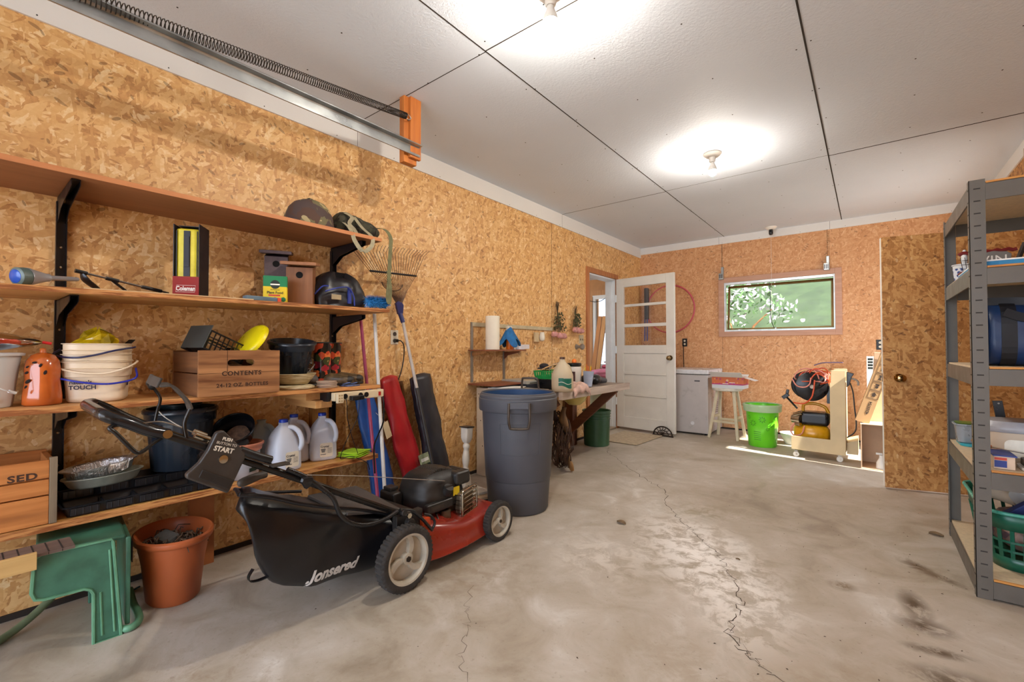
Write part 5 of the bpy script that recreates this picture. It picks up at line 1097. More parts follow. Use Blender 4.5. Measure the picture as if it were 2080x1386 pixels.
MB().cyl((.78, .51, .738), (.78, .545, .718), .010, n=12).build('cable_clamp', CHR, mw, world=True, smooth=50); MB().cyl((.81, .505, .732), (.81, .545, .710), .010, n=12).build('cable_clamp', CHR, mw, world=True, smooth=50)
BRG = MB().tube([(.925, .53, HS(.53) + .002), (.60, .53, HS(.53) + .002)], .007, 8).build('cross_brace', TUBE, mw, world=True, smooth=60)
# start button box
T0 = frame((.952, .532, .660), (0, .80, -.60), (0, .50, .86))
P_ = [(-.050, .090), (-.020, .100), (.035, .030), (.050, .015), (.030, -.052), (-.020, -.085), (-.095, -.062), (-.060, -.020)]
T0 = Matrix.Translation((.952, 0, 0)); 
P_ = [(.515, .757), (.535, .760), (.600, .680), (.596, .660), (.556, .575), (.548, .562), (.440, .632), (.438, .645), (.470, .672), (.492, .705)]
MB().prism(P_, .945, .968, 'x').build('control_box', pm('control_grey_black', 0x322c28, .42, var=.2), mw, world=True, bev=.006, seg=3)
MB().prism([(.560, .600), (.546, .578), (.468, .630), (.478, .652)], .968, .972, 'x').build('box_recess', pm('recess_black', 0x1e1a18, .5), mw, world=True, bev=.002)
WPR = pm('worn_white_print', 0xd6cdbc, .6, var=.1); tf = lambda y, z: frame((.9686, y, z), (0, .93, -.36), (0, .36, .93))
text('START', .0205, WPR, mw, tf(.535, .700), bold=.0007, sx=.95); text('BUTTON TO', .0115, WPR, mw, tf(.543, .716), sx=.9); text('PUSH', .0135, WPR, mw, tf(.545, .730), bold=.0005, sx=.9)
MB().lathe([(.0005, 0), (.0135, 0), (.0125, .005), (.0005, .006)], 20, T=TR((.968, .533, .672), ry=PI / 2)).cbox((0, 0, 0), (0, 0, 0)).build('round_key', CHR, mw, world=True, smooth=40)
MB().tube(bez([(.955, .585, .690), (.958, .63, .664), (.955, .68, .640)], 4), [.013] * 9, 10).build('cable_sleeve', BP, mw, world=True, smooth=60)
MB().box(.925, .685, HS(.69) + .008, .958, .745, HS(.73) + .040).build('cable_connector', DUST, mw, world=True, bev=.005)
lever([(.945, .74, HS(.74) + .02), (.95, .80, .555), (.955, .86, .50), (.965, .90, .455), (.97, .925, .39), (.975, .97, .345), (.975, 1.04, .318), (.975, 1.12, .315), (.965, 1.19, .325)], .0085, 'black_cable', BP)
lever([(.97, 1.20, .33), (.985, 1.25, .315), (.99, 1.30, .27), (.995, 1.345, .215), (.99, 1.36, .20)], .007, 'black_cable', BP); lever([(.99, 1.36, .20), (.995, 1.372, .23), (.985, 1.36, .26), (.97, 1.33, .275)], .006, 'black_cable', BP)
# pull cord and grip
b = MB(); b.tube(bez([(.90, .60, .566), (.90, .62, .570), (.895, .66, .577), (.89, .692, .578)], 4), [.008, .011, .013, .014, .015, .015, .015, .014, .014, .013, .013, .013, .012], 10); b.build('pull_grip', DUST, mw, world=True, smooth=60)
MB().tube([(.89, .695, .577), (.86, 1.10, .475), (.85, 1.57, .345)], .0017, 6).build('pull_cord', WIRE, mw, world=True)
# grass bag
def bagz(y):
    T_ = [(.585, .36, .48), (.61, .28, .53), (.66, .225, .52), (.75, .155, .475), (.85, .115, .43), (1.0, .09, .375), (1.12, .07, .325), (1.20, .07, .285)]
    for (a, c) in zip(T_[:-1], T_[1:]):
        if y <= c[0] or c is T_[-1]:
            u = min(1, max(0, (y - a[0]) / (c[0] - a[0]))); return a[1] + (c[1] - a[1]) * u, a[2] + (c[2] - a[2]) * u
def bf(u, v):
    y = .585 + .62 * v; lo, hi = bagz(y); a = 2 * PI * u; ca, sa = math.cos(a), math.sin(a); q = 1 / (abs(ca) ** 6 + abs(sa) ** 6) ** (1 / 6)
    hw = .190 if v > .03 else .14; x = .715 + hw * ca * q; z = (lo + hi) / 2 + (hi - lo) / 2 * sa * q
    sag = (.022 * math.sin(PI * min(1, max(0, (x - .52) / .38)))) if sa > .5 else 0
    n_ = mnoise.noise((x * 5, y * 6, z * 7)) * .022 + mnoise.noise((x * 14, y * 14, z * 12)) * .007
    if ca > .5: x += n_ + .012 * math.sin(PI * (z - lo) / (hi - lo + .001))
    elif sa > .4: z += n_ * .5 - sag
    else: z += n_
    yy = y + (.016 * math.sin(PI * (z - lo) / max(.01, hi - lo)) if v < .02 else 0) + (.22 if False else 0)
    # the rear face leans: lower points sit further forward
    x_ = min(x, .905); fr = (1 - v) ** 1.5
    yy += (.905 - x_) * .34 * fr; z -= (.905 - x_) * .22 * fr * max(0, sa)
    return (x, yy + (.06 * (1 - (z - lo) / max(.01, hi - lo)) * max(0, 1 - v * 5)), z)
b = MB(); b.grid(bf, 64, 34, True); b.add([bf(i / 64, 0) for i in range(64)], [tuple(range(64))[::-1]]); b.build('grass_bag', BAGM, mw, world=True, smooth=180)
b = MB(); b.tube(bez([(.912, .60, .535), (.912, .70, .500), (.912, .80, .452), (.912, .92, .405), (.912, 1.05, .36), (.912, 1.19, .30)], 5), .007, 8); b.tube(bez([(.912, .60, .535), (.80, .634, .520), (.62, .70, .470), (.535, .73, .448), (.522, .82, .41), (.52, 1.0, .37)], 5), .007, 8)
b.build('bag_frame', pm('bag_piping', 0x15151a, .35), mw, world=True, smooth=60)
b = MB(); b.ribbon(bez([(.885, .655, .265), (.888, .640, .245), (.888, .645, .228), (.89, .67, .222), (.90, .70, .228)], 5), .016, (1, 0, 0), .003); b.build('bag_loop', BAGM, mw, world=True)
jf = frame((.95, .925, .166), (0, 1, -.085), (.0, 0, 1))
tj = text('.Jonsered', .060, pm('silver_white_print', 0xc9c6c2, .5, var=.05), mw, jf, sx=.92, bold=.0022, shear=.28, ext=.0004, name='bag_lettering')
from mathutils.bvhtree import BVHTree
bg = [o for o in COL.objects if o.name.startswith('grass_bag')][0]; bt = BVHTree.FromPolygons([v.co for v in bg.data.vertices], [list(p.vertices) for p in bg.data.polygons])
import bmesh as _bm
_b = _bm.new(); _b.from_mesh(tj.data); _bm.ops.triangulate(_b, faces=_b.faces); _bm.ops.subdivide_edges(_b, edges=[e for e in _b.edges if e.calc_length() > .012], cuts=1); 
for v in _b.verts:
    w_ = mw.location + v.co; h = bt.ray_cast(Vector((1.0, v.co.y, v.co.z)), Vector((-1, 0, 0)))
    if h[0] is not None: v.co.x = h[0].x + .0016 + (.0006 if w_.x > .95 else 0)
_b.to_mesh(tj.data); _b.free()
# ---------------------------------------------------------------- things leaning on the wall right of the shelves
PINKM = pm('pink_pole', 0xb8486a, .4, var=.1); WPOLE = pm('white_pole', 0xd2ccc4, .35, var=.06)
tag(MB().tube([(.42, 1.535, .0005), (.22, 1.585, 1.225)], .0105, 12).build('white_pole', WPOLE, smooth=60), 'long white pole leaning on the edge of the second shelf', 'pole')
tag(MB().tube([(.345, 1.545, .0005), (.02, 1.615, 1.27)], .010, 12).build('pink_pole', PINKM, smooth=60), 'pink pole leaning against the wall behind the white pole', 'pole')
def foldbag(name, base, top, w0, w1, mat, label, dep=.055, seed=1, cap=None):
    """tapering cloth bag leaning on the wall; base/top are centre points"""
    base = Vector(base); top = Vector(top); ax = (top - base); L = ax.length; d = ax.normalized()
    t = thing(name, label, 'bag', base)
    side = Vector((-.25, 1, 0)); side = (side - d * side.dot(d)).normalized(); nn = side.cross(d)
    def f(u, v):
        a = 2 * PI * u; w_ = w0 + (w1 - w0) * v ** .8; e = min(1, (v + .004) / .03) ** .5 * (min(1, (1.002 - v) / .012) ** .5)
        k = 1 + .16 * mnoise.noise((math.cos(a) * 1.6 + seed, math.sin(a) * 1.6, v * 5.5)) + .08 * mnoise.noise((math.cos(a) * 4, math.sin(a) * 4 + seed, v * 15))
        return base + d * (L * v) + side * (w_ / 2 * math.cos(a) * k * e) + nn * (dep * (1 - .25 * v) * math.sin(a) * k * e)
    b = MB(); b.grid(f, 34, 44, True); b.add([f(i / 34, 0) for i in range(34)], [tuple(range(34))[::-1]]); b.add([f(i / 34, 1) for i in range(34)], [tuple(range(34))])
    b.build('body', mat, t, smooth=180, world=True); return t, f
REDN = pm('red_nylon', 0xa81c22, .38, var=.2, scale=6, bump=.2, bscale=25); BLUN = pm('blue_nylon', 0x1b4f9a, .4, var=.35, scale=7, bump=.25, bscale=25); BLKN = pm('black_nylon_bag', 0x22222a, .42, var=.25, scale=6, bump=.2, bscale=22)
foldbag('folding_chair_bag', (.20, 1.70, .004), (.07, 1.605, .765), .19, .14, BLUN, 'blue nylon bag leaning behind the white pole', .05, 3)
tr_, fr_ = foldbag('folding_chair_bag', (.19, 1.965, .004), (.07, 1.785, .835), .185, .175, REDN, 'bright red nylon bag leaning on the wall behind the mower engine', .055, 7)
foldbag('folding_chair_bag', (.19, 2.165, .004), (.085, 2.045, .84), .24, .21, BLKN, 'black nylon bag leaning on the wall right of the red bag', .06, 12)
tg = thing('paper_tag', 'tan paper tag hanging between the blue bag and the red bag', 'tag', (.16, 1.725, .53))
MB(TR((.225, 1.675, .52), rx=.35, rz=.1)).box(-.001, -.022, -.055, .001, .022, .05).build('card', pm('tan_card', 0xcab48e, .7, var=.08), tg, world=True); MB().tube([(.225, 1.66, .565), (.20, 1.64, .60), (.16, 1.64, .62)], .0012, 5).build('string', WPOLE, tg, world=True)
T0 = TR((.262, 1.955, .245), rx=.20, ry=-.18, rz=-.15)
lb = thing('product_label', 'printed green and red product label hanging on the red bag', 'label', (.262, 1.955, .2))
MB(T0).box(-.001, -.038, -.085, .001, .038, .085).build('card', pm('green_label', 0x8e9472, .5, var=.3, scale=30), lb, world=True)
MB(T0).box(.001, -.026, .035, .0016, .030, .056).build('white_print', PW, lb, world=True); MB(T0).box(.001, -.008, -.002, .0016, .034, .018).build('black_print', PK, lb, world=True); MB(T0).box(.0016, -.006, .002, .002, .008, .014).build('yellow_print', PY, lb, world=True); MB(T0).cyl((.001, .0, -.05), (.0016, .0, -.05), .022, n=9).build('red_print', PR, lb, world=True)
BRN = wood('dark_lumber', 0x5e3a1c, 0x8a5a2e, 'z', .8, dark=0x452a14)
for (y0_, y1_, x_, ty, lab) in ((1.90, 1.945, .05, 1.84, 'narrow dark board leaning between the red and the black bag'), (1.965, 2.005, .04, 1.93, 'second narrow dark board leaning just left of the black bag')):
    tag(MB().bar((.055, (y0_ + y1_) / 2 + .06, .001), (.014, ty, .79), .04, .018, (1, 0, 0)).build('leaning_board', BRN), lab, 'board')
# leaf rake standing tines up
t = thing('leaf_rake', 'leaf rake with a white handle leaning tines-up on the wall', 'rake', (.22, 2.02, 0))
MB().tube([(.245, 1.888, .76), (.13, 1.86, 1.21)], .0105, 12).build('handle', pm('grey_pole', 0xb9aea2, .4, var=.1), t, world=True, smooth=60)
MB().tube([(.2455, 1.888, .759), (.44, 1.93, .002)], .0105, 12).build('handle_base', pm('dark_grip', 0x2c2824, .5), t, world=True, smooth=60)
NVB = pm('dark_blue_ferrule', 0x23265e, .35)
b = MB(); b.tube([(.137, 1.862, 1.185), (.128, 1.857, 1.215), (.120, 1.85, 1.245)], [.014, .015, .015], 12); b.prism([(1.835, 1.24), (1.87, 1.245), (1.875, 1.30), (1.865, 1.315), (1.83, 1.325), (1.815, 1.31)], .108, .126, 'x'); b.build('ferrule', NVB, t, world=True, smooth=40)
TN = pm('tine_steel', 0x4a3326, .45, .5, var=.2)
for k in range(24):
    u = k / 23; s0 = (u - .5); y0_ = 1.845 + s0 * .045; yb_ = 1.815 + s0 * .36; zb_ = 1.505 + .015 * s0; yt = 1.80 + s0 * .56; zt = 1.64 + .045 * s0
    bd = .03 * 1
    pts = [(.117, y0_, 1.31), (.112, y0_ + (yb_ - y0_) * .35, 1.40), (.10, yb_, zb_), (.085, yt, zt), (.075, yt + .008 + .035 * u, zt + .035), (.066, yt + .018 + .05 * u, zt + .052)]
    MB().tube(pts, .0016, 5).build('tine', TN, t, world=True, smooth=60)
b = MB(); b.tube([(.104, 1.635, 1.500), (.104, 1.995, 1.513)], .011, 8, flat=.6); b.build('tine_brace', pm('brace_black', 0x2c2c30, .4), t, world=True, smooth=60)
b = MB(); b.tube([(.105, 1.80 + .19 * math.cos(a) * .42, 1.44 + .05 * math.sin(a)) for a in [PI + PI * i / 10 for i in range(11)]], .003, 5); b.build('spring_bow', TN, t, world=True, smooth=60)
# white turned post
SPW = pm('white_spindle_paint', 0xd4c9b8, .5, var=.06)
t = thing('turned_post', 'white turned wooden post standing on a white board behind the mower', 'post', (.40, 2.17, 0))
T0 = TR((.400, 2.170, .055), rx=-.05)
b = MB(T0); b.lathe([(.0005, 0), (.038, 0), (.036, .02), (.030, .075), (.024, .115), (.018, .125)], 40, sq=8, T=TR(s=1)); b.build('lower_block', SPW, t, world=True, smooth=40)
b = MB(T0); b.lathe([(.018, .125), (.022, .130), (.023, .145), (.022, .155), (.017, .160), (.018, .17), (.024, .20), (.025, .225), (.020, .265), (.017, .285), (.022, .290), (.024, .300), (.022, .312), (.016, .318), (.016, .325)], 28); b.build('turned_shaft', SPW, t, world=True, smooth=60)
b = MB(T0); b.lathe([(.018, .325), (.026, .345), (.030, .36), (.031, .425), (.0005, .426)], 40, sq=8); b.build('upper_block', SPW, t, world=True, smooth=40)
MB(T0).box(-.040, -.036, .427, .034, .038, .433).build('dark_cap', pm('dark_slate', 0x2e2826, .5), t, world=True, bev=.001)
for i, (z, c, lab, dx, rz_) in enumerate(((.0005, 0x1f2024, 'black board at the bottom of the pile behind the mower wheel', .03, -.35), (.019, 0xc3a98a, 'tan trim board lying on the black one behind the mower wheel', .05, -.5), (.037, 0xd8d4cc, 'white board on top of the pile under the turned post', .0, -.28))):
    tag(MB(TR((.42 + dx, 2.235, z), rz=rz_)).box(-.11, -.065, 0, .075, .075, .017).build('trim_board', pm('trim_board_%d' % i, c, .5, var=.06), bev=.003), lab, 'board')
# pale cabinet behind the trash can
PALE = pm('almond_panel', 0xc9b49a, .5, var=.04)
t = thing('base_cabinet', 'almond-coloured cabinet standing behind the blue trash can', 'cabinet', (.32, 2.84, 0))
MB().box(.055, 2.655, .003, .60, 2.89, .70).build('carcass', PALE, t, world=True, bev=.003)
for (x, z) in ((.08, .65), (.10, .44), (.12, .24), (.30, .66)): MB().cyl((x, 2.6552, z), (x, 2.6535, z), .004, n=8).build('screw', HO, t, world=True)
tag(MB(TR((.28, 2.76, .7012), rz=.3)).box(-.12, -.09, 0, .12, .09, .006).box(-.10, -.07, .006, .13, .10, .010).build('paper_stack', pm('white_paper', 0xdad6ce, .8, var=.04)), 'white papers lying on top of the almond cabinet', 'paper')
# blue-grey trash can
CANM = pm('slate_blue_plastic', 0x4e4f55, .55, var=.06, scale=5, bump=.04, bscale=80); CANIN = pm('can_inside', 0x2a4a74, .5, var=.1); BRNH = pm('bronze_handle', 0x453a30, .4)
t = thing('trash_can', 'large slate-blue round trash can with dark handles', 'trash can', (.755, 2.295, .0005))
MB().lathe([(.0005, .002), (.185, .002), (.192, .012), (.205, .20), (.207, .201), (.209, .205), (.222, .45), (.230, .622), (.247, .626), (.250, .632), (.252, .700), (.246, .706), (.248, .712), (.246, .722), (.238, .727), (.236, .735), (.229, .737), (.226, .730), (.224, .62), (.19, .03), (.0005, .028)], 72).build('body', CANM, t, smooth=40)
MB().lathe([(.2255, .728), (.2235, .62), (.189, .032), (.0005, .030)], 60, op=True).build('inside', CANIN, t, smooth=60)
ha = math.atan2(-1.9, 1.55)
def can_handle(a, up, z0_=.635):
    T_ = TR((0, 0, 0), rz=a); r_ = .256
    MB(T_).box(r_ - .012, -.058, .655, r_ + .014, .058, .692).build('handle_bracket', CANM, t, bev=.004)
    z1_ = .540 if not up else .805; zz = [.690, .60, z1_] if not up else [.66, .73, z1_]
    MB(T_).tube(bez([(r_ + .012, -.060, zz[0]), (r_ + .016, -.062, zz[1]), (r_ + .008, -.055, z1_ + (.012 if not up else -.012)), (r_ + .006, -.042, z1_), (r_ + .006, .042, z1_), (r_ + .008, .055, z1_ + (.012 if not up else -.012)), (r_ + .016, .062, zz[1]), (r_ + .012, .060, zz[0])], 5), .0075, 8).build('handle', BRNH, t, smooth=60)
can_handle(ha - .0, False); can_handle(ha + PI - .35, True)
b = MB(); ra = lambda z: .209 + (z - .205) * .0535 + .0008
for (a0, a1, z0_, z1_) in ((ha - .52, ha + .62, .560, .560), (ha - .52, ha + .62, .375, .375), (ha - .52, ha - .52, .375, .560), (ha + .62, ha + .62, .375, .560)):
    b.tube([(ra(z0_ + (z1_ - z0_) * i / 10) * math.cos(a0 + (a1 - a0) * i / 10), ra(z0_ + (z1_ - z0_) * i / 10) * math.sin(a0 + (a1 - a0) * i / 10), z0_ + (z1_ - z0_) * i / 10) for i in range(11)], .0014, 5)
b.build('embossed_panel', CANM, t, smooth=60)
# ---------------------------------------------------------------- wall strips, small shelf, and what is on it
STEEL = pm('shelf_strip_grey', 0x8f877e, .4, .5); RB = wood('reddish_shelf', 0x6a3a24, 0x8a4f32, 'y', .7, rough=.45)
for (y, z0_, z1_, lab) in ((2.652, .74, 1.23, 'grey slotted wall strip left of the paper towel roll'), (3.062, .70, 1.00, 'short slotted wall strip under the small wall shelf')):
    t = thing('wall_strip', lab, 'bracket strip', (0, y, z0_)); MB().box(.0005, y - .011, z0_, .012, y + .011, z1_).build('strip', STEEL, t, world=True)
    if y > 3: MB().prism([(.012, .985), (.18, .993), (.18, .980), (.05, .955), (.012, .92)], y - .003, y + .003, 'y').build('arm', RB, t, world=True)
    else: MB().prism([(.012, .985), (.17, .993), (.17, .98), (.012, .955)], y - .003, y + .003, 'y').build('arm', STUD, t, world=True)
tag(MB().box(.0125, 2.60, .994, .195, 3.14, 1.006).build('small_wall_shelf', RB, bev=.001), 'small reddish wall shelf holding the paper towels', 'shelf')
tag(MB().box(.0125, 2.60, .722, .29, 2.645, .736).box(.0125, 2.645, .722, .29, 3.03, .736).build('low_wall_shelf', RB, bev=.001), 'low reddish shelf board above the almond cabinet', 'shelf')
tag(MB().box(.0005, 2.655, 1.196, .014, 3.84, 1.229).build('wall_rail', pm('pale_rail', 0xb8aa8c, .6, var=.12), bev=.001), 'long pale wooden rail screwed to the wall behind the paper towels', 'rail')
t = thing('paper_towel_roll', 'tall roll of white paper towels on the small wall shelf', 'paper towels', (.11, 2.79, 1.0065))
MB().lathe([(.020, 0), (.058, 0), (.0585, .003), (.0585, .272), (.058, .275), (.020, .275), (.020, 0)], 44).build('paper', pm('paper_white', 0xe6dcc8, .85, var=.03, bump=.1, bscale=200), t, smooth=40); MB().lathe([(.0195, .002), (.0195, .273), (.0180, .273), (.0180, .002), (.0195, .002)], 24).build('core', pm('cardboard_core', 0xa8835a, .8), t, smooth=50)
ORP = pm('orange_spray', 0xd86a1a, .35)
t = thing('spray_bottle', 'orange spray bottle with a blue cloth draped over it', 'bottle', (.13, 2.99, 1.0065))
MB().lathe([(.0005, 0), (.028, 0), (.030, .004), (.030, .09), (.024, .12), (.013, .145), (.012, .17), (.0005, .171)], 28).build('bottle', ORP, t, smooth=50)
b = MB(); b.box(-.012, -.035, .171, .012, .022, .20); b.bar((0, -.03, .19), (0, -.045, .15), .008, .006); b.build('sprayer', WPR, t, bev=.003)
tag(MB().lathe([(.0005, 0), (.013, 0), (.013, .072), (.006, .08), (.006, .092), (.0005, .093)], 20, T=TR((.145, 3.035, 1.0065))).build('glue_tube', WPR, smooth=50), 'slim pale tube standing beside the orange spray bottle', 'tube')
BTW = pm('blue_towel', 0x24649a, .9, var=.2, scale=25, bump=.4, bscale=160)
t = thing('draped_cloth', 'bright blue cloth draped over the orange spray bottle', 'cloth', (.13, 2.985, 1.10))
def clf(u, v):
    a = 2 * PI * u; fold = 1 + .25 * math.cos(4 * a + .8) * v + .12 * math.cos(7 * a) * v; r = (.007 + .078 * v ** 1.1) * fold; z = .198 - (.15 + .035 * math.cos(4 * a + .8)) * v ** 1.15 + .004
    return (.13 + r * math.cos(a) * .8, 2.985 + r * math.sin(a) * 1.35, 1.0065 + z)
MB().grid(clf, 56, 16, True).build('cloth', BTW, t, world=True, smooth=180, solid=.003)
tag(MB().box(.09, 3.055, 1.0065, .18, 3.13, 1.035).build('white_tray', pm('white_box', 0xd4d0d6, .5), bev=.002), 'small white box at the right end of the small wall shelf', 'box')
tag(MB().box(.10, 2.925, 1.0065, .105 + .06, 2.935, 1.03).build('white_card', pm('white_card', 0xcfcac8, .6)), 'small white card between the towel roll and the spray bottle', 'card') if False else None
tag(MB().prism([(3.16, 1.045), (3.33, 1.052), (3.33, 1.012), (3.16, 1.006)], .0135, .09, 'x').build('paper_box', pm('grid_paper', 0xd8d2d4, .6, var=.06), bev=.001), 'white ruled box fixed to the wall right of the small shelf', 'box')
tag(MB().lathe([(.0005, 0), (.017, .004), (.026, .02), (.027, .05), (.021, .075), (.020, .088), (.0005, .089)], 24, T=TR((.045, 3.60, 1.085))).build('glass_globe', pm('opal_glass', 0xe4dccb, .15, var=.04), smooth=60), 'small white glass globe hanging on the wall by the dried roses', 'globe')
tag(MB().box(.0145, 3.50, 1.08, .03, 3.57, 1.17).build('tan_card', pm('tan_card2', 0xc9b088, .7), bev=.001), 'tan card on the wall left of the white globe', 'card')
# dried roses
ROSE = pm('dried_rose', 0xc98f88, .8, var=.25, scale=40); DLEAF = pm('dried_leaf', 0x4c4a2c, .85, var=.4, scale=30); DSTEM = pm('dried_stem', 0x4a3822, .8)
def bouquet(y, z0_, L, W, nr, seed, label):
    t = thing('dried_roses', label, 'dried flowers', (.05, y, z0_ - L)); r_ = random.Random(seed)
    b = MB()
    for k in range(16): b.tube([(.03 + r_.uniform(-.012, .012), y + r_.uniform(-.035, .035), z0_ + r_.uniform(-.03, .02)), (.03, y + r_.uniform(-.008, .008), z0_ - L * .35), (.04 + r_.uniform(-.02, .03), y + r_.uniform(-W, W) * .6, z0_ - L * .85)], .0018, 4)
    b.build('stems', DSTEM, t, world=True)
    b = MB()
    for k in range(110):
        u = r_.random(); zc_ = z0_ - L * (.28 + .52 * u); sp_ = W * (.25 + .75 * u); c = Vector((.035 + r_.uniform(-.01, .05), y + r_.uniform(-1, 1) * sp_, zc_))
        a = Vector((r_.gauss(0, 1), r_.gauss(0, 1), r_.gauss(0, 1))).normalized() * r_.uniform(.010, .022); e = a.orthogonal().normalized() * .008
        b.add([c - a, c + e, c + a + e * .4, c - e], [(0, 1, 2, 3)])
    o = b.build('leaves', DLEAF, t, world=True); o['kind'] = 'stuff'
    for k in range(nr):
        c = (.045 + r_.uniform(0, .035), y + W * (-.9 + 1.8 * k / max(1, nr - 1)), z0_ - L * (.88 + .12 * r_.random()))
        MB(TR(c, s=1.3, rx=PI + r_.uniform(-.4, .4), ry=r_.uniform(-.4, .4))).lathe([(.006, -.02), (.018, -.012), (.022, .004), (.020, .016), (.012, .022), (.016, .012), (.008, .020), (.0005, .010)], 14, fn=lambda a, j, z: 1 + .12 * math.sin(5 * a + j * 1.3)).build('rose', ROSE, t, world=True, smooth=80)
bouquet(3.90, 1.49, .36, .11, 7, 1, 'larger bunch of dried pink roses hanging upside down on the wall'); bouquet(4.26, 1.47, .27, .075, 4, 2, 'smaller bunch of dried pink roses hanging nearest the doorway')
t = thing('light_switch', 'light switch plate beside the door frame', 'switch', (0, 4.435, 1.07)); MB().box(.0005, 4.385, 1.07, .005, 4.485, 1.167).build('plate', pm('beige_plate', 0xb8a888, .5), t, world=True, bev=.001)
for y in (4.412, 4.458): MB().box(.005, y - .004, 1.105, .013, y + .004, 1.125).build('toggle', pm('brown_toggle', 0x6a5a44, .5), t, world=True)
tag(MB().lathe([(.0005, 0), (.030, 0), (.030, .006), (.020, .012), (.016, .05), (.030, .06), (.034, .075), (.028, .09), (.0005, .092)], 24, T=TR((.0005, 4.33, 1.033), ry=PI / 2)).build('vacuum_port', STEEL, smooth=50), 'round metal fitting sticking out of the wall under the light switch', 'fitting')
# ---------------------------------------------------------------- workbench
BW = wood('bench_whitened_wood', 0x9c8a7c, 0xc2b2a4, 'y', .6, rough=.6); BTOP = wood('bench_top_grey', 0x6e625a, 0x94867a, 'y', .6); DBR = wood('brown_leg', 0x5a3420, 0x7c4c30, 'z', .6); DBRX = wood('brown_brace', 0x5a3420, 0x7c4c30, 'x', .6)
t = thing('workbench', 'whitewashed wooden workbench fixed to the wall and running past the doorway', 'workbench', (.35, 3.52, 0))
MB().box(.002, 2.925, .638, .665, 4.14, .675).build('bench_top', BTOP, t, world=True, bev=.002)
MB().box(.6655, 2.92, .618, .703, 4.15, .679).build('front_rail', BW, t, world=True, bev=.002)
MB().box(.02, 4.06, .0005, .11, 4.15, .6375).build('leg', DBR, t, world=True, bev=.002)
MB().bar((.075, 4.03, .155), (.60, 4.03, .625), .035, .085, (0, 1, 0) if False else (-1, 0, 1)).build('brace', DBRX, t, world=True, bev=.002)
MB().bar((.075, 3.0, .22), (.60, 3.0, .60), .035, .075, (-1, 0, 1)).build('brace', DBRX, t, world=True, bev=.002)
ZB = .6755
t = thing('game_console_box', 'flat silver and black boxed device on the bench behind the trash can', 'box', (.22, 3.12, ZB), rz=-.12)
MB().box(-.15, -.16, 0, .15, .10, .045).build('lower_box', pm('dark_device', 0x2c2e34, .35), t, bev=.003); MB().box(-.15, -.165, .046, .15, .095, .075).build('upper_box', pm('silver_device', 0xb4b0a4, .35, .3), t, bev=.003); MB().box(.1505, -.13, .052, .152, .07, .058).build('dark_stripe', PK, t)
t = thing('storage_bin', 'black plastic bin on the bench under the green basket', 'bin', (.42, 3.20, ZB)); MB().lathe([(.0005, 0), (.092, 0), (.098, .006), (.108, .078), (.114, .080), (.114, .086), (.104, .086), (.094, .008), (.0005, .008)], 44, sq=7, sx=1, sy=1.15).build('shell', BP, t, smooth=40)
GRB = pm('bright_green_plastic', 0x1c8a42, .35, var=.1)
t = thing('green_basket', 'small bright green slotted basket on top of the black bin', 'basket', (.42, 3.20, ZB + .0865)); b = MB()
b.box(-.10, -.125, 0, .10, .125, .004); b.tube([(p[0], p[1], .062) for p in rrect(.215, .265, .03, 4)], .005, 6, closed=True); b.tube([(p[0], p[1], .004) for p in rrect(.20, .25, .03, 4)], .005, 6, closed=True)
b.build('rim_and_base', GRB, t, smooth=40)
MB().lathe([(.101, .004), (.107, .024)], 44, sq=7, sy=1.22, op=True).build('lower_side', GRB, t, solid=.003)
b = MB()
for k in range(36):
    a0_, a1_ = 2 * PI * k / 36, 2 * PI * (k + .5) / 36; q_ = lambda a: 1 / (abs(math.cos(a)) ** 7 + abs(math.sin(a)) ** 7) ** (1 / 7)
    b.add([(r_ * q_(a) * math.cos(a), r_ * q_(a) * math.sin(a) * 1.22, z_) for r_, z_ in ((.107, .024), (.111, .060)) for a in (a0_, a1_)], [(0, 1, 3, 2)])
o = b.build('slotted_side', GRB, t, solid=.003); o['kind'] = 'stuff'
rq = random.Random(31)
for k, (lab, c) in enumerate((('tan garden tool handle lying across the green basket', 0xb89060), ('thin dark metal tool lying leftmost on the green basket', 0x4a423c), ('silver pair of snips sticking out of the green basket', 0xa8a49c), ('brown twisted wire lying on the green basket', 0x6e5236), ('long dark tool leaning to the right out of the green basket', 0x3c3430))):
    a0 = (.40 + k * .012, 3.07 + k * .045, ZB + .16 + .006 * k); a1 = (.46 - .02 * k, 3.24 + .03 * k, ZB + .205 - .025 * (k % 2)); 
    tag(MB().tube(bez([a0, ((a0[0] + a1[0]) / 2, (a0[1] + a1[1]) / 2, a0[2] + .03), a1], 4), .006 - .0006 * k, 7).ball(a1, .011, 8, 6, sx=1.3).build('hand_tool', pm('tool_colour_%d' % k, c, .5, .2, var=.2), smooth=60), lab, 'tool')
tag(MB().ball((.30, 3.26, ZB + .185), .05, 18, 10, sx=.9, sy=.8, sz=.5).cyl((.30, 3.26, ZB + .16), (.30, 3.26, ZB + .172), .06, n=22).build('knit_cap', pm('black_knit', 0x2a2628, .85, var=.2), smooth=60), 'dark cap lying behind the green basket', 'cap')
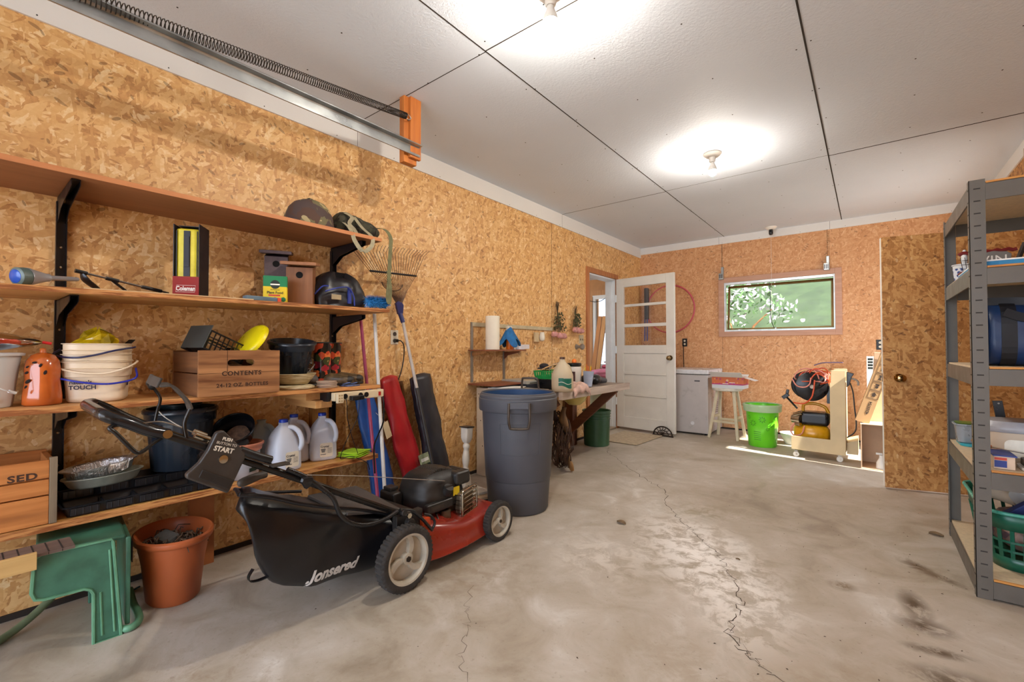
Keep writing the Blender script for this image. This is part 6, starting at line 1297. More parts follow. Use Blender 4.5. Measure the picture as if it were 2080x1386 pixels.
# vinegar style jug
JC = NT('cream_jug_plastic'); JCM = jm(JC, 0xd8c6a8); GLB = pm('teal_label', 0x12604c, .45, var=.05)
t = thing('gallon_jug', 'cream plastic gallon jug with a green wave label at the front of the bench', 'jug', (.66, 2.985, ZB + .004))
MB().lathe([(.0005, .003), (.072, 0), (.082, .008), (.085, .03), (.085, .115), (.082, .135), (.066, .17), (.045, .205), (.028, .228), (.022, .236), (.020, .250), (.0005, .251)], 40, sq=0).build('body', JCM, t, smooth=75)
MB().lathe([(.0005, .268), (.020, .267), (.021, .264), (.021, .2515), (.0005, .2513)], 20).build('cap', pm('brown_cap', 0x4a2e24, .4), t, smooth=40)
MB().tube(bez([(.0, .040, .215), (.015, .075, .19), (.02, .090, .15), (.015, .082, .125)], 6), .011, 9).build('handle', JCM, t, smooth=60)
av = math.atan2(-2.985, 2.53 - .66); b = MB(); n = 18
def band(z0f, z1f, a0, a1, r_=.0858, hgt=1): 
    vs = []
    for i in range(n + 1):
        u = i / n; a = a0 + (a1 - a0) * u; vs += [(r_ * math.cos(a), r_ * math.sin(a), z0f(u)), (r_ * math.cos(a), r_ * math.sin(a), z1f(u))]
    return vs, [(2 * i, 2 * i + 2, 2 * i + 3, 2 * i + 1) for i in range(n)]
b.add(*band(lambda u: .048 - .018 * u + .006 * math.sin(6 * u), lambda u: .108, av - .35, av + .95)); b.build('green_label', GLB, t)
b = MB(); b.add(*band(lambda u: .072 - .010 * u + .007 * math.sin(7 * u), lambda u: .076 - .010 * u + .007 * math.sin(7 * u), av - .35, av + .95, .0864)); b.add(*band(lambda u: .104, lambda u: .107, av + .1, av + .95, .0864)); b.build('label_wave', WPR, t)
t = thing('white_bottle', 'white bottle with a black lid and orange top behind the cream jug', 'bottle', (.48, 3.47, ZB + .0005))
MB().lathe([(.0005, 0), (.060, 0), (.063, .006), (.063, .165), (.058, .178), (.0005, .18)], 32).build('body', pm('white_bottle_plastic', 0xd6cfc6, .4, var=.04), t, smooth=45); MB().lathe([(.0005, .18), (.061, .181), (.064, .186), (.064, .205), (.058, .21), (.0005, .212)], 32).build('lid', BP, t, smooth=45); MB().lathe([(.0005, .2125), (.022, .2125), (.020, .235), (.012, .244), (.0005, .246)], 20).build('spout', ORP, t, smooth=50)
b = MB(); b.add(*band(lambda u: .05, lambda u: .135, -1.6, -.9, .0637)); b.build('dark_label', pm('maroon_label', 0x4c2a2e, .5, var=.3, scale=40), t)
t = thing('pencil_cup', 'pale blue-white tapered cup of pencils on the bench', 'cup', (.60, 3.50, ZB + .0005)); MB(TR(rx=-.10)).lathe([(.0005, 0.004), (.034, 0.004), (.048, .135), (.050, .137), (.046, .136), (.033, .008), (.0005, .008)], 30).build('cup', pm('frosty_blue', 0xa9b4ca, .25, var=.05), t, smooth=50)
for k in range(5): MB().tube([(.012 * math.cos(k * 1.3), .012 * math.sin(k * 1.3), .02), (.03 * math.cos(k * 1.3), .03 * math.sin(k * 1.3) + .01, .175 + .01 * (k % 3))], .0035, 6).build('pencil', PY if k % 2 else ORP, t)
t = thing('power_drill_case', 'black rounded tool lying at the far end of the bench', 'tool', (.53, 3.76, ZB + .001)); MB().ball((0, 0, .05), .075, 22, 12, sx=.8, sy=1.25, sz=.62, fn=lambda a, j, z: 1 + .12 * math.cos(2 * a + j * .3)).build('body', BP, t, smooth=70); MB().tube([(.0, .06, .04), (.01, .12, .035), (.02, .17, .03)], [.035, .03, .024], 12).build('nose', pm('dark_grey_plastic', 0x3c3e44, .35), t, smooth=60)
tag(MB().ball((.52, 3.60, ZB + .05), .055, 18, 10, sx=.9, sy=.6, sz=.9).build('black_pouch', BLKN, smooth=80), 'black pouch standing between the cup and the rounded tool', 'pouch')
PCL = pm('pale_pink_cloth', 0xc9a89c, .85, var=.2, scale=25, bump=.3, bscale=80)
def rag(u, v):
    x = .56 + .165 * v; y = 3.12 + .26 * u + .05 * math.sin(5 * v); h = .012 + .030 * (1 + mnoise.noise((x * 18, y * 18, 0))); z = ZB + .006 + h * math.sin(PI * u) ** .5
    if x > .70: z -= (x - .70) * 2.4; x = .712 + (x - .70) * .3
    return (x, y, z)
tag(MB().grid(rag, 26, 20).build('cleaning_rag', PCL, smooth=180, solid=.004), 'pale pink rag crumpled over the front edge of the bench', 'rag')
# under the bench
t = thing('mixing_bowl', 'yellow and teal bowl hanging under the bench top', 'bowl', (.535, 3.38, .528)); MB().lathe([(.0005, 0), (.05, .002), (.09, .035), (.11, .075), (.113, .08), (.107, .08), (.086, .038), (.048, .008), (.0005, .006)], 40).build('bowl', pm('pale_yellow_enamel', 0xc9b86a, .3, var=.1), t, smooth=60); MB().lathe([(.111, .079), (.118, .081), (.120, .095), (.112, .105), (.104, .103), (.104, .081), (.111, .079)], 40).build('rim', pm('teal_rim', 0x1c6a70, .3), t, smooth=60)
t = thing('vine_wreath', 'large tangled brown vine wreath standing on the floor under the bench', 'wreath', (.40, 3.25, .0)); rw = random.Random(17)
T0 = TR((.50, 3.22, .245), rz=.75)
for k in range(26):
    R_ = .17 + rw.uniform(-.035, .045); ph = rw.uniform(0, 6.28); dx = rw.uniform(-.05, .05); pts = []
    for i in range(30):
        a = 2 * PI * i / 30; q = R_ + .012 * math.sin(5 * a + ph) + .01 * math.sin(9 * a + ph * 2); pts.append(T0 @ Vector((dx + .02 * math.sin(3 * a + ph), q * math.cos(a), q * math.sin(a) * 1.05)))
    MB().tube(pts, rw.uniform(.0025, .0045), 5, closed=True).build('vine', pm('vine_brown', 0x4a3428, .9, var=.3) if k == 0 else bpy.data.materials['vine_brown'], t, world=True, smooth=60)
t = thing('driftwood', 'pale twisted piece of driftwood standing beside the vine wreath', 'driftwood', (.56, 3.24, .0)); dw = bez([(.62, 3.20, .012), (.60, 3.18, .10), (.61, 3.15, .19), (.59, 3.16, .28), (.61, 3.12, .36), (.59, 3.10, .46), (.60, 3.11, .54)], 6)
MB().tube(dw, [.014 + .008 * math.sin(i * .5) + (.012 if i > 22 else 0) for i in range(len(dw))], 12).build('trunk', wood('driftwood_tan', 0x8a5e30, 0xc79a5c, 'z', .5, dark=0x3a2418), t, world=True, smooth=70); MB().tube(bez([(.555, 3.22, .30), (.52, 3.20, .36), (.50, 3.13, .44), (.49, 3.12, .50)], 5), [.018] * 5 + [.022] * 11, 10).build('dark_branch', pm('dark_bark', 0x2e1c18, .8, var=.4, bump=.4), t, world=True, smooth=70)
GBK = pm('dark_green_bucket', 0x2f5434, .38, var=.06)
t = thing('green_bucket', 'dark green five gallon bucket on the floor by the doorway', 'bucket', (.270, 4.28, .0005))
MB().lathe([(.0005, 0), (.126, 0), (.131, .006), (.139, .275), (.144, .277), (.144, .281), (.140, .284), (.140, .300), (.147, .302), (.147, .306), (.141, .309), (.142, .326), (.149, .328), (.149, .332), (.143, .335), (.144, .352), (.151, .355), (.151, .363), (.144, .366), (.138, .362), (.127, .012), (.0005, .008)], 56).build('body', GBK, t, smooth=35)
MB().tube(bez([(-.10, -.10, .31), (-.12, -.11, .25), (-.12, -.09, .18), (-.09, -.11, .13)], 6), .002, 6).build('wire_handle', SPR, t, smooth=60)
tag(MB(TR((.43, 4.84, .003), rz=-.05)).box(-.26, -.36, 0, .22, .30, .008).build('door_mat', pm('tan_mat', 0xa8967c, .9, var=.15, scale=30, bump=.3), bev=.003), 'thin tan mat on the floor in front of the doorway', 'mat') 
# decorative cast door stop
CI = pm('cast_iron', 0x2c2019, .5, .4, var=.2)
t = thing('door_stop', 'dark fan-shaped cast iron door stop at the foot of the white door', 'door stop', (.66, 5.15, 0), rz=-.14)
b = MB(); b.tube([(.115 * math.cos(a), 0, .012 + .098 * math.sin(a)) for a in [PI * i / 20 for i in range(21)]], .008, 8); b.box(-.125, -.012, 0.001, .125, .012, .014)
for q in (0.35, .8, 1.2, PI / 2, 1.94, 2.35, 2.8): b.tube(bez([(0, 0, .02), (.05 * math.cos(q + .3), 0, .012 + .05 * math.sin(q + .3)), (.085 * math.cos(q), 0, .012 + .073 * math.sin(q)), (.11 * math.cos(q), 0, .012 + .093 * math.sin(q))], 4), .004, 6)
b.tube([(.07 * math.cos(a), 0, .012 + .058 * math.sin(a)) for a in [PI * i / 16 for i in range(17)]], .004, 6); b.build('fan_casting', CI, t, smooth=60)
# ---------------------------------------------------------------- back room things
t = thing('bin_of_laundry', 'pale bin heaped with laundry in the back room', 'bin', (-.47, 6.02, .001)); MB().lathe([(.0005, 0), (.18, 0), (.19, .01), (.215, .52), (.225, .53), (.225, .55), (.205, .55), (.0005, .50)], 40, sq=5, sx=1.2, sy=.9).build('body', pm('pale_green_bin', 0xb4bfa4, .5, var=.1), t, smooth=40)
PKC = pm('pink_cloth', 0xd48ab0, .85, var=.15, scale=10, bump=.3, bscale=60)
def lump(c, r, sx, sy, sz, seed):
    return MB().ball(c, r, 30, 18, sx=sx, sy=sy, sz=sz, fn=lambda a, j, z: 1 + .16 * mnoise.noise((math.cos(a) * 2.4 + seed, math.sin(a) * 2.4, j * .6)) + .07 * mnoise.noise((math.cos(a) * 6, math.sin(a) * 6 + seed, j * 1.5)))
tag(lump((-.46, 6.0, .640), .20, 1.5, 1.0, .42, 1).build('pink_clothes', PKC, smooth=180), 'crumpled lilac-pink clothes on top of the laundry bin', 'clothes')
tag(lump((-.42, 6.15, .745), .15, 1.3, 1.0, .30, 4).build('rose_blanket', pm('rose_blanket', 0xc8627a, .85, var=.1), smooth=180), 'rose-red blanket behind the pink clothes in the back room', 'blanket')
tag(lump((-.40, 6.2, .815), .16, 1.3, 1.0, .16, 6).build('white_linen', pm('white_linen', 0xe2dfe0, .85, var=.05), smooth=180), 'white folded linen topmost on the laundry in the back room', 'linen')
for k, (x, lab, c) in enumerate(((-1.33, 'left plank of the pair leaning beside the back room window', 0xc98a4a), (-1.24, 'right plank of the pair leaning beside the back room window', 0xd6a060))):
    tag(MB().bar((x - .06, 7.14, .001), (x + .05, 7.38, 1.60), .075, .03, (0, 1, .1)).build('leaning_plank', wood('leaning_plank_%d' % k, c - 0x181008, c, 'z', .7)), lab, 'plank')
tag(MB().tube(bez([(-1.7, 7.42, 2.03), (-1.5, 7.40, 1.90), (-1.3, 7.40, 1.88), (-1.1, 7.42, 1.99), (-.9, 7.44, 2.1)], 8), .006, 6).build('sagging_wire', BP, smooth=60), 'black wire sagging across the back room wall above the window', 'wire')
# ---------------------------------------------------------------- back wall
t = thing('hula_hoop', 'pink hula hoop hanging on the back wall behind the glazed door', 'hula hoop', (.425, 6.1, 1.55))
MB().tube([(.425 + .322 * math.cos(a), 6.105, 1.552 + .322 * math.sin(a)) for a in [2 * PI * i / 60 for i in range(60)]], .010, 8, closed=True).build('ring', pm('pink_hoop', 0xc2505e, .35, var=.06), t, world=True, smooth=60)
MB().cyl((.425, 6.095, 1.868), (.425, 6.129, 1.868), .003, n=8).build('nail', SPR, t, world=True)
t = thing('folding_camp_chair', 'folded black and blue chair hanging in the corner behind the glazed door', 'chair', (.10, 6.08, 1.2))
MB().box(.085, 6.04, 1.42, .14, 6.10, 1.86).build('black_fabric', BLKN, t, world=True, bev=.012)
for x in (.09, .125): MB().tube([(x, 6.05, 1.12), (x + .005, 6.06, 1.80)], .009, 8).build('blue_tube', BLT, t, world=True, smooth=60)
def woutlet(x, z, label, mat):
    t = thing('wall_outlet', label, 'outlet', (x, Y1, z)); MB().box(x - .032, Y1 - .007, z - .053, x + .032, Y1 - .0005, z + .053).build('plate', mat, t, world=True, bev=.002)
    for dz in (-.022, .022): MB().cyl((x, Y1 - .007, z + dz), (x, Y1 - .010, z + dz), .013, n=16).build('socket', pm('socket_ivory', 0xd0c4ac, .5), t, world=True, smooth=40)
    return t
woutlet(.612, 1.094, 'black wall outlet above the chest freezer', BP); woutlet(2.63, 1.05, 'black wall outlet half hidden by the open particle-board door', BP)
tag(MB().tube([(.600, 6.115, 1.06), (.598, 6.118, .95), (.600, 6.12, .80), (.60, 6.11, .60)], .005, 6).box(.585, 6.10, 1.055, .615, 6.1225, 1.085).build('freezer_cord', BP, smooth=60), 'black cord running down the wall behind the freezer', 'cord') if False else None
cf_ = MB().tube([(.600, 6.108, 1.06), (.598, 6.112, .95), (.600, 6.116, .80), (.60, 6.11, .60)], .005, 6); tag(cf_.build('freezer_cable', BP, smooth=60), 'black cable running down the wall behind the freezer', 'cord')
# chest freezer
FRZ = pm('freezer_white', 0xb9b1ad, .32, var=.03); FRZT = pm('freezer_lid_white', 0xd6d4d4, .3, var=.03)
t = thing('chest_freezer', 'white chest freezer beside the open glazed door', 'freezer', (.80, 5.80, 0))
MB().box(.56, 5.47, .02, 1.075, 6.09, .705).build('cabinet', FRZ, t, world=True, bev=.012, seg=3)
MB().box(.555, 5.455, .712, 1.085, 6.095, .765).build('lid', FRZT, t, world=True, bev=.010, seg=3)
MB().box(.57, 5.48, .706, 1.07, 6.08, .7115).build('gasket', pm('gasket_grey', 0x55504e, .7), t, world=True)
for (x, y) in ((.60, 5.51), (1.04, 5.51), (.60, 6.05), (1.04, 6.05)): MB().cyl((x, y, .0005), (x, y, .020), .018, n=14).build('foot', BP, t, world=True)
MB().box(.925, 5.467, .625, .985, 5.4705, .640).build('nameplate', pm('grey_nameplate', 0x5c5a5e, .3, .5), t, world=True); MB().box(.60, 5.452, .742, .70, 5.4555, .752).build('nameplate', pm('grey_nameplate2', 0x6c6a6e, .3, .5), t, world=True)
MB().lathe([(.018, 0), (.022, .002), (.020, .006), (.016, .006), (.014, .002), (.0005, .002)], 22, T=TR((.90, 5.4705, .135), rx=PI / 2)).build('drain_cap', FRZT, t, world=True, smooth=50)
b = MB()
for k in range(6): b.box(1.0745, 5.72, .24 + k * .022, 1.0765, 5.90, .252 + k * .022)
b.build('side_vent', pm('vent_grey', 0x7c6e68, .6), t, world=True)
# white stool with a pastry box
STW = pm('cream_paint', 0xc9bc9e, .5, var=.08)
t = thing('wooden_stool', 'cream painted wooden stool next to the freezer', 'stool', (1.255, 5.53, 0))
MB().lathe([(.0005, .535), (.150, .535), (.157, .541), (.157, .560), (.150, .566), (.0005, .566)], 36, c=(1.265, 5.535, 0)).build('seat', pm('stool_seat_white', 0xcfcaba, .5), t, world=True, smooth=40)
fe = {(-1, -1): (1.095, 5.42), (-1, 1): (1.135, 5.66), (1, -1): (1.405, 5.37), (1, 1): (1.425, 5.65)}
for (i, j), (x, y) in fe.items(): MB().bar((x, y, .0005), (1.265 + i * .085, 5.535 + j * .075, .534), .030, .030, (0, 1, 0)).build('leg', STW, t, world=True, bev=.003)
def lp(i, j, z): 
    x, y = fe[(i, j)]; u = z / .535; return (x + (1.265 + i * .085 - x) * u, y + (5.535 + j * .075 - y) * u, z)
for a_, c_, z in (((-1, -1), (1, -1), .19), ((-1, 1), (1, 1), .19), ((-1, -1), (-1, 1), .24), ((1, -1), (1, 1), .24)): MB().bar(lp(*a_, z), lp(*c_, z), .022, .026).build('rung', STW, t, world=True, bev=.002)
PB = NT('pastry_print'); ob = PB.tc.outputs['Object']; v = PB.vor(ob, 26); s_ = PB.n('ShaderNodeSeparateColor'); PB.l(v.outputs['Color'], s_.inputs[0])
PBM = PB.fin(PB.mix(PB.math('LESS_THAN', v.outputs['Distance'], .35), srgb(0xc96a3e), PB.ramp(s_.outputs[0], [(0, srgb(0xb04a5e)), (.4, srgb(0xd8905a)), (.7, srgb(0xa83a7c)), (.9, srgb(0xd6b48a))], 'CONSTANT')), .45)
t = thing('pastry_box', 'long printed white and pink carton with open flaps on the cream stool', 'box', (1.30, 5.52, .5665), rz=-.06)
MB().box(-.165, -.10, 0, .165, .10, .042).build('white_base', WP, t); MB().box(-.165, -.1002, .042, .165, .1002, .125).build('printed_band', PBM, t); MB().box(-.1655, -.1008, .040, .1655, .1008, .052).build('magenta_stripe', pm('magenta', 0xa8286c, .45), t)
for k in range(2): MB().box(-.05 + k * .07, -.1016, .050 + k * .012, .01 + k * .07, -.1004, .056 + k * .012).build('pale_print', PW, t)
FW = pm('flap_white', 0xeceae6, .6, var=.02)
MB(TR((0, -.10, .125), rx=-.55)).box(-.168, -.11, 0, .165, 0, .002).build('flap', FW, t); MB(TR((.165, 0, .125), ry=.28)).box(0, -.10, 0, .12, .05, .002).build('flap', FW, t); MB(TR((-.165, 0, .125), ry=-.35)).box(-.05, -.10, 0, 0, .10, .002).build('flap', FW, t); MB(TR((0, .10, .125), rx=.5)).box(-.16, 0, 0, .16, .05, .002).build('flap', FW, t)
# lime green bin
LG = NT('lime_green_bin'); obx = LG.tc.outputs['Object']; LGM = LG.fin(LG.mix(LG.mrange(LG.noise(obx, 5, 2), .3, .7), srgb(0x62cc1e), srgb(0x72de2a)), .28)
t = thing('waste_bin', 'lime green oval waste bin printed with flowers', 'waste bin', (1.655, 5.30, .0005))
MB().lathe([(.0005, 0), (.124, 0), (.130, .006), (.150, .36), (.162, .362), (.163, .368), (.172, .415), (.176, .418), (.170, .424), (.160, .420), (.148, .36), (.126, .012), (.0005, .008)], 56).build('body', LGM, t, smooth=45)
MB().lathe([(.163, .366), (.170, .36), (.1745, .372), (.179, .415), (.182, .428), (.172, .436), (.160, .430), (.168, .422), (.1735, .414)], 50, op=True, fn=lambda a, j, z: 1 + .012 * math.sin(13 * a + j)).build('bin_liner', pm('pale_green_liner', 0xcdebc0, .35, var=.06, Transmission_Weight=.3), t, smooth=70)
DG = pm('dark_green_print', 0x3c8c1c, .4)
def petal(b, a0, zc, s):
    for q in range(8):
        th_ = q * PI / 4
        p = [(s * .25 * math.cos(th_), s * .25 * math.sin(th_)), (s * .7 * math.cos(th_ - .22), s * .7 * math.sin(th_ - .22)), (s * math.cos(th_), s * math.sin(th_)), (s * .7 * math.cos(th_ + .22), s * .7 * math.sin(th_ + .22))]
        vs = []
        for (u, w_) in p: r_ = .1306 + (zc + w_) * .0555; a = a0 + u / r_; vs.append((r_ * math.cos(a), r_ * math.sin(a), zc + w_))
        b.add(vs, [(0, 1, 2, 3)])
ab = math.atan2(-5.3, .875)
for (da_, zc, s) in ((-.62, .245, .036), (0, .285, .036), (.62, .24, .034), (-.95, .30, .025), (.95, .30, .03), (.35, .19, .022)): b = MB(); petal(b, ab + da_, zc, s); b.build('printed_flower', DG, t)
for k in range(5): b = MB(); b.add(*[[(Vector((.1306 + (.075 + k * .02) * .0555, 0, 0)).x * math.cos(ab - .6 + .5 * i / 8), (.1306 + (.075 + k * .02) * .0555) * math.sin(ab - .6 + .5 * i / 8), .075 + k * .02 + dz) for i in range(9) for dz in (0, .006)], [(2 * i, 2 * i + 2, 2 * i + 3, 2 * i + 1) for i in range(8)]]); b.build('printed_line', DG, t)
tag(MB().lathe([(.0005, 0), (.075, 0), (.082, .01), (.11, .08), (.125, .115), (.123, .118), (.105, .085), (.07, .012), (.0005, .008)], 40, T=TR((1.90, 5.57, .0005)), fn=lambda a, j, z: 1 + .06 * mnoise.noise((math.cos(a) * 3, math.sin(a) * 3, z * 20))).build('white_plastic_sack', pm('white_sack', 0xcfcabe, .5, var=.08), smooth=60), 'small white plastic sack on the floor between the lime bin and the cart', 'sack')
# window hooks, cords
for (x, dz, lab) in ((1.085, 0, 'metal clip hanging at the upper left corner of the window'), (2.18, 0, 'metal clip hanging at the upper right corner of the window')):
    t = thing('window_clip', lab, 'clip', (x, 6.1, 1.9)); MB().box(x - .030, 6.075, 1.885, x + .024, 6.125, 1.965).box(x - .006, 6.09, 1.965, x + .024, 6.12, 2.045).build('clip_body', GALV, t, world=True, bev=.004)
    for k in range(3): MB().box(x - .022 + k * .015, 6.073, 1.90, x - .015 + k * .015, 6.0745, 1.95).build('slot', HO, t, world=True)
    MB().tube([(x + .006, 6.108, 2.03), (x + .006, 6.112, 2.345)], .0018, 5).build('hanging_wire', SPR, t, world=True)
t = ceiling_lamp(1.655, 5.98, 'ceiling base with a black socket and no bulb near the back window', False)
MB().lathe([(.0005, -.095), (.016, -.093), (.022, -.08), (.022, -.045), (.018, -.03)], 18).build('socket', BP, t, smooth=50); MB().tube([(.0, 0, -.093), (.0, 0, -1.08)], .0015, 5).build('pull_string', WPOLE, t)
tag(MB().tube(bez([(1.62, 6.06, 1.80), (1.63, 6.06, 1.62), (1.625, 6.07, 1.45), (1.64, 6.08, 1.32), (1.66, 6.10, 1.26)], 6), .0035, 6).build('dangling_cable', BP, smooth=60), 'black cord dangling in front of the window panes', 'cord')
# ---------------------------------------------------------------- compressor cart
CT = pm('cart_plywood', 0xc9b48c, .55, var=.08, scale=5); 
t = thing('compressor_cart', 'pale L-shaped plywood cart on casters', 'cart', (2.15, 5.05, 0))
MB().prism([(1.955, .072), (2.365, .062), (2.37, .815), (2.265, .815), (2.262, .70), (2.255, .70), (2.255, .19), (1.955, .195)], 4.93, 4.955, 'y').build('side_panel', CT, t, world=True, bev=.002)
MB().prism([(1.955, .072), (2.365, .062), (2.37, .815), (2.265, .815), (2.255, .19), (1.955, .195)], 5.33, 5.35, 'y').build('side_panel', CT, t, world=True, bev=.002)
MB().box(1.956, 4.9555, .072, 2.36, 5.3295, .09).build('deck', CT, t, world=True, bev=.002); MB().box(2.35, 4.9555, .092, 2.368, 5.3295, .70).build('back_panel', CT, t, world=True, bev=.002)
MB().prism([(2.3705, .072), (2.45, .072), (2.45, .20), (2.3705, .17)], 4.99, 5.30, 'y').build('rear_pocket', CT, t, world=True, bev=.002)
CW = pm('caster_clear', 0xd8d4cc, .3, var=.05)
for (x, y) in ((1.99, 4.96), (2.32, 4.96), (1.99, 5.31), (2.32, 5.31)):
    c_ = MB().cyl((x, y - .011, .0245), (x, y + .011, .0245), .024, n=22).build('caster', CW, t, world=True, smooth=40); MB().box(x - .012, y - .016, .045, x + .014, y + .016, .0615).cyl((x + .004, y - .017, .026), (x + .004, y + .017, .026), .007, n=10).build('caster_fork', CHR, c_, world=True)
CY = pm('compressor_yellow', 0xd69a12, .3, var=.08, Coat_Weight=.3)
t = thing('air_compressor', 'yellow and black air compressor standing on the cart deck', 'compressor', (2.10, 5.14, .0905))
MB().lathe([(.0005, -.145), (.05, -.14), (.088, -.115), (.090, 0), (.088, .115), (.05, .14), (.0005, .145)], 32, T=TR((2.10, 5.13, .203), ry=PI / 2)).build('tank', CY, t, world=True, smooth=60)
MB().box(1.99, 5.06, .285, 2.24, 5.24, .41).build('motor_housing', BP, t, world=True, bev=.03, seg=4); MB().cyl((1.955, 5.10, .335), (2.03, 5.06, .335), .042, .05, 22).cyl((1.965, 5.07, .375), (2.03, 5.05, .40), .022, n=16).cyl((1.98, 5.06, .295), (2.02, 5.04, .29), .02, n=14).build('chrome_pump', CHR, t, world=True, smooth=40)
b = MB(); b.cyl((1.945, 5.13, .33), (1.955, 5.13, .33), .030, n=22); b.cyl((1.99, 5.055, .36), (1.99, 5.07, .36), .028, n=18); b.build('gauge', CHR, t, world=True, smooth=40)
MB().tube(bez([(2.03, 5.15, .40), (2.04, 5.15, .47), (2.12, 5.15, .485), (2.20, 5.15, .46), (2.235, 5.15, .40)], 6), .014, 10).build('carry_handle', CY, t, world=True, smooth=60)
for x in (2.02, 2.18): MB().box(x - .02, 5.08, .0905, x + .02, 5.22, .11).build('tank_foot', BP, t, world=True)
HOS = pm('orange_hose', 0xd8552e, .3, var=.08); HOSP = pm('pale_pink_hose', 0xdb8c7c, .35, var=.08)
t = thing('hose_reel', 'black hose reel wound with orange air hose above the compressor', 'hose reel', (2.15, 5.12, .5))
b = MB(TR((2.085, 5.13, .655), rz=.25)); b.lathe([(.0005, -.11), (.128, -.11), (.136, -.104), (.128, -.096), (.065, -.092), (.065, .092), (.128, .096), (.136, .104), (.128, .11), (.0005, .11)], 44, T=TR(rx=PI / 2)); b.build('drum', BP, t, world=True, smooth=40)
b = MB(TR((2.085, 5.13, .655), rz=.25)); b.cyl((0, -.111, 0), (0, -.125, 0), .018, n=14); b.build('axle_cap', STEEL, t, world=True, smooth=40)
MB().box(2.2235, 5.08, .50, 2.25, 5.16, .66).box(2.2235, 5.11, .62, 2.345, 5.13, .66).build('mount', BP, t, world=True)
rh = random.Random(44)
for k in range(13):
    cx_, cz_ = 2.13 + rh.uniform(-.05, .06), .735 + rh.uniform(-.01, .025); R1, R2 = rh.uniform(.07, .135), rh.uniform(.03, .09); ph = rh.uniform(0, 6.28); tl = rh.uniform(-.5, .5)
    pts = [(cx_ + R1 * math.cos(a) * math.cos(tl), 5.12 + R1 * .9 * math.cos(a) * math.sin(tl) + .05 * math.sin(a + ph) - .04, cz_ + R2 * math.sin(a) + .012 * math.sin(3 * a + ph)) for a in [2 * PI * i / 26 for i in range(26)]]
    MB().tube(pts, .0055, 6, closed=True).build('hose_loop', HOS if k % 3 else HOSP, t, world=True, smooth=60)
MB().tube(bez([(2.14, 4.975, .72), (2.13, 4.97, .62), (2.11, 4.97, .55), (2.06, 4.98, .50), (2.0, 4.99, .495), (1.97, 5.0, .50)], 7), .0065, 7).build('hanging_hose', HOS, t, world=True, smooth=60)
MB().tube(bez([(1.96, 5.0, .72), (2.00, 4.98, .66), (2.06, 4.975, .65), (2.10, 4.975, .68), (2.11, 4.98, .74)], 7), .006, 7).build('hanging_hose', HOSP, t, world=True, smooth=60)
MB().tube(bez([(1.97, 5.05, .30), (1.94, 5.02, .24), (1.97, 5.0, .19), (2.03, 5.0, .21), (2.05, 5.04, .28)], 7), .006, 7).build('hanging_hose', HOSP, t, world=True, smooth=60)
t = thing('air_wrench', 'black air tool sticking out to the left of the cart', 'tool', (1.93, 5.15, .5)); MB().tube([(1.985, 5.13, .43), (1.90, 5.12, .535)], .009, 8).build('wand', BP, t, world=True); MB().bar((1.865, 5.12, .525), (1.915, 5.12, .565), .03, .035).bar((1.90, 5.12, .55), (1.91, 5.12, .61), .022, .025).build('head', BP, t, world=True, bev=.004)
t = thing('nail_gun', 'black nailer hanging on the right side of the cart post', 'nail gun', (2.40, 5.05, .7)); MB().prism([(2.372, .66), (2.376, .80), (2.43, .785), (2.41, .75), (2.395, .68)], 5.03, 5.07, 'y').build('body', BP, t, world=True, bev=.004); MB().tube(bez([(2.40, 5.05, .74), (2.43, 5.05, .735), (2.455, 5.05, .715), (2.457, 5.05, .68)], 5), .008, 8).build('hook', STEEL, t, world=True, smooth=60)
tag(MB().tube(bez([(2.40, 5.02, .70), (2.42, 4.99, .62), (2.43, 4.98, .48), (2.44, 4.97, .36), (2.43, 4.96, .28), (2.375, 4.935, .225)], 7), .0055, 7).build('cart_cable', BP, smooth=60), 'black cable looping down the right side of the cart', 'cable')
tag(MB(TR((2.22, 5.12, .87), rz=-.3)).tube(bez([(-.10, 0, -.02), (-.03, 0, .005), (.05, .01, .01), (.13, .01, .012)], 5), .006, 6).build('gray_hose_end', pm('purple_grey_hose', 0x7a6c8a, .4), smooth=60), 'greyish hose end lying on top of the orange hose', 'hose')
# cartons behind the open door
CB = pm('cardboard', 0xb89468, .75, var=.05, scale=4); CB2 = pm('pale_cardboard', 0xcdae8e, .75, var=.05); CBI = pm('carton_black_print', 0x3c3028, .7)
t = thing('open_carton', 'open cardboard carton standing on the floor behind the open door', 'box', (2.56, 4.95, .0005))
for bx_ in ((2.470, 4.80, .002, 2.474, 5.10, .375), (2.646, 4.80, .002, 2.650, 5.10, .375), (2.474, 4.80, .002, 2.646, 5.10, .006), (2.474, 5.096, .006, 2.646, 5.10, .375)): MB().box(*bx_).build('wall_panel', CB2, t, world=True)
MB().box(2.474, 4.80, .371, 2.646, 5.096, .375).build('top_panel', CB2, t, world=True); MB().box(2.474, 4.79, .012, 2.478, 4.80, .37).build('front_flap', CB2, t, world=True)
tag(MB().lathe([(.0005, 0), (.035, 0), (.036, .006), (.034, .05), (.016, .085), (.014, .11), (.0005, .112)], 24, T=TR((2.605, 4.86, .0065))).box(2.570, 4.855, .121, 2.612, 4.868, .135).build('spray_cleaner', WP, smooth=50), 'white spray bottle standing inside the open carton', 'bottle')
t = thing('long_carton', 'long cardboard carton with printed handling symbols leaning behind the door', 'box', (2.55, 4.85, .38))
T0 = TR((2.435, 4.86, .398), ry=.30)
MB(T0).box(0, 0, 0, .098, .16, .62).build('carton', CB, t, world=True, bev=.002)
MB(T0).box(-.001, -.001, -.002, .099, .161, .0).build('end', CB2, t, world=True)
PFm = T0 @ frame((.056, -.0012, .13), (0, 0, 1), (-1, 0, 0))
text('4D33754', .030, CBI, t, PFm, bold=.0008, name='carton_lettering')
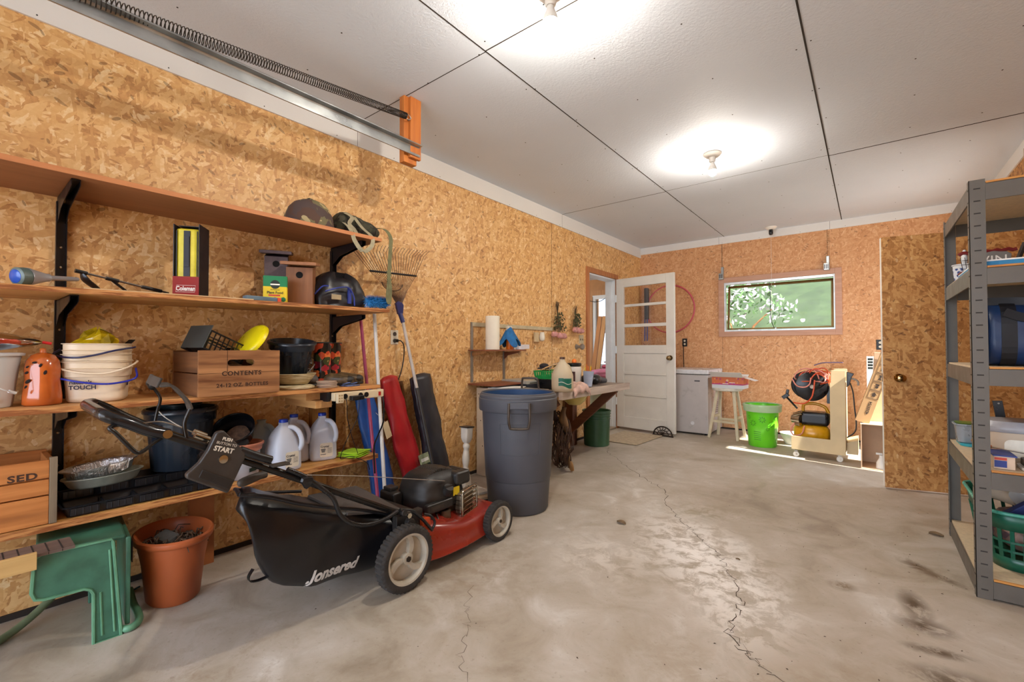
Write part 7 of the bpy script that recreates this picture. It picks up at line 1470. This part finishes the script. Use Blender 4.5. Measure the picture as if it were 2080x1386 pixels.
for k, z in enumerate((.25, .325, .40, .475, .55)):
    b = MB(T0 @ Matrix.Translation((.016, 0, 0)) @ Matrix.Diagonal((1, 1, 1, 1))); b.tube([(.004, -.001, z - .033), (.076, -.001, z - .033), (.076, -.001, z + .033), (.004, -.001, z + .033)], .0012, 4, closed=True)
    if k == 0: b.prism([(.03, z - .018), (.05, z - .018), (.05, z), (.06, z), (.04, z + .02), (.02, z), (.03, z)], -.0015, -.0005, 'y')
    elif k == 1: b.cyl((.04, -.0005, z - .008), (.04, -.0016, z - .008), .011, n=12); b.box(.028, -.0016, z + .004, .052, -.0005, z + .018)
    elif k == 2: b.prism([(.028, z - .02), (.052, z - .02), (.044, z), (.052, z + .02), (.028, z + .02), (.036, z)], -.0015, -.0005, 'y')
    elif k == 3: b.box(.026, -.0015, z - .018, .032, -.0005, z + .018); b.box(.044, -.0015, z - .018, .050, -.0005, z + .018)
    else: b.box(.024, -.0015, z - .016, .046, -.0005, z - .004); b.box(.030, -.0015, z + .004, .052, -.0005, z + .014)
    b.build('handling_symbol', CBI, t, world=True)
text('TO', .028, CBI, t, T0 @ frame((.050, -.0012, .512), (0, 0, 1), (-1, 0, 0)), bold=.0008, name='carton_lettering') if False else None
tag(MB(TR((2.535, 5.03, .378), ry=.06)).box(0, 0, 0, .13, .065, .60).build('second_carton', CB2, bev=.002), 'plain brown carton standing right of the long printed carton', 'box')
t = thing('striped_carton', 'white carton with black stripes standing at the back wall behind the cartons', 'box', (2.56, 5.9, 0)); MB().box(2.515, 5.85, .0005, 2.575, 6.0, .93).build('carton', FW, t, world=True)
for k in range(4): MB().box(2.525, 5.8485, .80 + k * .03, 2.565, 5.8497, .82 + k * .03).build('black_stripe', PK, t, world=True)
# ---------------------------------------------------------------- steel rack on the right
RK = pm('rack_grey', 0x5f5951, .45, .15, var=.06); PB_ = pm('pale_particle_board', 0xcdb898, .6, var=.08, scale=60, bump=.1); PBE = wood('board_edge', 0xa8682a, 0xcf9348, 'x', 2)
RX0, RX1, RYA, RYB = 2.862, 3.335, 2.612, 3.402
t = thing('steel_rack', 'tall grey steel shelving rack with slotted posts on the right', 'rack', (3.1, 3.0, 0))
HOK = pm('slot_shadow', 0x2e2a26, .8)
def post(x, y, sx_, sy_):
    b = MB(); b.box(x, min(y, y + sy_ * .0022), 0.001, x + sx_ * .048, max(y, y + sy_ * .0022), 1.70) if sx_ > 0 else b.box(x + sx_ * .048, min(y, y + sy_ * .0022), 0.001, x, max(y, y + sy_ * .0022), 1.70)
    b.box(min(x, x + sx_ * .0022), min(y, y + sy_ * .036), .001, max(x, x + sx_ * .0022), max(y, y + sy_ * .036), 1.70)
    o = b.build('post', RK, t, world=True)
    for k in range(33):
        z = .035 + k * .0508; b = MB(); b.box(x + sx_ * .014 if sx_ > 0 else x - .036, y - sy_ * .0004 - .0003, z, (x + sx_ * .034) if sx_ > 0 else x - .014, y - sy_ * .0004 + .0003, z + .005)
        b.box(x - sx_ * .0004 - .0003, min(y + sy_ * .010, y + sy_ * .028), z, x - sx_ * .0004 + .0003, max(y + sy_ * .010, y + sy_ * .028), z + .005)
        b.build('slot', HOK, o, world=True)
post(RX0, RYA, 1, 1); post(RX1, RYA, -1, 1); post(RX0, RYB, 1, -1); post(RX1, RYB, -1, -1)
for z in (1.690, 1.345, .935, .520, .085):
    H_ = .068
    for (a_, c_) in (((RX0 + .0486, RYA + .004), (RX1 - .0486, RYA + .004)), ((RX0 + .0486, RYB - .004), (RX1 - .0486, RYB - .004))):
        MB().box(a_[0], a_[1] - .0035, z - H_ - .008, c_[0], a_[1] + .0035, z - .008).build('beam', RK, t, world=True)
    for x_ in (RX0 + .0026, RX1 - .0086): MB().box(x_, RYA + .037, z - H_ - .008, x_ + .006, RYB - .037, z - .008).build('side_beam', RK, t, world=True)
    b = MB(); b.box(RX0 + .009, RYA + .010, z - .012, RX1 - .009, RYB - .010, z); b.slot(1); b.box(RX0 + .050, RYA + .0005, z - .010, RX1 - .050, RYA + .010, z); 
    b.build('shelf_board', [PB_, PBE], t, world=True)
# top but one shelf
BLB = pm('blue_foam_board', 0x2f7fae, .7, var=.1)
tag(MB().box(2.885, 2.645, 1.346, 3.28, 3.12, 1.366).slot(1).box(2.885, 2.6445, 1.366, 3.28, 3.12, 1.372).build('blue_board', [BLB, FW], bev=.001), 'blue-edged flat pad on the second rack shelf from the top', 'pad')
t = thing('pencil_jar', 'white jug with a blue floral wrap at the back edge of the second rack shelf', 'jug', (2.925, 3.26, 1.346)); MB().lathe([(.0005, 0), (.034, 0), (.038, .01), (.045, .09), (.049, .092), (.049, .096), (.043, .096), (.034, .008), (.0005, .006)], 30).build('body', WP, t, smooth=50)
b = MB(); b.ball((.0, 0, .13), .026, 14, 10, sx=.5, sz=1.7); b.build('white_brush', WP, t, smooth=70); tag(t, t['label'], 'jug')
BFL = NT('blue_floral'); vb = BFL.vor(BFL.tc.outputs['Object'], 60); BFLM = BFL.fin(BFL.mix(BFL.math('LESS_THAN', vb.outputs['Distance'], .45), srgb(0xc8ccd6), srgb(0x21407c)), .5)
MB().lathe([(.0382, .012), (.0450, .075)], 30, op=True).build('floral_wrap', BFLM, t, smooth=60)
t = thing('vin_sign', 'grey chalkboard sign with white letters on the blue pad', 'sign', (2.975, 2.92, 1.3725), rz=.03); MB().prism([(-.052, 0), (.052, 0), (.056, .055), (.042, .068), (.02, .070), (0, .075), (-.02, .070), (-.042, .068), (-.056, .055)], -.007, .007, 'y').build('board', pm('chalk_grey', 0x6e6a66, .7, var=.1), t, bev=.001)
text('VIN', .052, pm('chalk_white', 0xd8d4cc, .8), t, pmat(t) @ frame((0, -.0075, .034), (1, 0, 0), (0, 0, 1)), sx=1.05)
t = thing('wire_basket', 'small dark wire basket with red rim behind the grey sign', 'basket', (2.965, 3.06, 1.3725)); b = MB()
for k in range(12): b.tube([(-.075 + k * .013, -.05, .0), (-.085 + k * .015, -.055, .07)], .0015, 4)
for z in (.015, .035, .055): b.tube([(-.08, -.052 - z * .05, z), (.09, -.052 - z * .05, z)], .0012, 4)
b.build('wire', CI, t); MB().tube([(-.09 + i * .0125, -.056, .082 + .010 * abs(math.sin(i * 1.1))) for i in range(16)], .009, 6).box(-.085, -.05, 0, .10, .05, .004).build('red_rim', pm('dark_red', 0x7c1f22, .5), t, smooth=60)
MB().tube([(.10, -.04, .03), (.125, -.045, .115)], .009, 8).build('spout', CI, t)
# duffel
DUF = pm('navy_duffel', 0x16335e, .42, var=.2, scale=6, bump=.2, bscale=22); DUFK = pm('duffel_black', 0x17171b, .6, var=.15)
t = thing('duffel_bag', 'blue and black duffel bag on the third rack shelf', 'bag', (3.10, 2.86, .936))
def df(u, v):
    x = 2.915 + .37 * v; a = 2 * PI * u; ca, sa = math.cos(a), math.sin(a); q = 1 / (abs(ca) ** 3.2 + abs(sa) ** 3.2) ** (1 / 3.2); e = min(1, .80 + 6 * v) * min(1, .80 + 6 * (1 - v)); n_ = 1 + .05 * mnoise.noise((x * 12, ca * 2, sa * 2))
    return (x, 2.86 + .13 * ca * q * e * n_, .936 + .135 + .134 * sa * q * e * (n_ if sa > 0 else 1))
b = MB(); b.grid(df, 48, 22, True); b.add([df(i / 48, 0) for i in range(48)], [tuple(range(48))]); b.add([df(i / 48, 1) for i in range(48)], [tuple(range(48))[::-1]]); b.build('body', DUF, t, world=True, smooth=180)
def dpt(a, x, g=.004):
    ca, sa = math.cos(a), math.sin(a); q = 1 / (abs(ca) ** 3.2 + abs(sa) ** 3.2) ** (1 / 3.2); return (x, 2.86 + (.13 + g) * ca * q, .936 + .135 + (.134 + g) * sa * q)
for x in (2.988, 3.21): MB().ribbon([dpt(PI / 2 + .1 + (PI * .86) * i / 16, x) for i in range(17)], .045, (1, 0, 0), .003).build('strap', DUFK, t, world=True)
b = MB(); b.ribbon([dpt(PI / 2 + .55 + i * .02, 2.925 + .022 * i, .003) for i in range(16)], .055, (0, 0, 1), .003); b.build('top_panel', DUFK, t, world=True) 
MB().tube([dpt(a, 2.922, .004) for a in [2 * PI * i / 40 for i in range(40)]], .006, 6, closed=True).build('end_piping', DUFK, t, world=True, smooth=60)
MB().ribbon(bez([(2.975, 2.725, 1.16), (3.03, 2.722, 1.135), (3.12, 2.72, 1.128), (3.22, 2.725, 1.16)], 6), .035, (0, .2, 1), .004).build('carry_handle', DUFK, t, world=True)
# fourth shelf
t = thing('detergent_tub', 'cream plastic tub with a grey lid on the fourth rack shelf', 'tub', (3.06, 2.93, .521))
MB().lathe([(.0005, 0), (.122, 0), (.128, .008), (.134, .125), (.0005, .128)], 40, sq=4, sy=.75).build('body', pm('cream_tub', 0xc9b8a2, .4, var=.05), t, smooth=40); MB().lathe([(.136, .126), (.140, .132), (.140, .150), (.132, .158), (.124, .172), (.0005, .174)], 40, sq=4, sy=.76).build('lid', pm('grey_lid', 0xa4a4aa, .35), t, smooth=40)
MB().prism(rrect(.085, .075, .02, 4, -.035, .060), -.1035, -.1025, 'y').build('label', PW, t) ; MB().box(.02, -.1035, .03, .075, -.1025, .095).build('label_print', pm('tan_print', 0x9c8a74, .6), t)
t = thing('black_scraper', 'black bladed tool with a hanging hole standing behind the tub', 'tool', (3.04, 3.18, .521)); MB(TR((0, 0, 0), ry=-.08)).box(-.012, -.003, 0, .012, .003, .15).prism([(-.016, .15), (.018, .15), (.014, .235), (-.020, .235)], -.004, .004, 'y').build('handle', BP, t, bev=.001); MB(TR((0, 0, 0), ry=-.08)).cyl((0, -.0046, .222), (0, .0046, .222), .004, n=10).build('hanging_hole', STEEL, t)
TUP = NT('frosted_tub'); glassmat(TUP, .25, (.80, .84, .88, 1)); 
t = thing('food_container', 'clear tub with a green-topped lid on a teal tray', 'container', (2.935, 3.24, .534)); MB().lathe([(.0005, 0), (.050, 0), (.054, .004), (.062, .085), (.068, .088), (.068, .094), (.060, .094), (.052, .008), (.0005, .006)], 40, sq=5).build('tub', pm('frosted_grey', 0xa8b0b8, .3, var=.08, Transmission_Weight=.35), t, smooth=40); MB().lathe([(.0005, .0945), (.058, .0945), (.060, .098), (.0005, .100)], 40, sq=5).build('contents', pm('olive_lid', 0x5c7a2c, .4), t, smooth=40)
tag(MB().prism(rrect(.135, .20, .04, 6, 2.955, 3.255), .5205, .533).build('teal_tray', pm('teal_tray', 0x2a98a8, .4), bev=.002), 'teal rounded tray under the clear food container', 'tray')
tag(MB().tube([(2.895, 2.96, .552), (2.93, 2.80, .560)], .009, 8).build('wood_handle', wood('brown_tool_handle', 0x9c5c34, 0xb87a4a, 'y', 1), smooth=60), 'brown wooden tool handle lying behind the front post of the rack', 'handle') if False else None
t = thing('tool_with_wood_handle', 'trowel with a brown handle resting on the small red and blue carton', 'tool', (2.95, 2.80, .58)); MB().tube([(2.905, 2.95, .585), (2.935, 2.80, .586)], .009, 8).build('handle', wood('brown_tool_handle', 0x9c5c34, 0xb87a4a, 'y', 1), t, world=True, smooth=60); MB().bar((2.938, 2.80, .586), (3.05, 2.70, .583), .022, .003).build('blade', CHR, t, world=True)
t = thing('chalk_carton', 'small cream carton with a red and blue label on the fourth rack shelf', 'box', (2.94, 2.73, .521)); MB().box(2.925, 2.66, .521, 2.985, 2.80, .572).build('carton', pm('cream_carton', 0xd0b8a0, .6), t, world=True, bev=.001)
MB().box(2.927, 2.6588, .557, 2.962, 2.6598, .567).build('red_band', PR, t, world=True); MB().box(2.927, 2.6588, .528, 2.962, 2.6598, .555).build('blue_band', pm('carton_blue', 0x243a84, .5), t, world=True); MB().box(2.922, 2.655, .5725, 2.99, 2.805, .577).build('blue_lid', pm('carton_blue2', 0x243a84, .5), t, world=True)
for k, (z, c, lab) in enumerate(((.5215, 0xd9d0c0, 'white paper plate-like dish at the front right of the fourth rack shelf'), (.5345, 0x4c4034, 'dark shallow box on top of the white dish on the fourth rack shelf'))):
    tag(MB().prism(rrect(.16 - .02 * k, .14 - .02 * k, .03, 5, 3.085, 2.72), z, z + .012 + .014 * k).build('shallow_dish', pm('dish_%d' % k, c, .6), bev=.002), lab, 'dish')
tag(MB(TR((3.09, 2.71, .5615), rz=.4)).ball((0, 0, .012), .025, 12, 8, sx=1.4, sz=.45).build('tan_wad', pm('tan_wad', 0xb09878, .8, var=.2), smooth=60), 'crumpled tan wad lying on the dark shallow box', 'wad')
tag(MB().box(3.0, 2.665, .5635, 3.13, 2.70, .5665).build('white_blade', FW), 'thin white strip lying across the dark shallow box', 'strip') if False else None
# green laundry basket on the bottom shelf
LGB = pm('laundry_green', 0x145a44, .35, var=.08); LTE = pm('teal_rim_light', 0x4aa08c, .3, var=.08)
t = thing('laundry_basket', 'dark green laundry basket on the bottom rack shelf', 'laundry basket', (3.105, 2.98, .086))
BWx, BLy, BH = .40, .56, .245
def bl(f, z, ex=0, n=10): 
    w_ = (BWx * .82 + BWx * .18 * f) + ex; l_ = (BLy * .82 + BLy * .18 * f) + ex; return [(p[0], p[1], z) for p in rrect(w_, l_, .085, n)]
def strip(b, f0, z0_, f1, z1_, idx=None):
    a = bl(f0, z0_); c = bl(f1, z1_); m = len(a); b.add(a + c, [(i, (i + 1) % m, m + (i + 1) % m, m + i) for i in range(m) if idx is None or idx(i)])
b = MB(); strip(b, 0, .002, .25, .055); strip(b, .72, .175, 1, BH); a = bl(0, .002); b.add(a, [tuple(range(len(a)))[::-1]])
b.build('solid_bands', LGB, t, solid=.004, smooth=40)
b = MB(); per = bl(.25, .055, n=10); P0 = bl(.25, .055, n=14); P1 = bl(.72, .175, n=14)
# denser ribs along the straight sides
def along(f, z, N_):
    c = bl(f, z, n=8); L_ = [0]
    for i in range(len(c)): L_.append(L_[-1] + (Vector(c[(i + 1) % len(c)]) - Vector(c[i])).length)
    out = []
    for k in range(N_):
        q = L_[-1] * k / N_; i = max(j for j in range(len(c)) if L_[j] <= q + 1e-9); u = (q - L_[i]) / max(1e-9, L_[i + 1] - L_[i]); out.append(Vector(c[i]).lerp(Vector(c[(i + 1) % len(c)]), u))
    return out
R0, R1 = along(.25, .055, 44), along(.72, .175, 44)
for i in range(44): b.bar(R0[i], R1[i], .013, .004, (Vector((R0[i].x, R0[i].y, 0))))
for f, z in ((.40, .085), (.56, .125)):
    c = bl(f, z); 
    for i in range(len(c)): b.bar(c[i], c[(i + 1) % len(c)], .004, .009)
b.build('lattice', LGB, t)
MB().tube([p for p in bl(1, BH + .002, .012, 8)], .0075, 8, closed=True).build('rim', LTE, t, smooth=60)
MNL = NT('mesh_bag_print'); vm = MNL.vor(MNL.tc.outputs['Object'], 30); sm = MNL.n('ShaderNodeSeparateColor'); MNL.l(vm.outputs['Color'], sm.inputs[0]); MNLM = MNL.fin(MNL.ramp(sm.outputs[0], [(0, srgb(0x8a6a5c)), (.35, srgb(0xb0988c)), (.6, srgb(0x6a5a6c)), (.8, srgb(0xa07c6c))]), .7)
tag(lump((3.105, 2.98, .205), .15, 1.0, 1.35, .62, 9).build('folded_clothes', MNLM, smooth=180), 'mottled pink-brown clothes filling the green laundry basket', 'clothes')
t = thing('white_roll', 'white cylinder lying in the back of the green laundry basket', 'roll', (2.99, 3.12, .3)); MB().tube([(2.975, 3.16, .322), (3.06, 3.01, .325)], .032, 20).build('roll', WPR, t, world=True, smooth=50)
tag(MB().lathe([(.0005, 0), (.05, 0), (.075, .13), (.080, .132), (.080, .138), (.072, .138), (.048, .006), (.0005, .006)], 36, T=TR((3.05, 2.93, .34), rx=-1.0, rz=-.9)).build('white_pail', WP, smooth=50), 'white pail lying on its side on top of the laundry basket', 'pail')
tag(MB(TR((3.03, 2.80, .305), rx=.1)).prism([(-.065, 0), (.05, -.01), (.055, .075), (.03, .092)], -.02, .02, 'y').build('navy_box', pm('navy_cloth', 0x1d2e66, .7, var=.1), bev=.004), 'navy blue pointed object sticking out of the laundry basket', 'object') 
# leaves and grit on the floor
rl_ = random.Random(77); LF = pm('dry_leaf', 0x7a6348, .8, var=.3, scale=40)
for (x, y, s, lab) in ((1.40, 2.436, .028, 'dry curled leaf on the floor in front of the trash can'), (2.805, 3.33, .03, 'dry brown leaf on the floor at the foot of the rack'), (2.03, 2.364, .010, 'tiny brown leaf bit lying on the floor crack')):
    def lf(u, v, x=x, y=y, s=s): w_ = math.sin(PI * u) ** .7 * (v - .5); return (x + s * (u - .5) * 2, y + s * w_ * 1.3, .002 + .35 * s * (abs(v - .5) * 2) ** 2 + .12 * s * math.sin(4 * u))
    tag(MB().grid(lf, 9, 6).build('dry_leaf', LF, smooth=180, solid=.0006), lab, 'leaf')
b = MB()
for k in range(170):
    x, y = rl_.uniform(.7, 2.84), rl_.uniform(.9, 4.6)
    if rl_.random() < .55: x = rl_.uniform(2.1, 2.83); y = rl_.uniform(1.4, 4.2)
    s = rl_.uniform(.0015, .006); a = rl_.uniform(0, 6.28); b.add([(x + s * math.cos(a), y + s * math.sin(a), .0008), (x - s * .4 * math.sin(a), y + s * .4 * math.cos(a), .002), (x - s * math.cos(a), y - s * math.sin(a), .0008), (x + s * .5 * math.sin(a), y - s * .5 * math.cos(a), .0012)], [(0, 1, 2, 3)])
tag(b.build('floor_grit', pm('grit', 0x4a3c2e, .9, var=.4)), 'scattered dark grit and leaf crumbs on the concrete floor', 'debris', kind='stuff')
